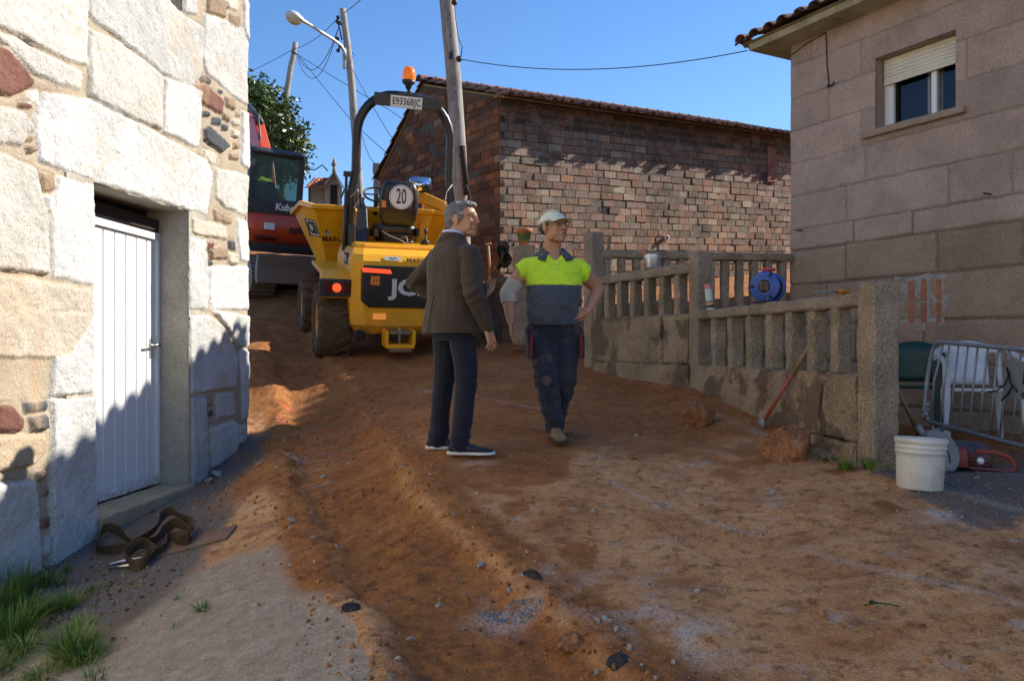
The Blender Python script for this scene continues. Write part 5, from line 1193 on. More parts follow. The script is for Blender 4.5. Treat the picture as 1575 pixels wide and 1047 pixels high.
if lu.z < 0: lu = -lu
ls = ld.cross(lu)
mb = MB(); rings = []
for tt, w_, h_ in ((0, .055, .05), (.15, .07, .055), (.38, .09, .075), (.46, .14, .10), (.66, .19, .14), (.84, .17, .13), (.96, .09, .07), (1.0, .02, .02)):
    c_ = la + (lb_ - la) * tt; rings.append([c_ + ls * math.cos(2 * math.pi * j / 16) * w_ + lu * (math.sin(2 * math.pi * j / 16) * h_ * (1 if math.sin(2 * math.pi * j / 16) > 0 else .25)) for j in range(16)])
mb.loft(rings); mb.build('head', 'lamp_shell', lamp)
mb = MB(); mb.ball((0, 0, 0), (.24, .165, .17), Matrix(((ld.x, ls.x, lu.x, 0), (ld.y, ls.y, lu.y, 0), (ld.z, ls.z, lu.z, 0), (0, 0, 0, 1))).copy() if 0 else None)
T_ = Matrix(((ld.x, ls.x, lu.x, 0), (ld.y, ls.y, lu.y, 0), (ld.z, ls.z, lu.z, 0), (0, 0, 0, 1))); T_.translation = la + (lb_ - la) * .70 - lu * .02
mb = MB(); mb.ball((0, 0, 0), (.22, .16, .17), T_, 16, 10); mb.build('bowl', 'lamp_bowl_mat', lamp)
def cable(pts, label, r=.012, sag=0, n=14, grp='overhead cables'):
    a = pts[0]; mb = MB(); out = []
    for k in range(len(pts) - 1):
        for i in range(n if k < len(pts) - 2 else n + 1):
            f = i / n; p = pts[k].lerp(pts[k + 1], f); p.z -= sag * 4 * f * (1 - f); out.append(p - a)
    mb.tube(out, r * .7, 5); o = mb.build('overhead_cable', 'cable_black'); o.location = a; setp(o, label, 'cable', grp)
eave_pt = RH(-OT + .1, -OT + .1, 3.72) + Vector(RO)
cable([P(707, 91, 12.86), eave_pt], 'long sagging cable from the near pole to the eaves corner of the block house', .010, .20, 24)
cable([P(530, 20, 21.95), P(600, -45, 17)], 'cable rising from the top of the second pole out of the picture', .016, .05)
cable([P(300, 140, 32), P(451, 76, 26.9), P(520, 28, 21.9)], 'cable climbing from the left over the far pole to the second pole', .014, .15)
cable([P(457, 84, 26.9), P(600, 170, 24), P(640, 195, 20)], 'straight cable from far pole down to right behind the barn', .014, .02)
cable([P(458, 84, 26.9), P(540, 185, 24), P(606, 245, 22)], 'lowest cable slanting down right from far pole', .014, .02)
cable([P(520, 45, 21.9), P(458, 86, 26.9)], 'deep sagging loop of cable between far pole and second pole', .016, .75)
cable([P(522, 38, 21.9), P(457, 88, 26.9)], 'lower and deeper cable loop between far pole and second pole', .014, 1.05)
cable([P(541, 105, 21.9), P(577, 170, 20), P(612, 226, 19)], 'thin cable from second pole passing behind the roll bar to the gable', .012, .02)
cable([P(556, 206, 21.9), P(578, 252, 20)], 'short cable dropping to the stone chimney', .012, .15)
# tree behind the excavator
t = NT('leaf'); c = t.mix(t.ramp(t.noise(1.7, 4, .7), (.3, 0), (.7, 1)), (.030, .060, .012), (.14, .19, .040)); c = t.mix(1, c, t.attr(), 'MULTIPLY'); M['leaf'] = t.out(c, .38)
plain('bark', (.10, .075, .055), .95, bump=.7, bsc=20)
def tree(base, blobs, nleaf, ls_, label, seed, name='tree'):
    r_ = random.Random(seed); e = empty(name, base, label=label, cat='tree'); mb = MB(); 
    for c_, rad in blobs:
        c0 = Vector(c_) - base; mb.tube([Vector((0, 0, 0)), c0 * .35 + Vector((0, 0, .2)), c0 * .8, c0 + Vector((0, 0, rad * .4))], [.14, .10, .05, .02], 7)
    mb.build('trunk', 'bark', e); mb = MB()
    tot = sum(rad ** 2 for _, rad in blobs)
    for c_, rad in blobs:
        c0 = Vector(c_) - base; ncl = int(nleaf / 9 * rad ** 2 / tot)
        for k in range(ncl):
            d = Vector((r_.gauss(0, 1), r_.gauss(0, 1), r_.gauss(0, 1))).normalized()
            rr = rad * (r_.uniform(.25, 1.0) ** .5) * (1 + .35 * mnoise.noise(d * 2.3 + Vector((seed, rad, 0))))
            cc = c0 + d * rr; g = r_.uniform(.6, 1.35)
            for q in range(9):
                p_ = cc + Vector((r_.gauss(0, 1), r_.gauss(0, 1), r_.gauss(0, 1))) * ls_ * 1.1; u = Vector((r_.gauss(0, 1), r_.gauss(0, 1), r_.gauss(0, .8))).normalized(); v_ = u.cross(Vector((r_.gauss(0, 1), r_.gauss(0, 1), r_.gauss(0, 1)))).normalized()
                L_ = ls_ * r_.uniform(.7, 1.3); W_ = L_ * .42; mb.cur = (g * r_.uniform(.8, 1.2), g * r_.uniform(.85, 1.2), g)
                mb.add([p_ - u * L_, p_ + v_ * W_ - u * .1 * L_, p_ + u * L_, p_ - v_ * W_ - u * .1 * L_], [(0, 1, 2, 3)])
    mb.build('crown', 'leaf', e); return e
tb = Vector((-8.3, 25.5, gz(-8.3, 25.5)))
tree(tb, [(P(392, 175, 25), 1.15), (P(425, 195, 24.6), .85), (P(448, 225, 24.6), .62), (P(370, 190, 26), 1.3), (P(400, 235, 25), 1.2), (P(345, 175, 25), 1.5), (P(440, 250, 25), .7), (P(458, 213, 24.8), .30), (P(405, 148, 25), .45)], 15000, .085, 'dense dark green broadleaf tree beyond the excavator', 4)
# granary and chapel-like gable
stone('far_stone', mult=(.30, .27, .22), attr=False, sp=40, blot=1.5, bl=(.6, 1.2), bump=.4, moss=(.07, .06, .04, 1.2, .55, .6))
stone('far_tile', mult=(.46, .16, .08), spc=(.8, 1.2), sp=30, blot=3, bl=(.7, 1.2), bump=.3)
GP = P(497, 330, 26); gb = gz(GP.x, 26); gr = empty('stone_granary', (GP.x, 26, gb), label='small stone granary with orange tiled roof and pointed finial', cat='granary')
o_ = Vector(gr.location)
def q_(x, y, Y): return P(x, y, Y) - o_
mb = MB(); mb.hexa([q_(474, 400, 26.6), q_(502, 400, 26.2), q_(502, 400, 28.4), q_(474, 400, 28.6), q_(474, 286, 26.6), q_(502, 286, 26.2), q_(502, 282, 28.4), q_(474, 282, 28.6)]); mb.build('wall', 'far_stone', gr)
mb = MB(); rings = [[q_(500, 400, y_), q_(527, 400, y_), q_(526, 288, y_), q_(514, 266, y_), q_(500, 284, y_)] for y_ in (26.0, 28.0)]; mb.loft(rings, smooth=False); mb.build('gable', 'far_stone', gr)
mb = MB(); rings = [[q_(498, 288, y_), q_(514, 266, y_), q_(529, 292, y_), q_(529, 288, y_), q_(514, 262, y_), q_(498, 284, y_)] for y_ in (25.8, 26.3)]; mb.loft(rings, smooth=False); mb.build('gable_coping', 'far_stone', gr)
mb = MB(); mb.box(tuple(q_(508, 330, 25.96)), tuple(q_(519, 285, 26.01))) ; mb.build('opening', 'void_black', gr)
mb = MB(); mb.box(tuple(q_(476, 318, 26.55)), tuple(q_(486, 290, 26.61))) ; mb.build('opening', 'void_black', gr)
mb = MB(); A_ = q_(468, 291, 26.0); tile_plane(mb, A_, Vector((1, -.12, 0)).normalized(), Vector((0, .9, .42)).normalized(), .72, lambda u: 1.35, p=.16, course=.3, a=.055, seed=3); mb.build('roof', 'far_tile', gr)
mb = MB(); c_ = q_(514, 264, 26.1); mb.lathe([(.09, 0), (.05, .05), (.07, .09), (.03, .12), (.10, .22), (.06, .30), (.0, .48)], Matrix.Translation(c_), 8); mb.build('finial', 'far_stone', gr)
CP = P(580, 330, 20.5); cb_ = gz(CP.x, 20.5); ch = empty('stone_chimney', (CP.x, 20.5, cb_), label='slim dark stone chimney stack beside the barn gable', cat='chimney'); o_ = Vector(ch.location)
mb = MB(); rough_block(mb, q_(574, 420, 20.3), q_(587, 268, 20.6) , .03, .15, 8); mb.build('stack', 'far_stone', ch)
mb = MB(); rough_block(mb, q_(573, 268, 20.28), q_(588, 255, 20.62), .02, .1, 9); mb.build('cap', 'far_stone', ch)
# stone field wall that closes the lane at the top
fw = MB(); pa, pb = Vector((-9.5, 24.5, 0)), Vector((-1.6, 22.6, 0)); dd_ = (pb - pa).normalized(); nn_ = Vector((-dd_.y, dd_.x, 0)); o3 = Vector((pa.x, pa.y, gz(-5, 23)))
for k in range(16):
    for j in range(3):
        L = (pb - pa).length / 16; T_ = Matrix(((dd_.x, nn_.x, 0, 0), (dd_.y, nn_.y, 0, 0), (0, 0, 1, 0), (0, 0, 0, 1))); T_.translation = dd_ * ((k + .5 * (j % 2)) * L) + Vector((0, 0, -.4 + j * .5))
        rough_block(fw, (0.01, -.15, 0.01), (L - .01, .15, .49), .03, .2, k * 3 + j, T_)
fo = fw.build('field_wall', 'far_stone'); fo.location = o3; setp(fo, 'low rough stone field wall across the top of the lane behind the machines', 'wall')
# ---------------- small things ----------------
plain('bucket_white', (.66, .64, .58), .45, var=.08, dirt=(.34, .28, .2, .6), dsc=5)
plain('bucket_inside', (.42, .34, .24), .7, var=.2)
def G3(x, y, Y, dz=0): p = P(x, y, Y); p.z = gz(p.x, Y) + dz; return p
bp = G3(1414, 750, 4.66, -.01)
bk = empty('white_bucket', bp, (R(-2), R(3), 0), 'large dirty white plastic bucket standing beside the end post', 'bucket')
mb = MB(); k = 1.0
mb.lathe([(.0, 0), (.118, 0), (.122, .01), (.128, .18), (.131, .205), (.137, .207), (.137, .214), (.132, .216), (.132, .232), (.138, .234), (.138, .241), (.133, .243), (.133, .258), (.140, .261), (.140, .290), (.134, .292), (.126, .285), (.112, .03), (.0, .025)], None, 36, cap=False); mb.build('body', 'bucket_white', bk, 0)
mb = MB(); mb.lathe([(.0, .06), (.1125, .06)], None, 36, cap=False); mb.build('residue', 'bucket_inside', bk)
mb = MB(); mb.tube([(.142, 0, .235), (.15, -.02, .21), (.148, -.04, .18), (.142, -.05, .16)], .004, 5); mb.build('handle', 'black_rubber', bk)
# metal disc / lid leaning behind the bucket
plain('dusty_steel', (.27, .27, .27), .6, .4, var=.2, dirt=(.34, .3, .25, .7))
ds = empty('round_guard', P(1446, 730, 5.15), (R(72), 0, R(14)), 'grey round metal blade guard leaning behind the white bucket', 'blade guard')
ds.location.z = -.66
mb = MB(); n_ = 30; pts = [(.145 * math.cos(a), .145 * math.sin(a)) for a in [R(-60) + R(300) * i / (n_ - 1) for i in range(n_)]] + [(-.02, -.17), (.02, -.12)]
mb.prism(pts, -.018, .0, 'z'); mb.build('plate', 'dusty_steel', ds, .005); mb = MB(); mb.lathe([(0, 0), (.045, 0), (.04, .03), (0, .03)], None, 16, False); mb.tube([(-.10, .10, .01), (-.14, .17, .02)], .022, 8); split_pieces(mb.build('hub', 'dusty_steel', ds))
# cut-off saw
plain('saw_red', (.34, .035, .022), .45, var=.1, dirt=(.3, .25, .2, .35)); plain('saw_gray', (.05, .055, .06), .5, dirt=(.25, .22, .2, .5))
sp_ = P(1492, 740, 5.35); sp_.z = -.795
sw = empty('cutting_saw', sp_, (0, 0, R(-20)), 'red and grey petrol cutting saw lying on the ground by the barrier', 'saw'); sw.scale = (.95,) * 3
mb = MB(); mb.loft([rr_(-.02, .03, .02, .15, .10, 5), rr_(-.02, .03, .10, .16, .11, 5), rr_(-.03, .03, .16, .14, .10, 5), rr_(-.03, .03, .185, .10, .07, 5)]); mb.build('cover', 'saw_gray', sw)
mb = MB(); mb.loft([rr_(-.09, -.07, .02, .07, .05, 6), rr_(-.10, -.07, .14, .07, .05, 6), rr_(-.10, -.05, .16, .05, .04, 6)]); mb.tube([(.02, -.08, .13), (.14, -.07, .13), (.22, -.06, .10), (.26, -.05, .05), (.26, -.05, .01), (.18, -.05, .0), (.06, -.06, .005)], .016, 8); mb.tube([(-.02, -.10, .02), (.16, -.09, .01)], .012, 6)
sb_ = mb.build('body', 'saw_red', sw, .004)
mb = MB()
for i in range(6): mb.tube([(-.02 + i * .022, -.125, .13), (-.01 + i * .022, -.13, .05)], .003, 4)
for i in range(4): mb.tube([(-.025, -.127, .13 - i * .026), (.10, -.127, .125 - i * .026)], .003, 4)
mb.build('starter_grille', 'saw_red', sb_)
mb = MB(); mb.tube([(-.16, -.02, .16), (-.20, .0, .22), (-.16, .03, .28), (-.10, .05, .26)], .014, 8); mb.build('front_handle', 'saw_gray', sw)
mb = MB(); mb.lathe([(0, 0), (.025, 0), (.02, .015)], Matrix.Translation((.04, -.132, .075)) @ Matrix.Rotation(R(90), 4, 'X'), 12); mb.build('badge', 'sign_white', sb_)
# crowd barrier
plain('galv_dull', (.36, .38, .40), .5, .55, var=.25, sc=18, dirt=(.2, .15, .1, .5))
BA, BB = P(1420, 662, 7.0), P(1575, 700, 5.75)
dv = (BB - BA); dv.z = 0; BL_ = 2.1; du = dv.normalized(); lean = Vector((-du.y, du.x, 0)) * -.10
br = empty('crowd_barrier', (BA.x, BA.y, -.78), label='galvanised steel crowd barrier with a small sign plate, leaning in the yard', cat='barrier'); o_ = Vector(br.location)
def bq(u, h): return BA + du * u + Vector((0, 0, h + .09 - .08 * u / 1.3)) - lean * h - o_
Hb = .68; mb = MB()
cr = .09
path = [bq(cr, 0), bq(0, 0 + cr), bq(0.0, Hb * .5), bq(.03, Hb - cr), bq(.05 + cr * .3, Hb - cr * .25), bq(.05 + cr, Hb), bq(BL_ * .5, Hb), bq(BL_ - cr, Hb), bq(BL_, Hb - cr), bq(BL_, cr), bq(BL_ - cr, 0), bq(BL_ * .5, 0), bq(cr, 0)]
mb.tube(path, .019, 8); mb.build('frame', 'galv_dull', br)
bars = MB(); nb = 16
for i in range(1, nb + 1):
    u = BL_ * i / (nb + 1); u2 = u + (.06 if i == 1 else .02); b_ = MB(); b_.tube([bq(u, 0), bq(u + (.01 if i > 1 else -.02), Hb * .5), bq(u2, Hb)], .0085, 6); b_.build('bar', 'galv_dull', br)
mb = MB(); 
for u in (.30, 1.8): mb.tube([bq(u, 0) - lean * 1.5 - Vector((0, 0, .0)), bq(u, 0) + Vector((0, 0, -.02)), bq(u, 0) + lean * 1.8 + Vector((0, 0, -.06))], .014, 6)
mb.build('foot', 'galv_dull', br)
nz = Vector((-du.y, du.x, 0)); nz = nz if nz.dot(BA) < 0 else -nz
plain('sign_gray', (.22, .25, .23), .5, var=.2, dirt=(.3, .28, .24, .5))
mb = MB(); off = nz * .02
mb.hexa([bq(1.02, .33) + off, bq(1.55, .33) + off, bq(1.55, .33) + off * 1.5, bq(1.02, .33) + off * 1.5, bq(1.02, .60) + off, bq(1.55, .60) + off, bq(1.55, .60) + off * 1.5, bq(1.02, .60) + off * 1.5]); sg2 = mb.build('sign_plate', 'sign_gray', br)
mb = MB(); off2 = nz * .032; mb.hexa([bq(1.22, .44) + off2 * .96, bq(1.32, .44) + off2 * .96, bq(1.32, .44) + off2, bq(1.22, .44) + off2, bq(1.22, .57) + off2 * .96, bq(1.32, .57) + off2 * .96, bq(1.32, .57) + off2, bq(1.22, .57) + off2]); mb.build('sign_opening', 'void_black', sg2)
tx = ptext('consa', .085, 'digits_black', 'lettering', sg2, bold=.001); Rm = Matrix((du, Vector((0, 0, 1)) - lean * 0, nz)).transposed(); tx.rotation_euler = Rm.to_euler(); tx.location = bq(1.32, .375) + nz * .034
mb = MB(); mb.tube([bq(.84, .34) + off, bq(.96, .36) + off * 2, bq(1.06, .42) + off * 2.5, bq(1.10, .50) + off * 2.5, bq(1.06, .55) + off * 2.5, bq(1.12, .44) + off * 2.5, bq(1.2, .38) + off * 2.5], .006, 5); mb.tube([bq(1.03, .30) + off * 2, bq(1.1, .35) + off * 2.5, bq(1.14, .42) + off * 2.5], .008, 5); mb.build('wire_tie', 'black_rubber', sg2)
plain('rag_white', (.5, .5, .5), .9)
mb = MB()
for i in range(7): mb.ball(bq(.03 + .015 * (i % 3), .02 + .022 * i) + mnoise.noise_vector(Vector((i, 2, 0))) * .03, (.03, .02, .025), None, 7, 5)
mb.build('cable_tie_knot', 'galv_dull', br)
# plastic chairs
plain('chair_white', (.72, .73, .74), .5, var=.12, dirt=(.25, .24, .2, .5)); plain('chair_green', (.010, .055, .042), .5, var=.15)
def chair(name, loc, rz, mat, label):
    e = empty(name, loc, (0, 0, rz), label, 'chair')
    # faces -y locally; seat at .42
    mb = MB(); ns = 7
    for k, (hx, hy, z, cy) in enumerate(()): pass
    mb.loft([[(-.21, -.21, .40), (.21, -.21, .40), (.20, .20, .385), (-.20, .20, .385)], [(-.225, -.225, .415), (.225, -.225, .415), (.21, .21, .40), (-.21, .21, .40)], [(-.215, -.215, .43), (.215, -.215, .43), (.20, .20, .41), (-.20, .20, .41)]], smooth=False); mb.build('seat', mat, e, .008)
    back = MB(); cols = 13; arc_ = lambda u: (.27 * math.sin(u * 1.15), .20 + .09 * math.cos(u * 1.15) - .09 * math.cos(1.15) * 0)
    V_ = []; 
    for i in range(cols + 1):
        u = -1 + 2 * i / cols; x, y = arc_(u); zt_ = .80 - .10 * u * u; zb = .42 + .02
        for j, z in enumerate((zb, .5, .6, .7, zt_)):
            V_.append((x * (1 + .0 * j), y + (z - .42) * .22, min(z, zt_)))
    V2_ = [(p[0] * .96, p[1] - .012, p[2]) for p in V_]
    n = len(V_); F_ = []
    for i in range(cols):
        for j in range(4):
            if j in (0, 1, 2) and i in (1, 2, cols - 2, cols - 3): continue
            a = i * 5 + j; F_ += [(a, a + 5, a + 6, a + 1), (n + a, n + a + 1, n + a + 6, n + a + 5)]
    back.add(V_ + V2_, F_, True); ob = back.build('backrest', mat, e)
    s_ = ob.modifiers.new('sol', 'SOLIDIFY'); s_.thickness = .008
    arm = MB()
    for sg in (1, -1):
        arm.tube([(sg * .255, .24, .74), (sg * .275, .10, .70), (sg * .28, -.10, .655), (sg * .27, -.20, .635)], [.016, .02, .024, .02], 8, flat=.6)
    for sg in (1, -1):
        a_ = MB(); a_.tube([(sg * .255, .24, .74), (sg * .275, .10, .70), (sg * .28, -.10, .655), (sg * .27, -.21, .62)], [.018, .022, .026, .02], 8); a_.build('armrest', mat, e)
        l1 = MB(); l1.hexa([(sg * .27 - .022, -.28, 0), (sg * .27 + .022, -.28, 0), (sg * .27 + .022, -.25, 0), (sg * .27 - .022, -.25, 0), (sg * .26 - .03, -.22, .64), (sg * .26 + .02, -.22, .64), (sg * .26 + .02, -.17, .64), (sg * .26 - .03, -.17, .64)]); l1.build('leg', mat, e, .005)
        l2 = MB(); l2.hexa([(sg * .25 - .02, .30, 0), (sg * .25 + .02, .30, 0), (sg * .25 + .02, .33, 0), (sg * .25 - .02, .33, 0), (sg * .19 - .03, .17, .42), (sg * .19 + .03, .17, .42), (sg * .19 + .03, .21, .42), (sg * .19 - .03, .21, .42)]); l2.build('leg', mat, e, .005)
    e.scale = (1.08,) * 3
    return e
cp = P(1503, 680, 6.95); chair('plastic_chair', (cp.x, 6.95, -.80), R(-16), 'chair_white', 'white plastic garden armchair behind the steel barrier')
cg = P(1395, 660, 7.6); chair('plastic_chair', (cg.x, 7.6, -.80), R(-35), 'chair_green', 'dark green plastic garden armchair in the shade behind the end post')
# broom handle behind the post
plain('wood_handle', (.30, .19, .09), .7, var=.25, sc=10); plain('wood_red', (.36, .085, .05), .6, var=.2)
a_, b_ = P(1362, 560, 5.5), P(1414, 668, 5.7); mb = MB(); mb.tube([Vector((0, 0, 0)), a_ - b_], .014, 8); hd = empty('broom', (b_.x, b_.y, b_.z), label='wooden broom handle leaning behind the end post of the balustrade', cat='broom'); mb.build('handle', 'wood_handle', hd)
mb = MB(); mb.cbox((.02, .0, -.035), (.10, .04, .07), (0, .4, 0)); mb.build('head', 'black_plastic', hd, .01)
# long handled mallet on the balustrade: reddish lower half
a_, b_ = P(1173, 650, 6.12), P(1252, 521, 5.74)
ml = empty('long_hammer', a_, label='long handled hammer with red shaft leaning on the balustrade', cat='hammer'); mid = (b_ - a_) * .60
mb = MB(); mb.tube([Vector((0, 0, 0)), mid], .015, 8); mb.build('red_shaft', 'wood_red', ml); mb = MB(); mb.tube([mid, b_ - a_], [.016, .018], 8); mb.build('grip', 'wood_handle', ml)
dd = (b_ - a_).normalized(); mb = MB(); mb.ball((0, 0, 0), (.030, .035, .048), None, 10, 7); mb.build('head', 'dusty_steel', ml)
# things on the rails
rt = P(1180, 460, 0) 
railZ = .352
tq = fr(1181, FA, FB); c_ = FA + (FB - FA) * tq
rl = empty('cable_reel', (c_.x, c_.y, railZ), (0, 0, R(-36)), 'blue extension cable reel with red handle standing on the balustrade rail', 'cable reel')
rl.scale = (.87,) * 3; plain('reel_blue', (.018, .085, .36), .35, var=.08, dirt=(.2, .17, .14, .2)); plain('reel_red', (.50, .05, .02), .4)
TR = Matrix.Translation((0, 0, .155)) @ Matrix.Rotation(R(90), 4, 'X') @ Matrix.Diagonal((1, 1, 1.25, 1))
mb = MB(); mb.lathe([(.045, .075), (.13, .075), (.138, .070), (.138, .062), (.13, .058), (.06, .058)], TR, 36, cap=False); mb.lathe([(.045, .08), (.085, .082), (.095, .076)], TR, 30, cap=False)
mb.lathe([(.06, -.058), (.13, -.058), (.138, -.062), (.138, -.070), (.13, -.075), (.0, -.075)], TR, 36, cap=False); mb.build('drum', 'reel_blue', rl)
mb = MB()
pr_ = [(.06, -.056)]
for i in range(12): pr_ += [(.112 + .006 * math.sin(i * 1.3), -.054 + i * .009), (.104, -.0495 + i * .009)]
pr_ += [(.06, .056)]; mb.lathe(pr_, TR, 30, cap=False); mb.build('cable', 'black_rubber', rl)
mb = MB(); mb.lathe([(.0, .084), (.058, .084), (.062, .078)], TR, 26, cap=False); sk = mb.build('socket_panel', 'black_plastic', rl)
plain('socket_face', (.09, .05, .035), .5)
for a in range(4):
    an = math.pi / 4 + a * math.pi / 2; mb = MB(); mb.lathe([(0, .0), (.019, .0), (.019, .004), (0, .004)], TR @ Matrix.Translation((.030 * math.cos(an), .030 * math.sin(an), .0845)), 14, False); mb.build('socket', 'socket_face', sk)
for a in range(3):
    an = R(60) + a * 2 * math.pi / 3; mb = MB(); mb.cbox((0, 0, 0), (.03, .022, .004)); ob = mb.build('cutout', 'void_black', rl); ob.matrix_local = TR @ Matrix.Rotation(an, 4, 'Z') @ Matrix.Translation((.115, 0, .0765))
mb = MB(); mb.tube([(-.02, .10, .0), (-.01, .10, .03), (0, .10, .29), (0, .06, .315)], .008, 6); mb.tube([(-.11, .09, .012), (.11, .09, .012)], .010, 6); mb.tube([(-.11, -.09, .012), (.11, -.09, .012)], .010, 6); mb.tube([(0, -.10, .012), (0, -.09, .1), (0, .10, .1)], .006, 6); mb.build('stand', 'black_plastic', rl)
mb = MB(); mb.tube([(-.055, .02, .318), (.06, .02, .310)], .016, 8); mb.build('handle', 'reel_red', rl)
mb = MB(); mb.add([(.03, -.077, .20), (.075, -.077, .19), (.07, -.077, .26), (.035, -.077, .275)], [(0, 1, 2, 3)]); mb.build('sticker', 'text_orange', rl)
# spray can
tq = fr(1098, FA, FB); c_ = FA + (FB - FA) * tq; sc_ = empty('spray_can', (c_.x - .03, c_.y + .0, railZ), (0, R(-7), 0), 'white spray paint can with pinkish cap on the rail beside the middle post', 'spray can')
plain('can_white', (.60, .60, .58), .35); plain('can_pink', (.72, .22, .16), .5)
mb = MB(); mb.lathe([(0, 0), (.032, 0), (.033, .004), (.033, .185), (.028, .20), (.02, .205), (0, .205)], None, 20, cap=False); cn = mb.build('can', 'can_white', sc_)
mb = MB(); mb.lathe([(.031, .195), (.031, .232), (.024, .238), (0, .238)], None, 20, cap=False); mb.build('cap', 'can_pink', sc_)
for (z0, z1, m_) in ((.02, .045, 'digits_black'), (.05, .065, 'reflector_orange'), (.07, .08, 'leaf')):
    mb = MB(); mb.lathe([(.0335, z0), (.0335, z1)], None, 20, cap=False); mb.build('label_band', m_, cn)
# tools on the rail near the end post
tq = fr(1297, FA, FB); c_ = FA + (FB - FA) * tq; tl = empty('hand_tool', (c_.x, c_.y, railZ + .012), (0, 0, R(200)), 'orange handled cutting tool lying on the rail by the end post', 'tool')
mb = MB(); mb.tube([(-.06, .0, .01), (.03, .015, .014), (.06, .03, .012)], [.016, .014, .01], 7); mb.tube([(-.05, -.02, .006), (.04, -.03, .012)], [.012, .014], 7); mb.build('grip', 'reflector_orange', tl)
mb = MB(); mb.tube([(.05, .02, .01), (.20, .03, .004)], .008, 6); mb.tube([(.04, -.03, .01), (.26, .0, .004)], .006, 6); mb.build('blade', 'dusty_steel', tl)
# tin pot on the left rail
tq = fr(1004, FB, FC); c_ = FB + (FC - FB) * tq; pt = empty('metal_pot', (c_.x, c_.y, .822), label='small aluminium pot on the higher balustrade rail', cat='pot')
mb = MB(); mb.lathe([(0, 0), (.085, 0), (.09, .01), (.093, .10), (.098, .12), (.098, .125), (.093, .15), (.096, .155), (.088, .155), (.088, .02), (0, .02)], None, 28, cap=False); plain('tin', (.55, .58, .62), .3, .8, var=.15); mb.build('body', 'tin', pt)
mb = MB(); mb.tube([(-.06, -.02, .14), (-.12, -.03, .19)], .012, 6); mb.build('brush_handle', 'reflector_orange', pt)
# stake behind the corner post
a_, b_ = P(925, 470, 9.9), P(938, 362, 10.0); mb = MB(); mb.tube([Vector((0, 0, 0)), b_ - a_], .022, 6); o = mb.build('wooden_stake', 'wood_handle'); o.location = a_; setp(o, 'thin brown wooden stake leaning behind the tall balustrade post', 'stake')
# corner by the barn: dry stone stub, pillar, flower pot, shovel
stone('rubble', mult=(.20, .14, .09), attr=False, sp=70, blot=2.5, bl=(.6, 1.3), bump=1.0, big=18, moss=(.05, .045, .025, 2, .55, .6))
stb = empty('stone_wall_stub', (.0, 11.6, .1), label='short dry stone wall stub at the foot of the barn corner', cat='wall'); o_ = Vector(stb.location); r9 = random.Random(8)
for (x0, x1, y0, y1, Yd) in ((742, 772, 478, 512, 11.5), (770, 798, 480, 510, 11.45), (744, 780, 447, 478, 11.6), (778, 800, 455, 480, 11.55), (752, 782, 425, 447, 11.7), (724, 744, 470, 512, 11.6), (706, 726, 480, 514, 11.6)):
    mb = MB(); A_ = P(x0, y1, Yd) - o_; B_ = P(x1, y0, Yd) - o_; rough_block(mb, (A_.x, A_.y, A_.z - .15 if y1 > 500 else A_.z), (B_.x, B_.y + .45, B_.z), .03, .09, r9.randint(0, 99), None, .035); mb.build('stone', 'rubble', stb)
pl_ = empty('granite_pillar', (P(803, 500, 10.6).x, 10.7, .1), label='rough granite pillar carrying the flower pot behind the worker', cat='pillar'); o_ = Vector(pl_.location)
mb = MB(); A_ = P(789, 520, 10.6) - o_; B_ = P(823, 376, 10.6) - o_; rough_block(mb, (A_.x, A_.y, A_.z - .1), (B_.x, B_.y + .25, B_.z), .022, .08, 5, None, .025); mb.build('shaft', 'granite_fence', pl_)
fpz = (535 - 376) / 1250 * 10.6 + .005; fpx = P(806, 376, 10.72)
fp = empty('flower_pot', (fpx.x, 10.74, fpz), label='terracotta flower pot with green algae on a granite pillar', cat='flower pot')
t = NT('terracotta'); z = t.node('ShaderNodeSeparateXYZ'); t.put(z, 0, t.coord()); c = t.mix(t.ramp(t.math('ADD', z.outputs[2], t.math('MULTIPLY', t.noise(14, 5, .7), .12)), (.09, 0), (.12, 1), (.21, 1), (.225, 0)), (.42, .16, .07), (.09, .16, .07)); M['terracotta'] = t.out(c, .9)
mb = MB(); mb.lathe([(0, 0), (.065, 0), (.095, .165), (.108, .167), (.112, .215), (.100, .217), (.09, .19), (0, .18)], None, 26, cap=False); mb.build('pot', 'terracotta', fp)
sheet = MB(); c0 = P(775, 392, 11.2); nsh = 14; V_ = []; F_ = []
for i in range(nsh + 1):
    for j in range(nsh + 1):
        u, v = i / nsh - .5, j / nsh - .5; wv = mnoise.noise_vector(Vector((u * 4, v * 4, 3))) * .10; top_ = .5 + .25 * u
        V_.append(Vector((u * .17 + .04 * v, abs(v) * .08, v * .34 + .10 * u)) + wv)
for i in range(nsh):
    for j in range(nsh): a = i * (nsh + 1) + j; F_.append((a, a + nsh + 1, a + nsh + 2, a + 1))
sheet.add(V_, F_, True); plain('rubber_sheet_mat', (.03, .024, .02), .8, var=.4); o = sheet.build('rubber_sheet', 'rubber_sheet_mat'); o.location = c0; s_ = o.modifiers.new('s', 'SOLIDIFY'); s_.thickness = .012; setp(o, 'black folded sheet stuffed behind the flower pot pillar', 'sheet')
a_, b_ = P(751, 375, 11.75), P(754, 425, 11.55)
sh = empty('shovel', b_, label='old shovel with wooden handle leaning by the barn corner', cat='shovel')
mb = MB(); mb.tube([a_ - b_, Vector((0, 0, 0))], .018, 8); mb.tube([a_ - b_ + Vector((-.05, 0, 0)), a_ - b_ + Vector((.05, 0, 0))], .016, 8); mb.build('handle', 'wood_handle', sh)
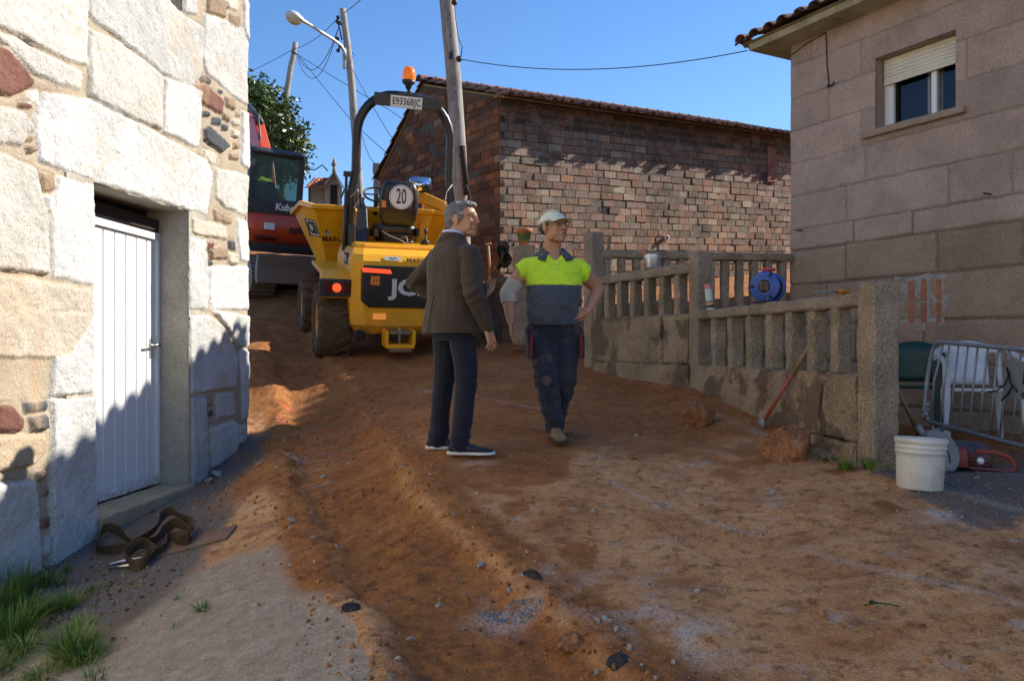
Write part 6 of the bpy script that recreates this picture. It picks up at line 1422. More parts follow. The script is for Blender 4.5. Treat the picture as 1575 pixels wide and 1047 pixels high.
mb = MB(); mb.tube([Vector((0, 0, 0)), P(754, 420, 11.55) - b_ + Vector((0, 0, -.12))], .02, 8); w0 = [P(746, 432, 11.5), P(764, 429, 11.5), P(760, 447, 11.42), P(746, 462, 11.4), P(740, 452, 11.4)]
mb.add([p - b_ for p in w0] + [P(752, 440, 11.48) - b_ + Vector((0, .03, 0))], [(5, i, (i + 1) % 5) for i in range(5)]); ob = mb.build('blade', 'worn_metal', sh); s_ = ob.modifiers.new('s', 'SOLIDIFY'); s_.thickness = .008
# strap with ring
plain('strap_brown', (.085, .048, .018), .85, var=.3, sc=30, bump=.5, bsc=250); plain('chrome', (.6, .6, .6), .15, 1)
SO = P(225, 850, 0) ; so_ = Vector((-2.36, 5.40, 0)); so_.z = gz(so_.x, so_.y)
st = empty('lifting_strap', so_, label='brown webbing strap coiled on the ground with a steel ring', cat='strap')
def gp(x, y, h=0):      # where the pixel's ray first meets the ground
    m = np.arange(2.3, 13, .01); px = (x - 787.5) / 1250 * m; i = int(np.argmax((535 - y) / 1250 * m < ground(px, m))); p = P(x, y, float(m[i])); p.z = gz(p.x, p.y) + h; return p
def strap(pts, wd=.062, n=6):
    """a flat band standing on edge, through pixel/height control points (x, y, height)"""
    ctl = [gp(x, y, h) - so_ for x, y, h in pts]; fine = []
    for i in range(len(ctl) - 1):
        p0, p1, p2, p3 = ctl[max(i - 1, 0)], ctl[i], ctl[i + 1], ctl[min(i + 2, len(ctl) - 1)]
        for k in range(n):
            t_ = k / n; fine.append(.5 * ((2 * p1) + (p2 - p0) * t_ + (2 * p0 - 5 * p1 + 4 * p2 - p3) * t_ * t_ + (3 * p1 - p0 - 3 * p2 + p3) * t_ ** 3))
    fine.append(ctl[-1]); V_ = []; 
    for i, p in enumerate(fine):
        d = (fine[min(i + 1, len(fine) - 1)] - fine[max(i - 1, 0)]).normalized(); s_ = d.cross(Vector((0, 0, 1))).normalized(); up = (Vector((0, 0, 1)) + s_ * .35 * math.sin(i * .35)).normalized() * wd
        V_ += [p - s_ * .003, p + s_ * .003, p + up + s_ * .003, p + up - s_ * .003]
    mb = MB(); mb.loft([V_[4 * i:4 * i + 4] for i in range(len(fine))], smooth=False); return mb
strap([(225, 864, .0), (250, 852, .01), (262, 838, .02), (290, 836, .03), (293, 822, .04), (280, 812, .05), (264, 805, .06), (250, 812, .05), (237, 826, .03), (212, 842, .01), (190, 850, .0), (160, 852, .0), (148, 845, 0), (152, 832, .02), (168, 825, .03), (190, 834, .02), (206, 842, 0)]).build('webbing', 'strap_brown', st)
strap([(270, 840, .0), (288, 842, .0), (294, 828, .02), (272, 818, .03), (255, 826, .01), (235, 842, .01), (210, 852, .02), (196, 866, .0), (205, 880, 0), (225, 872, 0), (232, 858, .01), (222, 846, .02), (210, 850, .02)], .07).build('webbing', 'strap_brown', st)
rc = gp(200, 868, .012) - so_; mb = MB(); mb.tube([rc + Vector((.13 * math.cos(a), .085 * math.sin(a), .02 * math.cos(a))) for a in [2 * math.pi * i / 28 for i in range(29)]], .011, 8, False); mb.build('ring', 'chrome', st)
# rusty cover plate
c_ = gp(305, 834); mb = MB(); plain('plate_rust', (.20, .11, .07), .95, var=.4, sc=20, dirt=(.26, .17, .10, .8)); mb.box((-.24, -.11, -.012), (.22, .11, .004)); o = mb.build('cover_plate', 'plate_rust', bevel=.003); o.location = c_ + Vector((0, 0, .008)); gx_ = (gz(c_.x + .2, c_.y) - gz(c_.x - .2, c_.y)) / .4; gy_ = (gz(c_.x, c_.y + .1) - gz(c_.x, c_.y - .1)) / .2; o.rotation_euler = (math.atan(gy_), -math.atan(gx_), 0); o.location.z += .004; setp(o, 'thin rusty rectangular plate set in the ground by the strap', 'plate')
# ---------------- rocks, rubble, weeds ----------------
stone('rock_red', mult=(.27, .11, .04), attr=False, sp=50, blot=6, bl=(.6, 1.5), bump=1.0, big=14, lich=(.38, .30, .24, 4, .62, .6))
stone('rock_gray', mult=(.30, .27, .23), attr=False, sp=60, blot=6, bl=(.6, 1.4), bump=.8, big=14)
stone('asphalt_chunk', mult=(.030, .028, .028), attr=False, sp=60, blot=6, bl=(.6, 1.6), bump=1.0, big=20)
def rock(c, d, seed, name, mat, label, cat='rock', rz=0, grp=None, sub=3):
    bm = bmesh.new(); bmesh.ops.create_icosphere(bm, subdivisions=4 if d[0] > .09 else sub, radius=1)
    rp = random.Random(seed * 13 + 1); planes = [(Vector((rp.gauss(0, 1), rp.gauss(0, 1), rp.gauss(0, .8))).normalized(), rp.uniform(.45, .8)) for _ in range(13)]
    for v in bm.verts:
        p = v.co.copy(); q = p + Vector((seed * 7.7, seed, 0)); f = 1 + .45 * mnoise.noise(q * .9) + .22 * mnoise.noise(q * 2.3)
        for pn_, pd_ in planes:
            dt = pn_.dot(p) * f
            if dt > pd_: f *= pd_ / dt
        v.co = Vector((p.x * d[0], p.y * d[1], p.z * d[2])) * f
    me = bpy.data.meshes.new(name); bm.to_mesh(me); bm.free(); me.materials.append(M[mat]); o = link(bpy.data.objects.new(name, me)); o.location = c; o.rotation_euler = (0, 0, rz); setp(o, label, cat, grp); return o
rock(gp(1077, 652, .07), (.17, .14, .14), 1, 'rock', 'rock_red', 'reddish rock with a pale top near the middle of the balustrade')
rock(gp(1214, 702, .09), (.22, .16, .17), 2, 'rock', 'rock_red', 'large reddish brown rock at the foot of the balustrade by the end post')
rock(gp(800, 1020, -.045), (.15, .10, .075), 3, 'rock', 'rock_red', 'half buried brown rock in the excavated strip at the bottom edge')
rock(gp(973, 706, .01), (.05, .045, .03), 4, 'rock', 'rock_red', 'small lone red clod on the road right of the worker'); rock(gp(1078, 657, .015), (.05, .04, .03), 14, 'rock', 'rock_red', 'small red stone just below the pale topped rock')
rock(gp(1141, 567 + 60, .01), (.035, .03, .02), 5, 'rock', 'rock_gray', 'small pale stone between the rock and the balustrade foot')
rock(gp(1018, 778, .01), (.025, .02, .018), 6, 'rock', 'rock_gray', 'small white stone lying on the open dirt road')
rock(gp(740, 872, .01), (.032, .028, .02), 7, 'rock', 'rock_gray', 'pale stone at the foot of the trench bank'); rock(gp(449, 802, .01), (.035, .03, .022), 8, 'rock', 'rock_gray', 'rounded tan stone left of the excavated strip')
rock(gp(331, 732, .02), (.07, .05, .05), 9, 'rock', 'rock_gray', 'grey broken stone against the house wall past the door'); rock(gp(322, 742, .02), (.05, .05, .03), 12, 'rock', 'rock_gray', 'smaller tan stone beside the grey one near the house wall')
rock(gp(497, 733, .0), (.045, .035, .02), 10, 'rock', 'rock_gray', 'flat grey stone in the excavated strip'); rock(gp(880, 985, .0), (.07, .06, .045), 11, 'rock', 'rock_red', 'orange rock stuck in the trench bank')
rock(gp(540, 938, .0), (.065, .04, .045), 21, 'asphalt_chunk', 'asphalt_chunk', 'black asphalt chunk at the left edge of the excavated strip', 'asphalt'); rock(gp(955, 1012, -.01), (.075, .07, .04), 22, 'asphalt_chunk', 'asphalt_chunk', 'black asphalt lump in the bottom right bank of the strip', 'asphalt', R(40)); rock(gp(818, 886, -.005), (.10, .03, .035), 23, 'asphalt_chunk', 'asphalt_chunk', 'thin black strip of broken asphalt on the bank', 'asphalt', R(-45))
# loose gravel and clods: nobody could count them
def scatter(name, n, fn, szf, mat, colf, label, seed):
    r_ = random.Random(seed); base = []
    for k in range(6):
        bm = bmesh.new(); bmesh.ops.create_icosphere(bm, subdivisions=1, radius=1); q = random.Random(k)
        base.append(([v.co * (1 + q.uniform(-.3, .3)) for v in bm.verts], [[v.index for v in f.verts] for f in bm.faces])); bm.free()
    mb = MB(); pos = []
    while len(pos) < n:
        p = fn(r_)
        if p is not None: pos.append(p)
    zz = ground(np.array([p[0] for p in pos]), np.array([p[1] for p in pos]))
    for (x, y), z in zip(pos, zz):
        s_ = szf(r_); vs_, fs_ = base[r_.randrange(6)]; mb.cur = colf(r_); T_ = mat4((x, y, z + s_ * .12), (r_.uniform(0, 6), r_.uniform(0, 6), r_.uniform(0, 6)), (s_, s_ * r_.uniform(.6, 1), s_ * r_.uniform(.4, .8)))
        mb.add(vs_, fs_, False, T_)
    o = mb.build(name, mat); setp(o, label, 'gravel', kind='stuff'); return o
stone('pebble', spc=(.7, 1.3), sp=90, bump=.5)
def soilpos(r_):
    Y_ = 2.7 + 9 * r_.random() ** 1.5; k = r_.random()
    xl_ = float(np.interp(Y_, *LE)); xr_ = float(np.interp(Y_, *RE))
    if k < .30: x = xl_ + r_.gauss(.0, .16)
    elif k < .62: x = xr_ + r_.gauss(-.05, .13)
    elif k < .72: x = r_.uniform(xl_, xr_)
    elif k < .85: x, Y_ = -2.2 + r_.gauss(0, .3), 6.6 + r_.gauss(0, .8)
    else: x = r_.uniform(xr_, 2.2)
    if x < -3.3075 + .075 * Y_ + .08: return None
    return x, Y_
def soilcol(r_): g = r_.uniform(.8, 1.5); return (.30 * g, .12 * g, .032 * g) if r_.random() < .82 else (.34 * g, .29 * g, .23 * g)
scatter('earth_clods', 5200, soilpos, lambda r_: .0025 + .016 * r_.random() ** 5, 'pebble', soilcol, 'reddish earth clods and pebbles strewn along the trench edges', 5)
def graypos(r_):
    k = r_.random()
    if k < .22: a = r_.uniform(0, 6.28); q = r_.random() ** .5; return -.01 + .14 * q * math.cos(a), 3.48 + .075 * q * math.sin(a)
    if k < .40: return r_.gauss(-2.35, .22), r_.gauss(5.6, .9)
    if k < .52: return r_.gauss(-1.70, .14), r_.gauss(6.9, .22)
    if k < .72: Y_ = r_.uniform(4.2, 9); return float(np.interp(Y_, FYs, FXs)) - abs(r_.gauss(.12, .12)), Y_
    if k < .82: return r_.gauss(2.6, .3), r_.gauss(4.5, .25)
    return r_.uniform(-.2, 2.6), 2.8 + 5 * r_.random()
def gp_ok(r_):
    p = graypos(r_); 
    return None if p[0] < -3.3075 + .075 * p[1] + .1 else p
scatter('dry_litter', 500, lambda r_: (r_.gauss(-2.35, .25), r_.gauss(4.5, .5)), lambda r_: .004 + .012 * r_.random() ** 2, 'pebble', lambda r_: (.30, .20, .10) if r_.random() < .5 else (.10, .07, .04), 'dry leaf and stem litter among the grass by the house wall', 9)
scatter('gravel', 3800, gp_ok, lambda r_: .0015 + .007 * r_.random() ** 3, 'pebble', lambda r_: (lambda g: (.42 * g, .40 * g, .37 * g))(r_.uniform(.4, 1.1)), 'fine grey gravel and mortar crumbs scattered on the ground', 6)
# grass and weeds
t = NT('grass_blade'); c = t.mix(1, (.12, .22, .024), t.attr(), 'MULTIPLY'); M['grass_blade'] = t.out(c, .55, Subsurface_Weight=0.0)
def tuft(mb, c, n, h, spread, r_, dry=.17):
    for _ in range(n):
        a = r_.uniform(0, 6.28); rr = r_.random() ** .5 * spread * .4; b = c + Vector((rr * math.cos(a), rr * math.sin(a), -.01)); a2 = a + r_.gauss(0, .5); L = h * r_.uniform(.4, 1.15); out = spread * r_.uniform(.1, 1.0); w_ = r_.uniform(.0016, .0036)
        d = Vector((math.cos(a2), math.sin(a2), 0)); s_ = Vector((-d.y, d.x, 0)) * w_; g = r_.uniform(.5, 1.4); mb.cur = (g * 2.6, g * 1.35, g * 3) if r_.random() < dry else (g, g, g)
        pts = [b + d * out * t_ ** 1.7 + Vector((0, 0, L * (t_ - .35 * t_ * t_ * (out / max(L, .01))))) for t_ in (0, .35, .7, 1)]
        vs_ = [pts[0] - s_, pts[0] + s_, pts[1] - s_ * .9, pts[1] + s_ * .9, pts[2] - s_ * .6, pts[2] + s_ * .6, pts[3]]
        mb.add(vs_, [(0, 1, 3, 2), (2, 3, 5, 4), (4, 5, 6)])
r_ = random.Random(17); mb = MB()
for (x, y, n, h, sp) in ((115, 1005, 420, .17, .20), (130, 1015, 200, .10, .16), (20, 985, 380, .22, .20), (-30, 960, 300, .26, .2), (60, 950, 160, .15, .14), (30, 920, 200, .26, .16), (8, 900, 60, .28, .08), (100, 935, 260, .13, .17), (90, 900, 50, .12, .1), (70, 1040, 160, .10, .2), (-10, 1040, 200, .14, .2), (40, 1000, 200, .12, .18), (105, 880, 30, .10, .05), (40, 945, 120, .16, .15), (150, 905, 60, .07, .12), (165, 1000, 90, .06, .16), (130, 960, 120, .08, .14), (70, 900, 80, .14, .1), (185, 890, 25, .05, .1), (150, 1040, 70, .07, .14), (10, 940, 200, .22, .14)):
    tuft(mb, gp(x, y), n, h, sp, r_)
o = mb.build('grass', 'grass_blade'); setp(o, 'wild green grass growing at the foot of the house wall', 'grass', kind='stuff')
for (x, y, n, h, sp, lb) in ((312, 938, 70, .06, .07, 'small green weed tuft on the concrete, right of the grass'), (272, 922, 22, .05, .03, 'tiny upright weed left of the small tuft on the concrete'), (268, 966, 20, .04, .06, 'sparse flat weed below the other two on the concrete'), (1300, 722, 130, .10, .09, 'grass tuft at the foot of the last base stone'), (1338, 722, 150, .11, .08, 'grass tuft growing against the end post'), (236, 788, 26, .04, .04, 'weed growing at the doorstep'), (1240, 684, 120, .06, .14, 'low weed mat along the balustrade foot behind the large rock'), (1270, 705, 110, .05, .12, 'low green weeds right of the large rock'), (188, 818, 16, .05, .03, 'small round leafed weed by the strap loop')):
    mb = MB(); c_ = gp(x, y); tuft(mb, Vector((0, 0, 0)), n, h, sp, r_, .05); o = mb.build('weed', 'grass_blade'); o.location = c_; setp(o, lb, 'weed', 'weeds in the cracks')
# fallen leafy twig
c_ = gp(1366, 935, .012); mb = MB(); r_ = random.Random(4); plain('twig_leaf', (.06, .075, .03), .6, var=.3)
mb.tube([(-.10, .0, .0), (-.03, .01, .006), (.04, -.015, .0)], .003, 5)
for k in range(13):
    b_ = Vector((r_.uniform(-.10, .06), r_.uniform(-.02, .02), .005)); a = r_.uniform(0, 6.28); u = Vector((math.cos(a), math.sin(a), r_.uniform(0, .5))) * r_.uniform(.018, .032); v_ = Vector((-u.y, u.x, .004)) * .4
    mb.add([b_, b_ + u * .5 + v_, b_ + u, b_ + u * .5 - v_], [(0, 1, 2, 3)])
o = mb.build('leafy_twig', 'twig_leaf'); o.location = c_; setp(o, 'small green leafy twig dropped on the dirt road, lower right', 'twig')
# ---------------- people ----------------
t = NT('skin_tan'); c = t.mix(t.ramp(t.noise(9, 4), (.3, 0), (.7, 1)), (.50, .24, .13), (.56, .28, .16)); c = t.mix(t.ramp(t.noise(30, 4, .7), (.6, 0), (.8, .25)), c, (.33, .12, .08)); M['skin_tan'] = t.out(c, .5, t.bump(t.noise(160, 3), .15, .002), Subsurface_Weight=.08)
def cloth(name, col, col2, rough=.9, wsc=350, bump=.3, dirt=None, fold=.0):
    t = NT(name); c = t.mix(t.ramp(t.noise(5, 6, .65), (.3, 0), (.7, 1)), col, col2)
    if dirt:
        f = t.ramp(t.noise(dirt[3], 6, .7), (dirt[4], 0), (dirt[4] + .15, dirt[5])); c = t.mix(f, c, tuple(dirt[:3]))
    h = t.math('ADD', t.math('MULTIPLY', t.noise(wsc, 2), .15), t.noise(11, 4, .55, None, .4)); M[name] = t.out(c, rough, t.bump(h, bump, .02), Sheen_Weight=.15); return M[name]
cloth('wool_brown', (.046, .029, .018), (.068, .043, .027)); cloth('trouser_navy', (.002, .0045, .015), (.005, .008, .024), .85); cloth('work_navy', (.010, .012, .026), (.022, .025, .044), .9, dirt=(.17, .13, .10, 9, .53, .4))
cloth('shirt_lime', (.60, .90, .02), (.70, .98, .035), .8); cloth('shirt_gray', (.050, .062, .080), (.075, .090, .110), .8); cloth('shirt_white', (.55, .58, .78), (.65, .68, .85)); cloth('cap_cloth', (.72, .80, .52), (.78, .84, .60), .8)
cloth('cap_white', (.78, .80, .72), (.82, .84, .78)); cloth('bandage', (.52, .45, .36), (.62, .54, .45), dirt=(.35, .27, .2, 9, .6, .4)); cloth('trim_red', (.20, .012, .018), (.26, .018, .022))
plain('shoe_navy', (.010, .013, .025), .5); plain('sole_white', (.70, .70, .66), .6); plain('boot_tan', (.26, .18, .10), .9, var=.3, dirt=(.16, .08, .03, .8)); plain('boot_sole', (.05, .04, .03), .9)
t = NT('hair_gray'); g_ = t.noise(30, 5, .7, t.coord((4, 1, 4)), .3); c = t.mix(t.ramp(g_, (.3, 0), (.7, 1)), (.06, .057, .055), (.27, .265, .26)); M['hair_gray'] = t.out(c, .6, t.bump(g_, .8, .01))
plain('hair_dark', (.09, .07, .055), .7, var=.4, sc=40, bump=.6); plain('eye_white', (.26, .22, .19), .2); plain('iris', (.03, .02, .015), .2); plain('glass_rim', (.02, .018, .018), .3); plain('lip', (.30, .10, .075), .5); plain('mouth_dark', (.05, .02, .015), .6); plain('brow', (.22, .19, .17), .8)
def cap_(mb, a, b, ra, rb, n=12):
    a, b = Vector(a), Vector(b); d = b - a; L = max(d.length, 1e-4); d /= L
    u = d.cross(Vector((0, 0, 1)) if abs(d.z) < .9 else Vector((1, 0, 0))).normalized(); v = d.cross(u)
    rings = []
    for c, r, q in [(a, ra, -1), (a, ra, -.8), (a, ra, -.45), (a, ra, 0), (b, rb, 0), (b, rb, .45), (b, rb, .8), (b, rb, 1)]:
        rr = r * math.sqrt(max(0, 1 - q * q)) + 1e-4; rings.append([c + d * r * q + u * math.cos(2 * math.pi * j / n) * rr + v * math.sin(2 * math.pi * j / n) * rr for j in range(n)])
    mb.loft(rings); return mb
def chain(mb, pts, rs):
    for i in range(len(pts) - 1): cap_(mb, pts[i], pts[i + 1], rs[i], rs[i + 1])
def ring(c, hx, hy, n=20, e=2.4, rz=0):
    o = []
    for i in range(n):
        a = 2 * math.pi * i / n; x = hx * math.copysign(abs(math.cos(a)) ** (2 / e), math.cos(a)); y = hy * math.copysign(abs(math.sin(a)) ** (2 / e), math.sin(a))
        o.append(Vector(c) + Vector((x * math.cos(rz) - y * math.sin(rz), x * math.sin(rz) + y * math.cos(rz), 0)))
    return o
def fuse(mb, name, mat, parent, voxel=.007, smooth=4, disp=None, cut=None):
    """union of overlapping solids -> one continuous surface"""
    o = mb.build('tmp', mat); m = o.modifiers.new('r', 'REMESH'); m.mode = 'VOXEL'; m.voxel_size = voxel; m.use_smooth_shade = True
    if smooth: s_ = o.modifiers.new('s', 'SMOOTH'); s_.iterations = smooth; s_.factor = .5
    me = bpy.data.meshes.new_from_object(o.evaluated_get(bpy.context.evaluated_depsgraph_get())); bpy.data.objects.remove(o)
    me.name = name; me.materials.clear(); me.materials.append(M[mat]) 
    if disp:
        nn = [v.normal.copy() for v in me.vertices]
        for v, n in zip(me.vertices, nn): v.co += n * disp(v.co)
    if cut:
        bm = bmesh.new(); bm.from_mesh(me); bmesh.ops.delete(bm, geom=[v for v in bm.verts if cut(v.co)], context='VERTS'); bm.to_mesh(me); bm.free()
    me.polygons.foreach_set('use_smooth', [True] * len(me.polygons)); me.update()
    return link(bpy.data.objects.new(name, me), parent)
def frame(f, up):
    f = Vector(f).normalized(); l = Vector(up).cross(f).normalized(); u = f.cross(l); return Matrix(((f.x, l.x, u.x), (f.y, l.y, u.y), (f.z, l.z, u.z)))
def hand(mb, w, d, pn, side, curl=.5, spread=.12, L=.185, thumb=1.0):
    """w wrist, d direction of the fingers, pn palm normal (towards the palm side), side +1 if the thumb lies at d x pn"""
    w = Vector(w); d = Vector(d).normalized(); pn = (Vector(pn) - d * Vector(pn).dot(d)).normalized(); s_ = d.cross(pn) * side
    pl = L * .52
    for k, off in enumerate((-.030, -.010, .010, .030)): cap_(mb, w + s_ * off * .7 + d * .01, w + d * pl * (1 - .04 * abs(k - 2)) + s_ * off, .0135, .0115, 8)
    for k, (off, fl) in enumerate(((.033, .072), (.011, .080), (-.011, .074), (-.031, .058))):
        b = w + d * pl * (.98 if k else .94) + s_ * off; dirn = (d + s_ * spread * (1.3 - k * .85)).normalized(); p = b; r = .0088 if k < 3 else .0078; c_ = curl * (1 + .18 * k)
        for seg_, (fr_, bend) in enumerate(((.44, .35), (.32, .9), (.24, .7))):
            a = c_ * bend; dirn = (dirn * math.cos(a) + pn * math.sin(a)).normalized(); q = p + dirn * fl * L / .185 * fr_ * 1.05; cap_(mb, p, q, r, r * .93, 8); p = q; r *= .93
    b = w + d * .025 + s_ * .026; t1 = (d * .75 + s_ * .55 + pn * .35).normalized(); q = b + t1 * .045; cap_(mb, b, q, .0135, .0105, 8); t2 = (d * .9 + s_ * .15 + pn * .3 * thumb).normalized(); q2 = q + t2 * .032; cap_(mb, q, q2, .0105, .0095, 8); cap_(mb, q2, q2 + t2 * .022, .0095, .0078, 8)
def head_parts(mb, c, f, up=(0, 0, 1), k=1.0, mouth_open=0):
    F = frame(f, up); T = lambda x, y, z: Vector(c) + F @ Vector((x, y, z)) * k
    def el(p, r):
        Tm = Matrix.Translation(T(*p)) @ F.to_4x4(); mb.ball((0, 0, 0), tuple(q * k for q in r), Tm, 16, 12)
    el((-.018, 0, .032), (.098, .076, .092)); el((.028, 0, -.030), (.066, .062, .085)); el((.030, 0, .045), (.062, .062, .06))
    el((.068, 0, -.098), (.026, .028, .022)); el((.052, 0, -.090), (.04, .045, .028))
    for s in (1, -1):
        el((.012, s * .046, -.070), (.038, .020, .034)); el((.066, s * .036, -.022), (.028, .026, .026)); cap_(mb, T(.088, s * .014, .036), T(.076, s * .048, .036), .0115 * k, .010 * k, 8)
        el((-.006, s * .078, .000), (.019, .009, .033)); el((-.004, s * .076, -.022), (.011, .008, .014)); el((.055, s * .040, -.055), (.028, .02, .03))
        el((.104, s * .012, -.030), (.011, .009, .008))
    cap_(mb, T(.092, 0, .022), T(.114, 0, -.022), .0095 * k, .0115 * k, 8)
    el((.098, 0, -.054 + mouth_open * .001), (.012, .024, .006)); el((.094, 0, -.070 - mouth_open * .004), (.012, .020, .0065)); el((.084, 0, -.060), (.02, .032, .02))
    return T, F
def face_bits(body, T, F, k=1.0, brow='brow'):
    for s in (1, -1):
        mb = MB(); mb.ball((0, 0, 0), (.0115 * k,) * 3, Matrix.Translation(T(.0780, s * .031, .014)) @ F.to_4x4(), 12, 8); e = mb.build('eye', 'eye_white', body)
        mb = MB(); mb.ball((0, 0, 0), (.004 * k, .0062 * k, .0062 * k), Matrix.Translation(T(.0895, s * .031, .014)) @ F.to_4x4(), 10, 6); mb.build('iris', 'iris', e)
        mb = MB(); cap_(mb, T(.098, s * .014, .040), T(.084, s * .050, .042), .0045, .0035, 6); mb.build('eyebrow', brow, body)
        
    mb = MB(); cap_(mb, T(.1035, .017, -.062), T(.1035, -.017, -.062), .0032, .0032, 6); cap_(mb, T(.1035, .0, -.062), T(.1035, -.010, -.062), .004, .003, 6); mb.build('mouth', 'mouth_dark', body)
def folds(sc, amp, st=(1, 1, 1), seed=0):
    def f(p):
        q = Vector((p.x * st[0], p.y * st[1], p.z * st[2])) * sc + Vector((seed, seed * 2, 0)); n = mnoise.noise(q) + .5 * mnoise.noise(q * 2.1); return amp * (abs(n) * 2 - .55)
    return f
def place(o, x, y, az): o.location = (x, y, gz(x, y) + .0); o.rotation_euler = (0, 0, az)

# ---- the man in the jacket: stands side on, seen from behind, looking to the right
AX, AY, AAZ = (700 - 787.5) / 1250 * 5.82, 5.82, R(35)
Ra = Matrix.Rotation(AAZ, 3, 'Z'); inv = Ra.inverted()
ground_a = gz(AX, AY); zA = lambda d: d
def LA(v): return inv @ Vector(v)
hf = inv @ Vector((math.cos(R(-23)), math.sin(R(-23)), .05))       # the head is turned towards the camera side
mb = MB(); hc = Vector((.045, -.02, 1.660))
Th, Fh = head_parts(mb, hc, hf, k=1.04)
chain(mb, [hc + Vector((-.02, .01, -.06)), (-.01, .0, 1.50), (-.02, 0, 1.40)], [.060, .062, .08])
mb.loft([ring((0, 0, .95), .09, .13), ring((0, 0, 1.2), .10, .15), ring((-.01, 0, 1.40), .09, .17), ring((-.01, 0, 1.46), .05, .10)])
shR, elR, wrR = Vector((-.01, -.205, 1.40)), Vector((-.03, -.275, 1.125)), Vector((.085, -.262, .895))
shL, elL, wrL = Vector((-.02, .205, 1.41)), Vector((-.08, .41, 1.24)), Vector((.10, .25, 1.06))
chain(mb, [shR, elR, wrR], [.045, .036, .027]); chain(mb, [shL, elL, wrL], [.045, .036, .027])
hand(mb, wrR, LA((.28, -.06, -.95)), LA((-.75, .65, -.1)), 1, .45, .10)
hand(mb, wrL, (.35, -.9, -.15), (-.8, -.3, 0), 1, .5, .05)
hipR, knR, anR = Vector((0, -.10, .90)), Vector((.01, -.125, .49)), Vector((-.03, -.115, .09)); hipL, knL, anL = Vector((-.01, .10, .90)), Vector((.0, .15, .49)), Vector((-.035, .165, .09))
for h_, k_2, a_2 in ((hipR, knR, anR), (hipL, knL, anL)): chain(mb, [h_, k_2, a_2, a_2 + Vector((.03, 0, -.04))], [.075, .05, .035, .03])
man = fuse(mb, 'person', 'skin_tan', None, .0048, 2); place(man, AX, AY, AAZ); man.scale = (1.05, 1.08, 1)
setp(man, 'grey haired man in brown blazer and navy trousers, standing with head turned right', 'person')
face_bits(man, Th, Fh, 1.04)
mb = MB(); Tm = lambda p: Matrix.Translation(Th(*p)) @ Fh.to_4x4()
mb.ball((0, 0, 0), (.103, .088, .085), Tm((-.026, 0, .055)), 18, 12); mb.ball((0, 0, 0), (.062, .076, .065), Tm((-.062, 0, -.005)), 16, 10); mb.ball((0, 0, 0), (.045, .068, .030), Tm((.045, 0, .102)), 14, 8); mb.ball((0, 0, 0), (.03, .045, .022), Tm((.070, .01, .100)), 12, 8)
for s in (1, -1): mb.ball((0, 0, 0), (.022, .010, .035), Tm((.018, s * .076, .022)), 10, 8)
def hd_(p): q = Fh.inverted() @ (p - hc); return .005 * mnoise.noise(Vector((q.x * 25, q.y * 90, q.z * 25))) + .004 * mnoise.noise(q * 120)
fuse(mb, 'hair', 'hair_gray', man, .005, 2, hd_)
# jacket
mb = MB()
mb.loft([ring((-.015, .0, .835), .195, .235, e=2.3), ring((-.015, 0, .95), .180, .228), ring((-.01, 0, 1.10), .160, .215), ring((-.01, 0, 1.25), .160, .225), ring((-.015, 0, 1.36), .145, .222), ring((-.02, 0, 1.43), .12, .195), ring((-.022, 0, 1.48), .098, .150), ring((-.022, 0, 1.52), .080, .105), ring((-.02, 0, 1.55), .070, .08)])
chain(mb, [shR + Vector((0, .01, .0)), (shR + elR) / 2, elR, (elR + wrR) / 2, wrR - (wrR - elR).normalized() * .0], [.074, .070, .063, .055, .047]); chain(mb, [shL, (shL + elL) / 2, elL, (elL + wrL) / 2, wrL], [.074, .070, .063, .056, .05])
def jk(p):
    v = .0; n = mnoise.noise(Vector((p.x * 6, p.y * 6, p.z * 3.0 + 3))); v += .010 * n + .005 * mnoise.noise(Vector((p.x * 14 + p.z * 9, p.y * 14, p.z * 5)))
    dR = (p - elR).length; v += .006 * math.sin((p.z - p.x) * 75) * math.exp(-(dR / .10) ** 2); dL = (p - elL).length; v += .006 * math.sin((p.y + p.z) * 80) * math.exp(-(dL / .10) ** 2)
    if p.z < 1.12 and p.x < -.08 and abs(p.y - .0) < .006: v -= .014          # centre vent
    if p.x < -.05 and abs(p.y) < .005: v -= .004
    return v
jacket = fuse(mb, 'jacket', 'wool_brown', man, .0058, 3, jk, lambda p: p.z < .845 and abs(p.y) < .30 and (p - wrR).length > .12)
s_ = jacket.modifiers.new('s', 'SOLIDIFY'); s_.thickness = .006
mb = MB(); c_ = Vector((-.014, 0, 1.555))
def neckband(mb, c, r0, r1, z0, z1, a0, a1, dip, n=20, th=.007):
    V_ = []
    for i in range(n + 1):
        a = a0 + (a1 - a0) * i / n; dz = -dip * (.5 + .5 * math.cos(a)) ** 1.5; ca, sa = math.cos(a), math.sin(a)
        V_.append([c + Vector((r0 * ca, r0 * sa * 1.05, z0 + dz)), c + Vector((r1 * ca, r1 * sa * 1.05, z1 + dz * .6)), c + Vector(((r1 + th) * ca, (r1 + th) * sa * 1.05, z1 + dz * .6)), c + Vector(((r0 + th * 2) * ca, (r0 + th * 2) * sa * 1.05, z0 + dz))])
    mb.loft(V_)
neckband(mb, c_, .082, .070, -.045, .012, R(25), R(335), .055, th=.012); mb.build('jacket_collar', 'wool_brown', man)
mb = MB(); neckband(mb, c_, .073, .066, -.03, .030, R(12), R(348), .045); mb.build('shirt_collar', 'shirt_white', man)
mb = MB(); d_ = (wrR - elR).normalized()
for i in range(4): mb.ball(elR + (wrR - elR) * (.62 + .085 * i) + LA((-.02, -.052, 0)) * 1.0, .007, None, 8, 5)
mb.build('cuff_button', 'glass_rim', jacket)
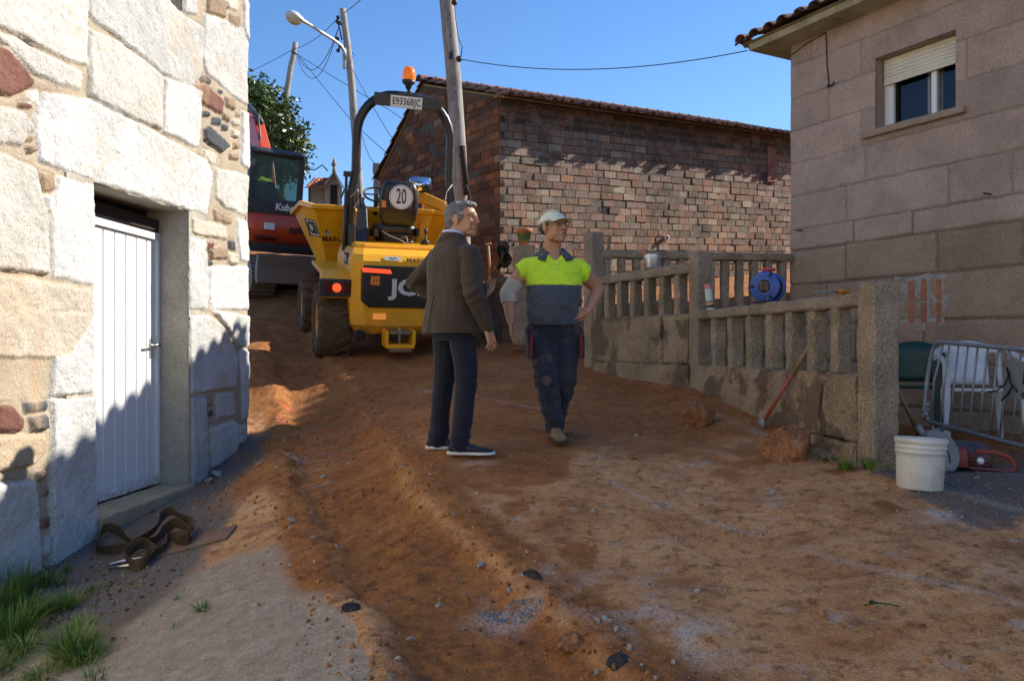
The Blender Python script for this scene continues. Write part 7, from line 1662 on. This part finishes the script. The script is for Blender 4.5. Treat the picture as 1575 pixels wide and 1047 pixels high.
# trousers
mb = MB(); mb.loft([ring((-.01, 0, .80), .12, .165), ring((-.01, 0, .90), .13, .175), ring((-.01, 0, .98), .12, .165)])
for h_, k_2, a_2 in ((hipR, knR, anR), (hipL, knL, anL)): chain(mb, [h_ - Vector((0, 0, .06)), (h_ + k_2) / 2, k_2, (k_2 + a_2) / 2, a_2 + Vector((.0, 0, -.015))], [.100, .086, .073, .068, .066])
def tr_(p): return .008 * mnoise.noise(Vector((p.x * 7, p.y * 7, p.z * 5))) + .006 * math.sin(p.z * 60 + 4 * mnoise.noise(p * 8)) * (math.exp(-((p.z - .13) / .06) ** 2) + .5 * math.exp(-((p.z - .50) / .06) ** 2))
fuse(mb, 'trousers', 'trouser_navy', man, .0062, 3, tr_)
def shoe(parent, ankle, d, mat, sole, L=.285, sole_h=.022, name='shoe', boot=False, pitch=0, zoff=0):
    d = Vector((d[0], d[1], 0)).normalized(); s_ = Vector((-d.y, d.x, 0)); a = Vector((ankle.x, ankle.y, zoff)) - d * .07
    def sec(x, hw, z0, z1, n=14, e=2.6): 
        return [a + d * x + s_ * (hw * math.copysign(abs(math.cos(t_)) ** (2 / e), math.cos(t_))) + Vector((0, 0, (z0 + z1) / 2 + (z1 - z0) / 2 * math.copysign(abs(math.sin(t_)) ** (2 / e), math.sin(t_)) + max(0, -x) * 0 + x * pitch)) for t_ in [2 * math.pi * i / n for i in range(n)]]
    q = L / .285; hh = 1.35 if boot else 1
    mb = MB(); mb.loft([sec(-.012 * q, .018, .03, .06 * hh), sec(0, .032, .018, .078 * hh), sec(.04 * q, .036, .016, .092 * hh), sec(.09 * q, .038, .016, .095 * hh), sec(.13 * q, .041, .016, .076 * hh), sec(.18 * q, .046, .016, .058 * hh), sec(.23 * q, .045, .016, .050 * hh), sec(.262 * q, .034, .018, .042 * hh), sec(.275 * q, .015, .020, .034)])
    o = mb.build(name, mat, parent, sub=1)
    mb = MB(); mb.loft([sec(-.018 * q, .022, .002, sole_h), sec(0, .037, .0, sole_h, e=5), sec(.06 * q, .039, .0, sole_h, e=5), sec(.12 * q, .042, .0, sole_h, e=5), sec(.19 * q, .050, .0, sole_h, e=5), sec(.24 * q, .048, .001, sole_h, e=5), sec(.272 * q, .036, .004, sole_h + .002, e=5), sec(.288 * q, .014, .008, sole_h + .003)]); mb.build('sole', sole, o)
    return o
shoe(man, anR + Vector((.0, 0, 0)), inv @ Vector((1, -.10, 0)), 'shoe_navy', 'sole_white', .30, zoff=.0); shoe(man, anL, inv @ Vector((1, .05, 0)), 'shoe_navy', 'sole_white', .30, zoff=gz(AX - .12, AY + .12) - gz(AX, AY))

# ---- the worker: faces the camera, walking, left hand on his hip
BX, BY, BAZ = (851 - 787.5) / 1250 * 6.2, 6.2, R(-82)
Rb = Matrix.Rotation(BAZ, 3, 'Z'); invb = Rb.inverted()
mb = MB(); hb = Vector((.02, .0, 1.612)); fb = invb @ Vector((math.cos(R(-52)), math.sin(R(-52)), .10))
Tb, Fb = head_parts(mb, hb, fb, k=1.0, mouth_open=1)
chain(mb, [hb + Vector((-.025, 0, -.06)), (-.02, 0, 1.45), (-.02, 0, 1.36)], [.058, .062, .09]); mb.loft([ring((0, 0, .92), .10, .14), ring((0, 0, 1.15), .12, .16), ring((-.01, 0, 1.30), .09, .17), ring((-.015, 0, 1.385), .055, .08)])
sR, eR, wR = Vector((-.01, -.195, 1.305)), Vector((-.03, -.315, 1.12)), Vector((.03, -.305, .90)); sL, eL, wL = Vector((-.01, .195, 1.305)), Vector((-.09, .345, 1.16)), Vector((.06, .235, .985))
chain(mb, [sR, (sR + eR) / 2, eR, (eR * .6 + wR * .4), wR], [.056, .057, .047, .046, .029]); chain(mb, [sL, (sL + eL) / 2, eL, (eL * .6 + wL * .4), wL], [.056, .057, .048, .047, .029])
hand(mb, wR, (.10, .02, -1), (.15, .85, 0), -1, .45, .10); hand(mb, wL, (.55, -.80, -.18), (-.75, -.5, -.1), 1, .35, .10)
hR, kR, aR = Vector((0, -.095, .88)), Vector((.07, -.06, .47)), Vector((.05, -.0, .10)); hL, kL, aL = Vector((0, .095, .88)), Vector((.03, .075, .47)), Vector((-.20, .06, .14))
for h_, k_2, a_2 in ((hR, kR, aR), (hL, kL, aL)): chain(mb, [h_, k_2, a_2], [.075, .05, .036])
wk = fuse(mb, 'person', 'skin_tan', None, .0048, 2); wk.location = (BX, BY, gz(BX, BY - .06)); wk.rotation_euler = (0, 0, BAZ); wk.scale = (1.05, 1.09, 1)
setp(wk, 'worker in lime and grey sleeveless shirt and pale cap, bandaged elbow, hand on hip', 'person')
face_bits(wk, Tb, Fb)
Tm = lambda p: Matrix.Translation(Tb(*p)) @ Fb.to_4x4()
mb = MB(); mb.ball((0, 0, 0), (.060, .080, .055), Tm((-.055, 0, .010)), 16, 10)
for s in (1, -1): mb.ball((0, 0, 0), (.022, .008, .028), Tm((.012, s * .072, .030)), 10, 8)
fuse(mb, 'hair', 'hair_dark', wk, .005, 1, lambda p: .003 * mnoise.noise(p * 130))
# cap
mb = MB(); rings = []
for i in range(9):
    a = math.pi / 2 * i / 8; q = math.cos(a); rings.append([Tb(-.018 + .108 * q * math.cos(t_), .087 * q * math.sin(t_), .045 + .092 * math.sin(a) - .016 * (1 - math.cos(t_)) * .5 * q) for t_ in [2 * math.pi * j / 24 for j in range(24)]])
inner = []
mb.loft(rings, True); cap = mb.build('cap', 'cap_cloth', wk); 
mb = MB(); V_ = []
for i in range(13):
    a = R(-62 + 124 * i / 12); e0 = Tb(-.018 + .106 * math.cos(a), .086 * math.sin(a), .048); w_ = .085 * math.cos(a * .75) ** 1.2; e1 = Tb(-.018 + (.106 + w_) * math.cos(a * .82), .088 * math.sin(a), .040 - .022 * (1 - math.cos(a * 1.3)))
    V_.append([e0, e1, e1 + Fb @ Vector((0, 0, .005)), e0 + Fb @ Vector((0, 0, .008))])
mb.loft(V_); mb.build('peak', 'cap_cloth', cap, sub=1)
mb = MB(); rg = []
for i in range(13):
    t_ = R(70 + 220 * i / 12) if 0 else R(-150 + 300 * i / 12)
    rg.append([Tb(-.018 + r_2 * .108 * math.cos(t_), r_2 * .087 * math.sin(t_), z_2 - .016 * (1 - math.cos(t_)) * .5) for r_2, z_2 in ((1.015, .050), (1.0, .078), (1.03, .078), (1.035, .050))])
mb.loft(rg); mb.build('band', 'cap_white', cap)
mb = MB(); arc2 = [Tb(-.018 + .111 * math.cos(a) * 1.0, .012 * 0 - .03, .045 + .095 * math.sin(a)) for a in [R(15 + 100 * i / 10) for i in range(11)]]; mb.tube(arc2, .011, 6, flat=.3); mb.build('piping', 'cap_white', cap)
# glasses
mb = MB()
for s in (1, -1):
    mb.tube([Tb(.108 - .006 * abs(math.cos(a)) , s * .033 + .021 * math.cos(a), .012 + .016 * math.sin(a)) for a in [2 * math.pi * i / 18 for i in range(19)]], .0019, 6, False); mb.tube([Tb(.100, s * .056, .018), Tb(.05, s * .079, .018), Tb(-.01, s * .082, .012)], .0019, 6)
mb.tube([Tb(.108, .012, .016), Tb(.111, 0, .020), Tb(.108, -.012, .016)], .0018, 6); gl = mb.build('glasses', 'glass_rim', wk)
# shirt: lime above, grey below, as two parts meeting at the chest seam
def torso_w(mb, z0=.86, z1=1.47):
    mb.loft([ring((.005, .0, .83), .135, .178), ring((.01, 0, .92), .155, .188), ring((.02, 0, 1.02), .165, .188), ring((.015, 0, 1.13), .155, .195), ring((.005, 0, 1.24), .140, .208), ring((-.01, 0, 1.32), .122, .212), ring((-.015, 0, 1.365), .100, .170), ring((-.015, 0, 1.405), .080, .118), ring((-.015, 0, 1.44), .060, .078)])
    for s in (1, -1): chain(mb, [(-.01, s * .12, 1.335), (-.012, s * .19, 1.315), (-.014, s * .235, 1.275)], [.066, .070, .070])
def sfold(p): return .013 * (abs(mnoise.noise(Vector((p.x * 5, p.y * 7 + p.z * 5, p.z * 5)))) * 2 - .4) + .006 * (abs(mnoise.noise(Vector((p.x * 9, p.y * 13 - p.z * 12, p.z * 4 + 5)))) * 2 - .4) + .005 * math.sin((p.z * 45 + p.y * 22) + 3 * mnoise.noise(p * 6)) * math.exp(-((p.z - .98) / .10) ** 2)
def armhole(p, s):
    return s * p.y > .235 + .30 * (p.z - 1.33) * (1 if p.z > 1.2 else 0) and p.z > 1.12
mb = MB(); torso_w(mb); o1 = fuse(mb, 'shirt', 'shirt_lime', wk, .006, 3, sfold, lambda p: p.z < 1.168 or abs(p.y) > .262 + .25 * (p.z - 1.30) * (1 if p.z < 1.3 else 1) or p.z > 1.412 or (p.x > .0 and p.z > 1.37 and abs(p.y) < .055 * (p.z - 1.36) / .06)); s_ = o1.modifiers.new('s', 'SOLIDIFY'); s_.thickness = .004
mb = MB(); torso_w(mb); o2 = fuse(mb, 'shirt_lower', 'shirt_gray', o1, .006, 3, sfold, lambda p: p.z > 1.174 or p.z < .872); s_ = o2.modifiers.new('s', 'SOLIDIFY'); s_.thickness = .004
mb = MB(); c_ = Vector((-.014, 0, 1.435))
for s in (1, -1):                      # two collar leaves
    mb.loft([[c_ + Vector((.068 * math.cos(a), .075 * math.sin(a), .030 - .045 * (math.cos(a) > 0) * math.cos(a))), c_ + Vector((.128 * math.cos(a), .140 * math.sin(a), -.046 - .045 * max(0, math.cos(a)))), c_ + Vector((.135 * math.cos(a), .148 * math.sin(a), -.040 - .045 * max(0, math.cos(a)))), c_ + Vector((.072 * math.cos(a), .079 * math.sin(a), .034 - .045 * (math.cos(a) > 0) * math.cos(a)))] for a in [s * R(32 + 148 * i / 12) for i in range(13)]])
mb.build('collar', 'shirt_gray', o1)
mb = MB()
for z, x in ((1.335, .108), (1.29, .128)): mb.ball((x + .012, -.004, z), .006, None, 8, 5)
mb.build('button', 'shirt_white', o1)
mb = MB(); mb.tube([Vector((.158, -.06, 1.25)), Vector((.162, -.12, 1.25))], .002, 5) if 0 else mb.tube([Vector((.150, .05, 1.262)), Vector((.135, .125, 1.262))], .0035, 5); mb.build('pocket_seam', 'shirt_lime', o1)
# bandage on the right elbow
mb = MB(); chain(mb, [sR + (eR - sR) * .52, eR, eR + (wR - eR) * .30], [.0655, .060, .057]); fuse(mb, 'elbow_bandage', 'bandage', wk, .005, 1, lambda p: .0018 * math.sin(p.z * 330 + p.y * 90), lambda p: (p - sR).dot((eR - sR).normalized()) < (eR - sR).length * .50 or (p - eR).dot((wR - eR).normalized()) > .085)
# trousers
mb = MB(); mb.loft([ring((0, 0, .78), .115, .165), ring((0, 0, .88), .130, .180), ring((0.0, 0, .93), .125, .175)])
for h_, k_2, a_2 in ((hR, kR, aR), (hL, kL, aL)): chain(mb, [h_ - Vector((0, 0, .06)), (h_ + k_2) / 2, k_2, (k_2 + a_2) / 2, a_2 + Vector((.0, 0, .01))], [.108, .098, .082, .076, .070])
def tw_(p): return .013 * (abs(mnoise.noise(Vector((p.x * 8, p.y * 8, p.z * 9)))) * 2 - .5) + .007 * math.sin(p.z * 70 + 5 * mnoise.noise(p * 9)) * (math.exp(-((p.z - .17) / .07) ** 2) + .7 * math.exp(-((p.z - .47) / .07) ** 2))
tro = fuse(mb, 'trousers', 'work_navy', wk, .0058, 3, tw_)
for s, h_, k_2 in ((1, hL, kL), (-1, hR, kR)):
    m0 = h_ + (k_2 - h_) * .38; mb = MB(); c_ = m0 + Vector((.02, s * .098, -.01)); rough_block(mb, c_ - Vector((.065, .018, .09)), c_ + Vector((.065, .022, .08)), .004, .03, 3, None, .008); mb.build('cargo_pocket', 'work_navy', tro)
    mb = MB(); mb.tube([c_ + Vector((.072, -s * .012, .10)), c_ + Vector((.076, -s * .006, .02)), c_ + Vector((.070, -s * .004, -.085))], .009, 6, flat=.6); mb.build('red_trim', 'trim_red', tro)
plain('knee_hole', (.10, .08, .07), .9, var=.4)
mb = MB(); mb.ball((0, 0, 0), (.012, .035, .042), Matrix.Translation(kR + Vector((.078, -.01, -.01))), 10, 8); mb.build('torn_knee', 'knee_hole', tro)
shoe(wk, aR + Vector((.01, 0, 0)), (1, .05, 0), 'boot_tan', 'boot_sole', .29, .025, 'boot', True); shoe(wk, aL, (1, -.05, 0), 'boot_tan', 'boot_sole', .29, .025, 'boot', True, zoff=.02)

# ---- the excavator's driver, seen through the rear window
mb = MB(); dh = Vector((.12, .50, 2.36)); Td, Fd = head_parts(mb, dh, (1, 0, 0)); chain(mb, [dh + Vector((-.02, 0, -.06)), (.08, .5, 2.15)], [.055, .06]); mb.loft([ring((.08, .5, 1.95), .09, .14), ring((.08, .5, 2.14), .08, .16), ring((.08, .5, 2.19), .05, .1)])
for s in (1, -1): chain(mb, [(.08, .5 + s * .19, 2.12), (.12, .5 + s * .25, 1.93), (.38, .5 + s * .18, 1.95)], [.045, .038, .03])
for s in (1, -1): hand(mb, (.38, .5 + s * .18, 1.95), (1, 0, -.1), (0, 0, -1), s, .8, .08)
for s in (1, -1): chain(mb, [(.1, .5 + s * .09, 1.98), (.5, .5 + s * .12, 2.0), (.62, .5 + s * .12, 1.62)], [.07, .055, .045])
dr = fuse(mb, 'person', 'skin_tan', None, .007, 2); dr.matrix_world = Matrix.Translation(XP) @ exc.rotation_euler.to_matrix().to_4x4(); setp(dr, 'driver in a hi-vis yellow top sitting inside the excavator cab', 'person')
face_bits(dr, Td, Fd)
mb = MB(); mb.loft([ring((.07, .5, 1.88), .13, .19), ring((.07, .5, 2.05), .13, .20), ring((.07, .5, 2.16), .10, .18), ring((.07, .5, 2.20), .06, .1)])
for s in (1, -1): chain(mb, [(.08, .5 + s * .19, 2.12), (.12, .5 + s * .25, 1.93), (.28, .5 + s * .20, 1.94)], [.075, .06, .05])
fuse(mb, 'jacket', 'hi_vis_yellow', dr, .01, 2); mb = MB(); mb.ball(tuple(dh + Vector((-.02, 0, .06))), (.105, .085, .075), None, 16, 10); fuse(mb, 'hair', 'hair_dark', dr, .01, 1)
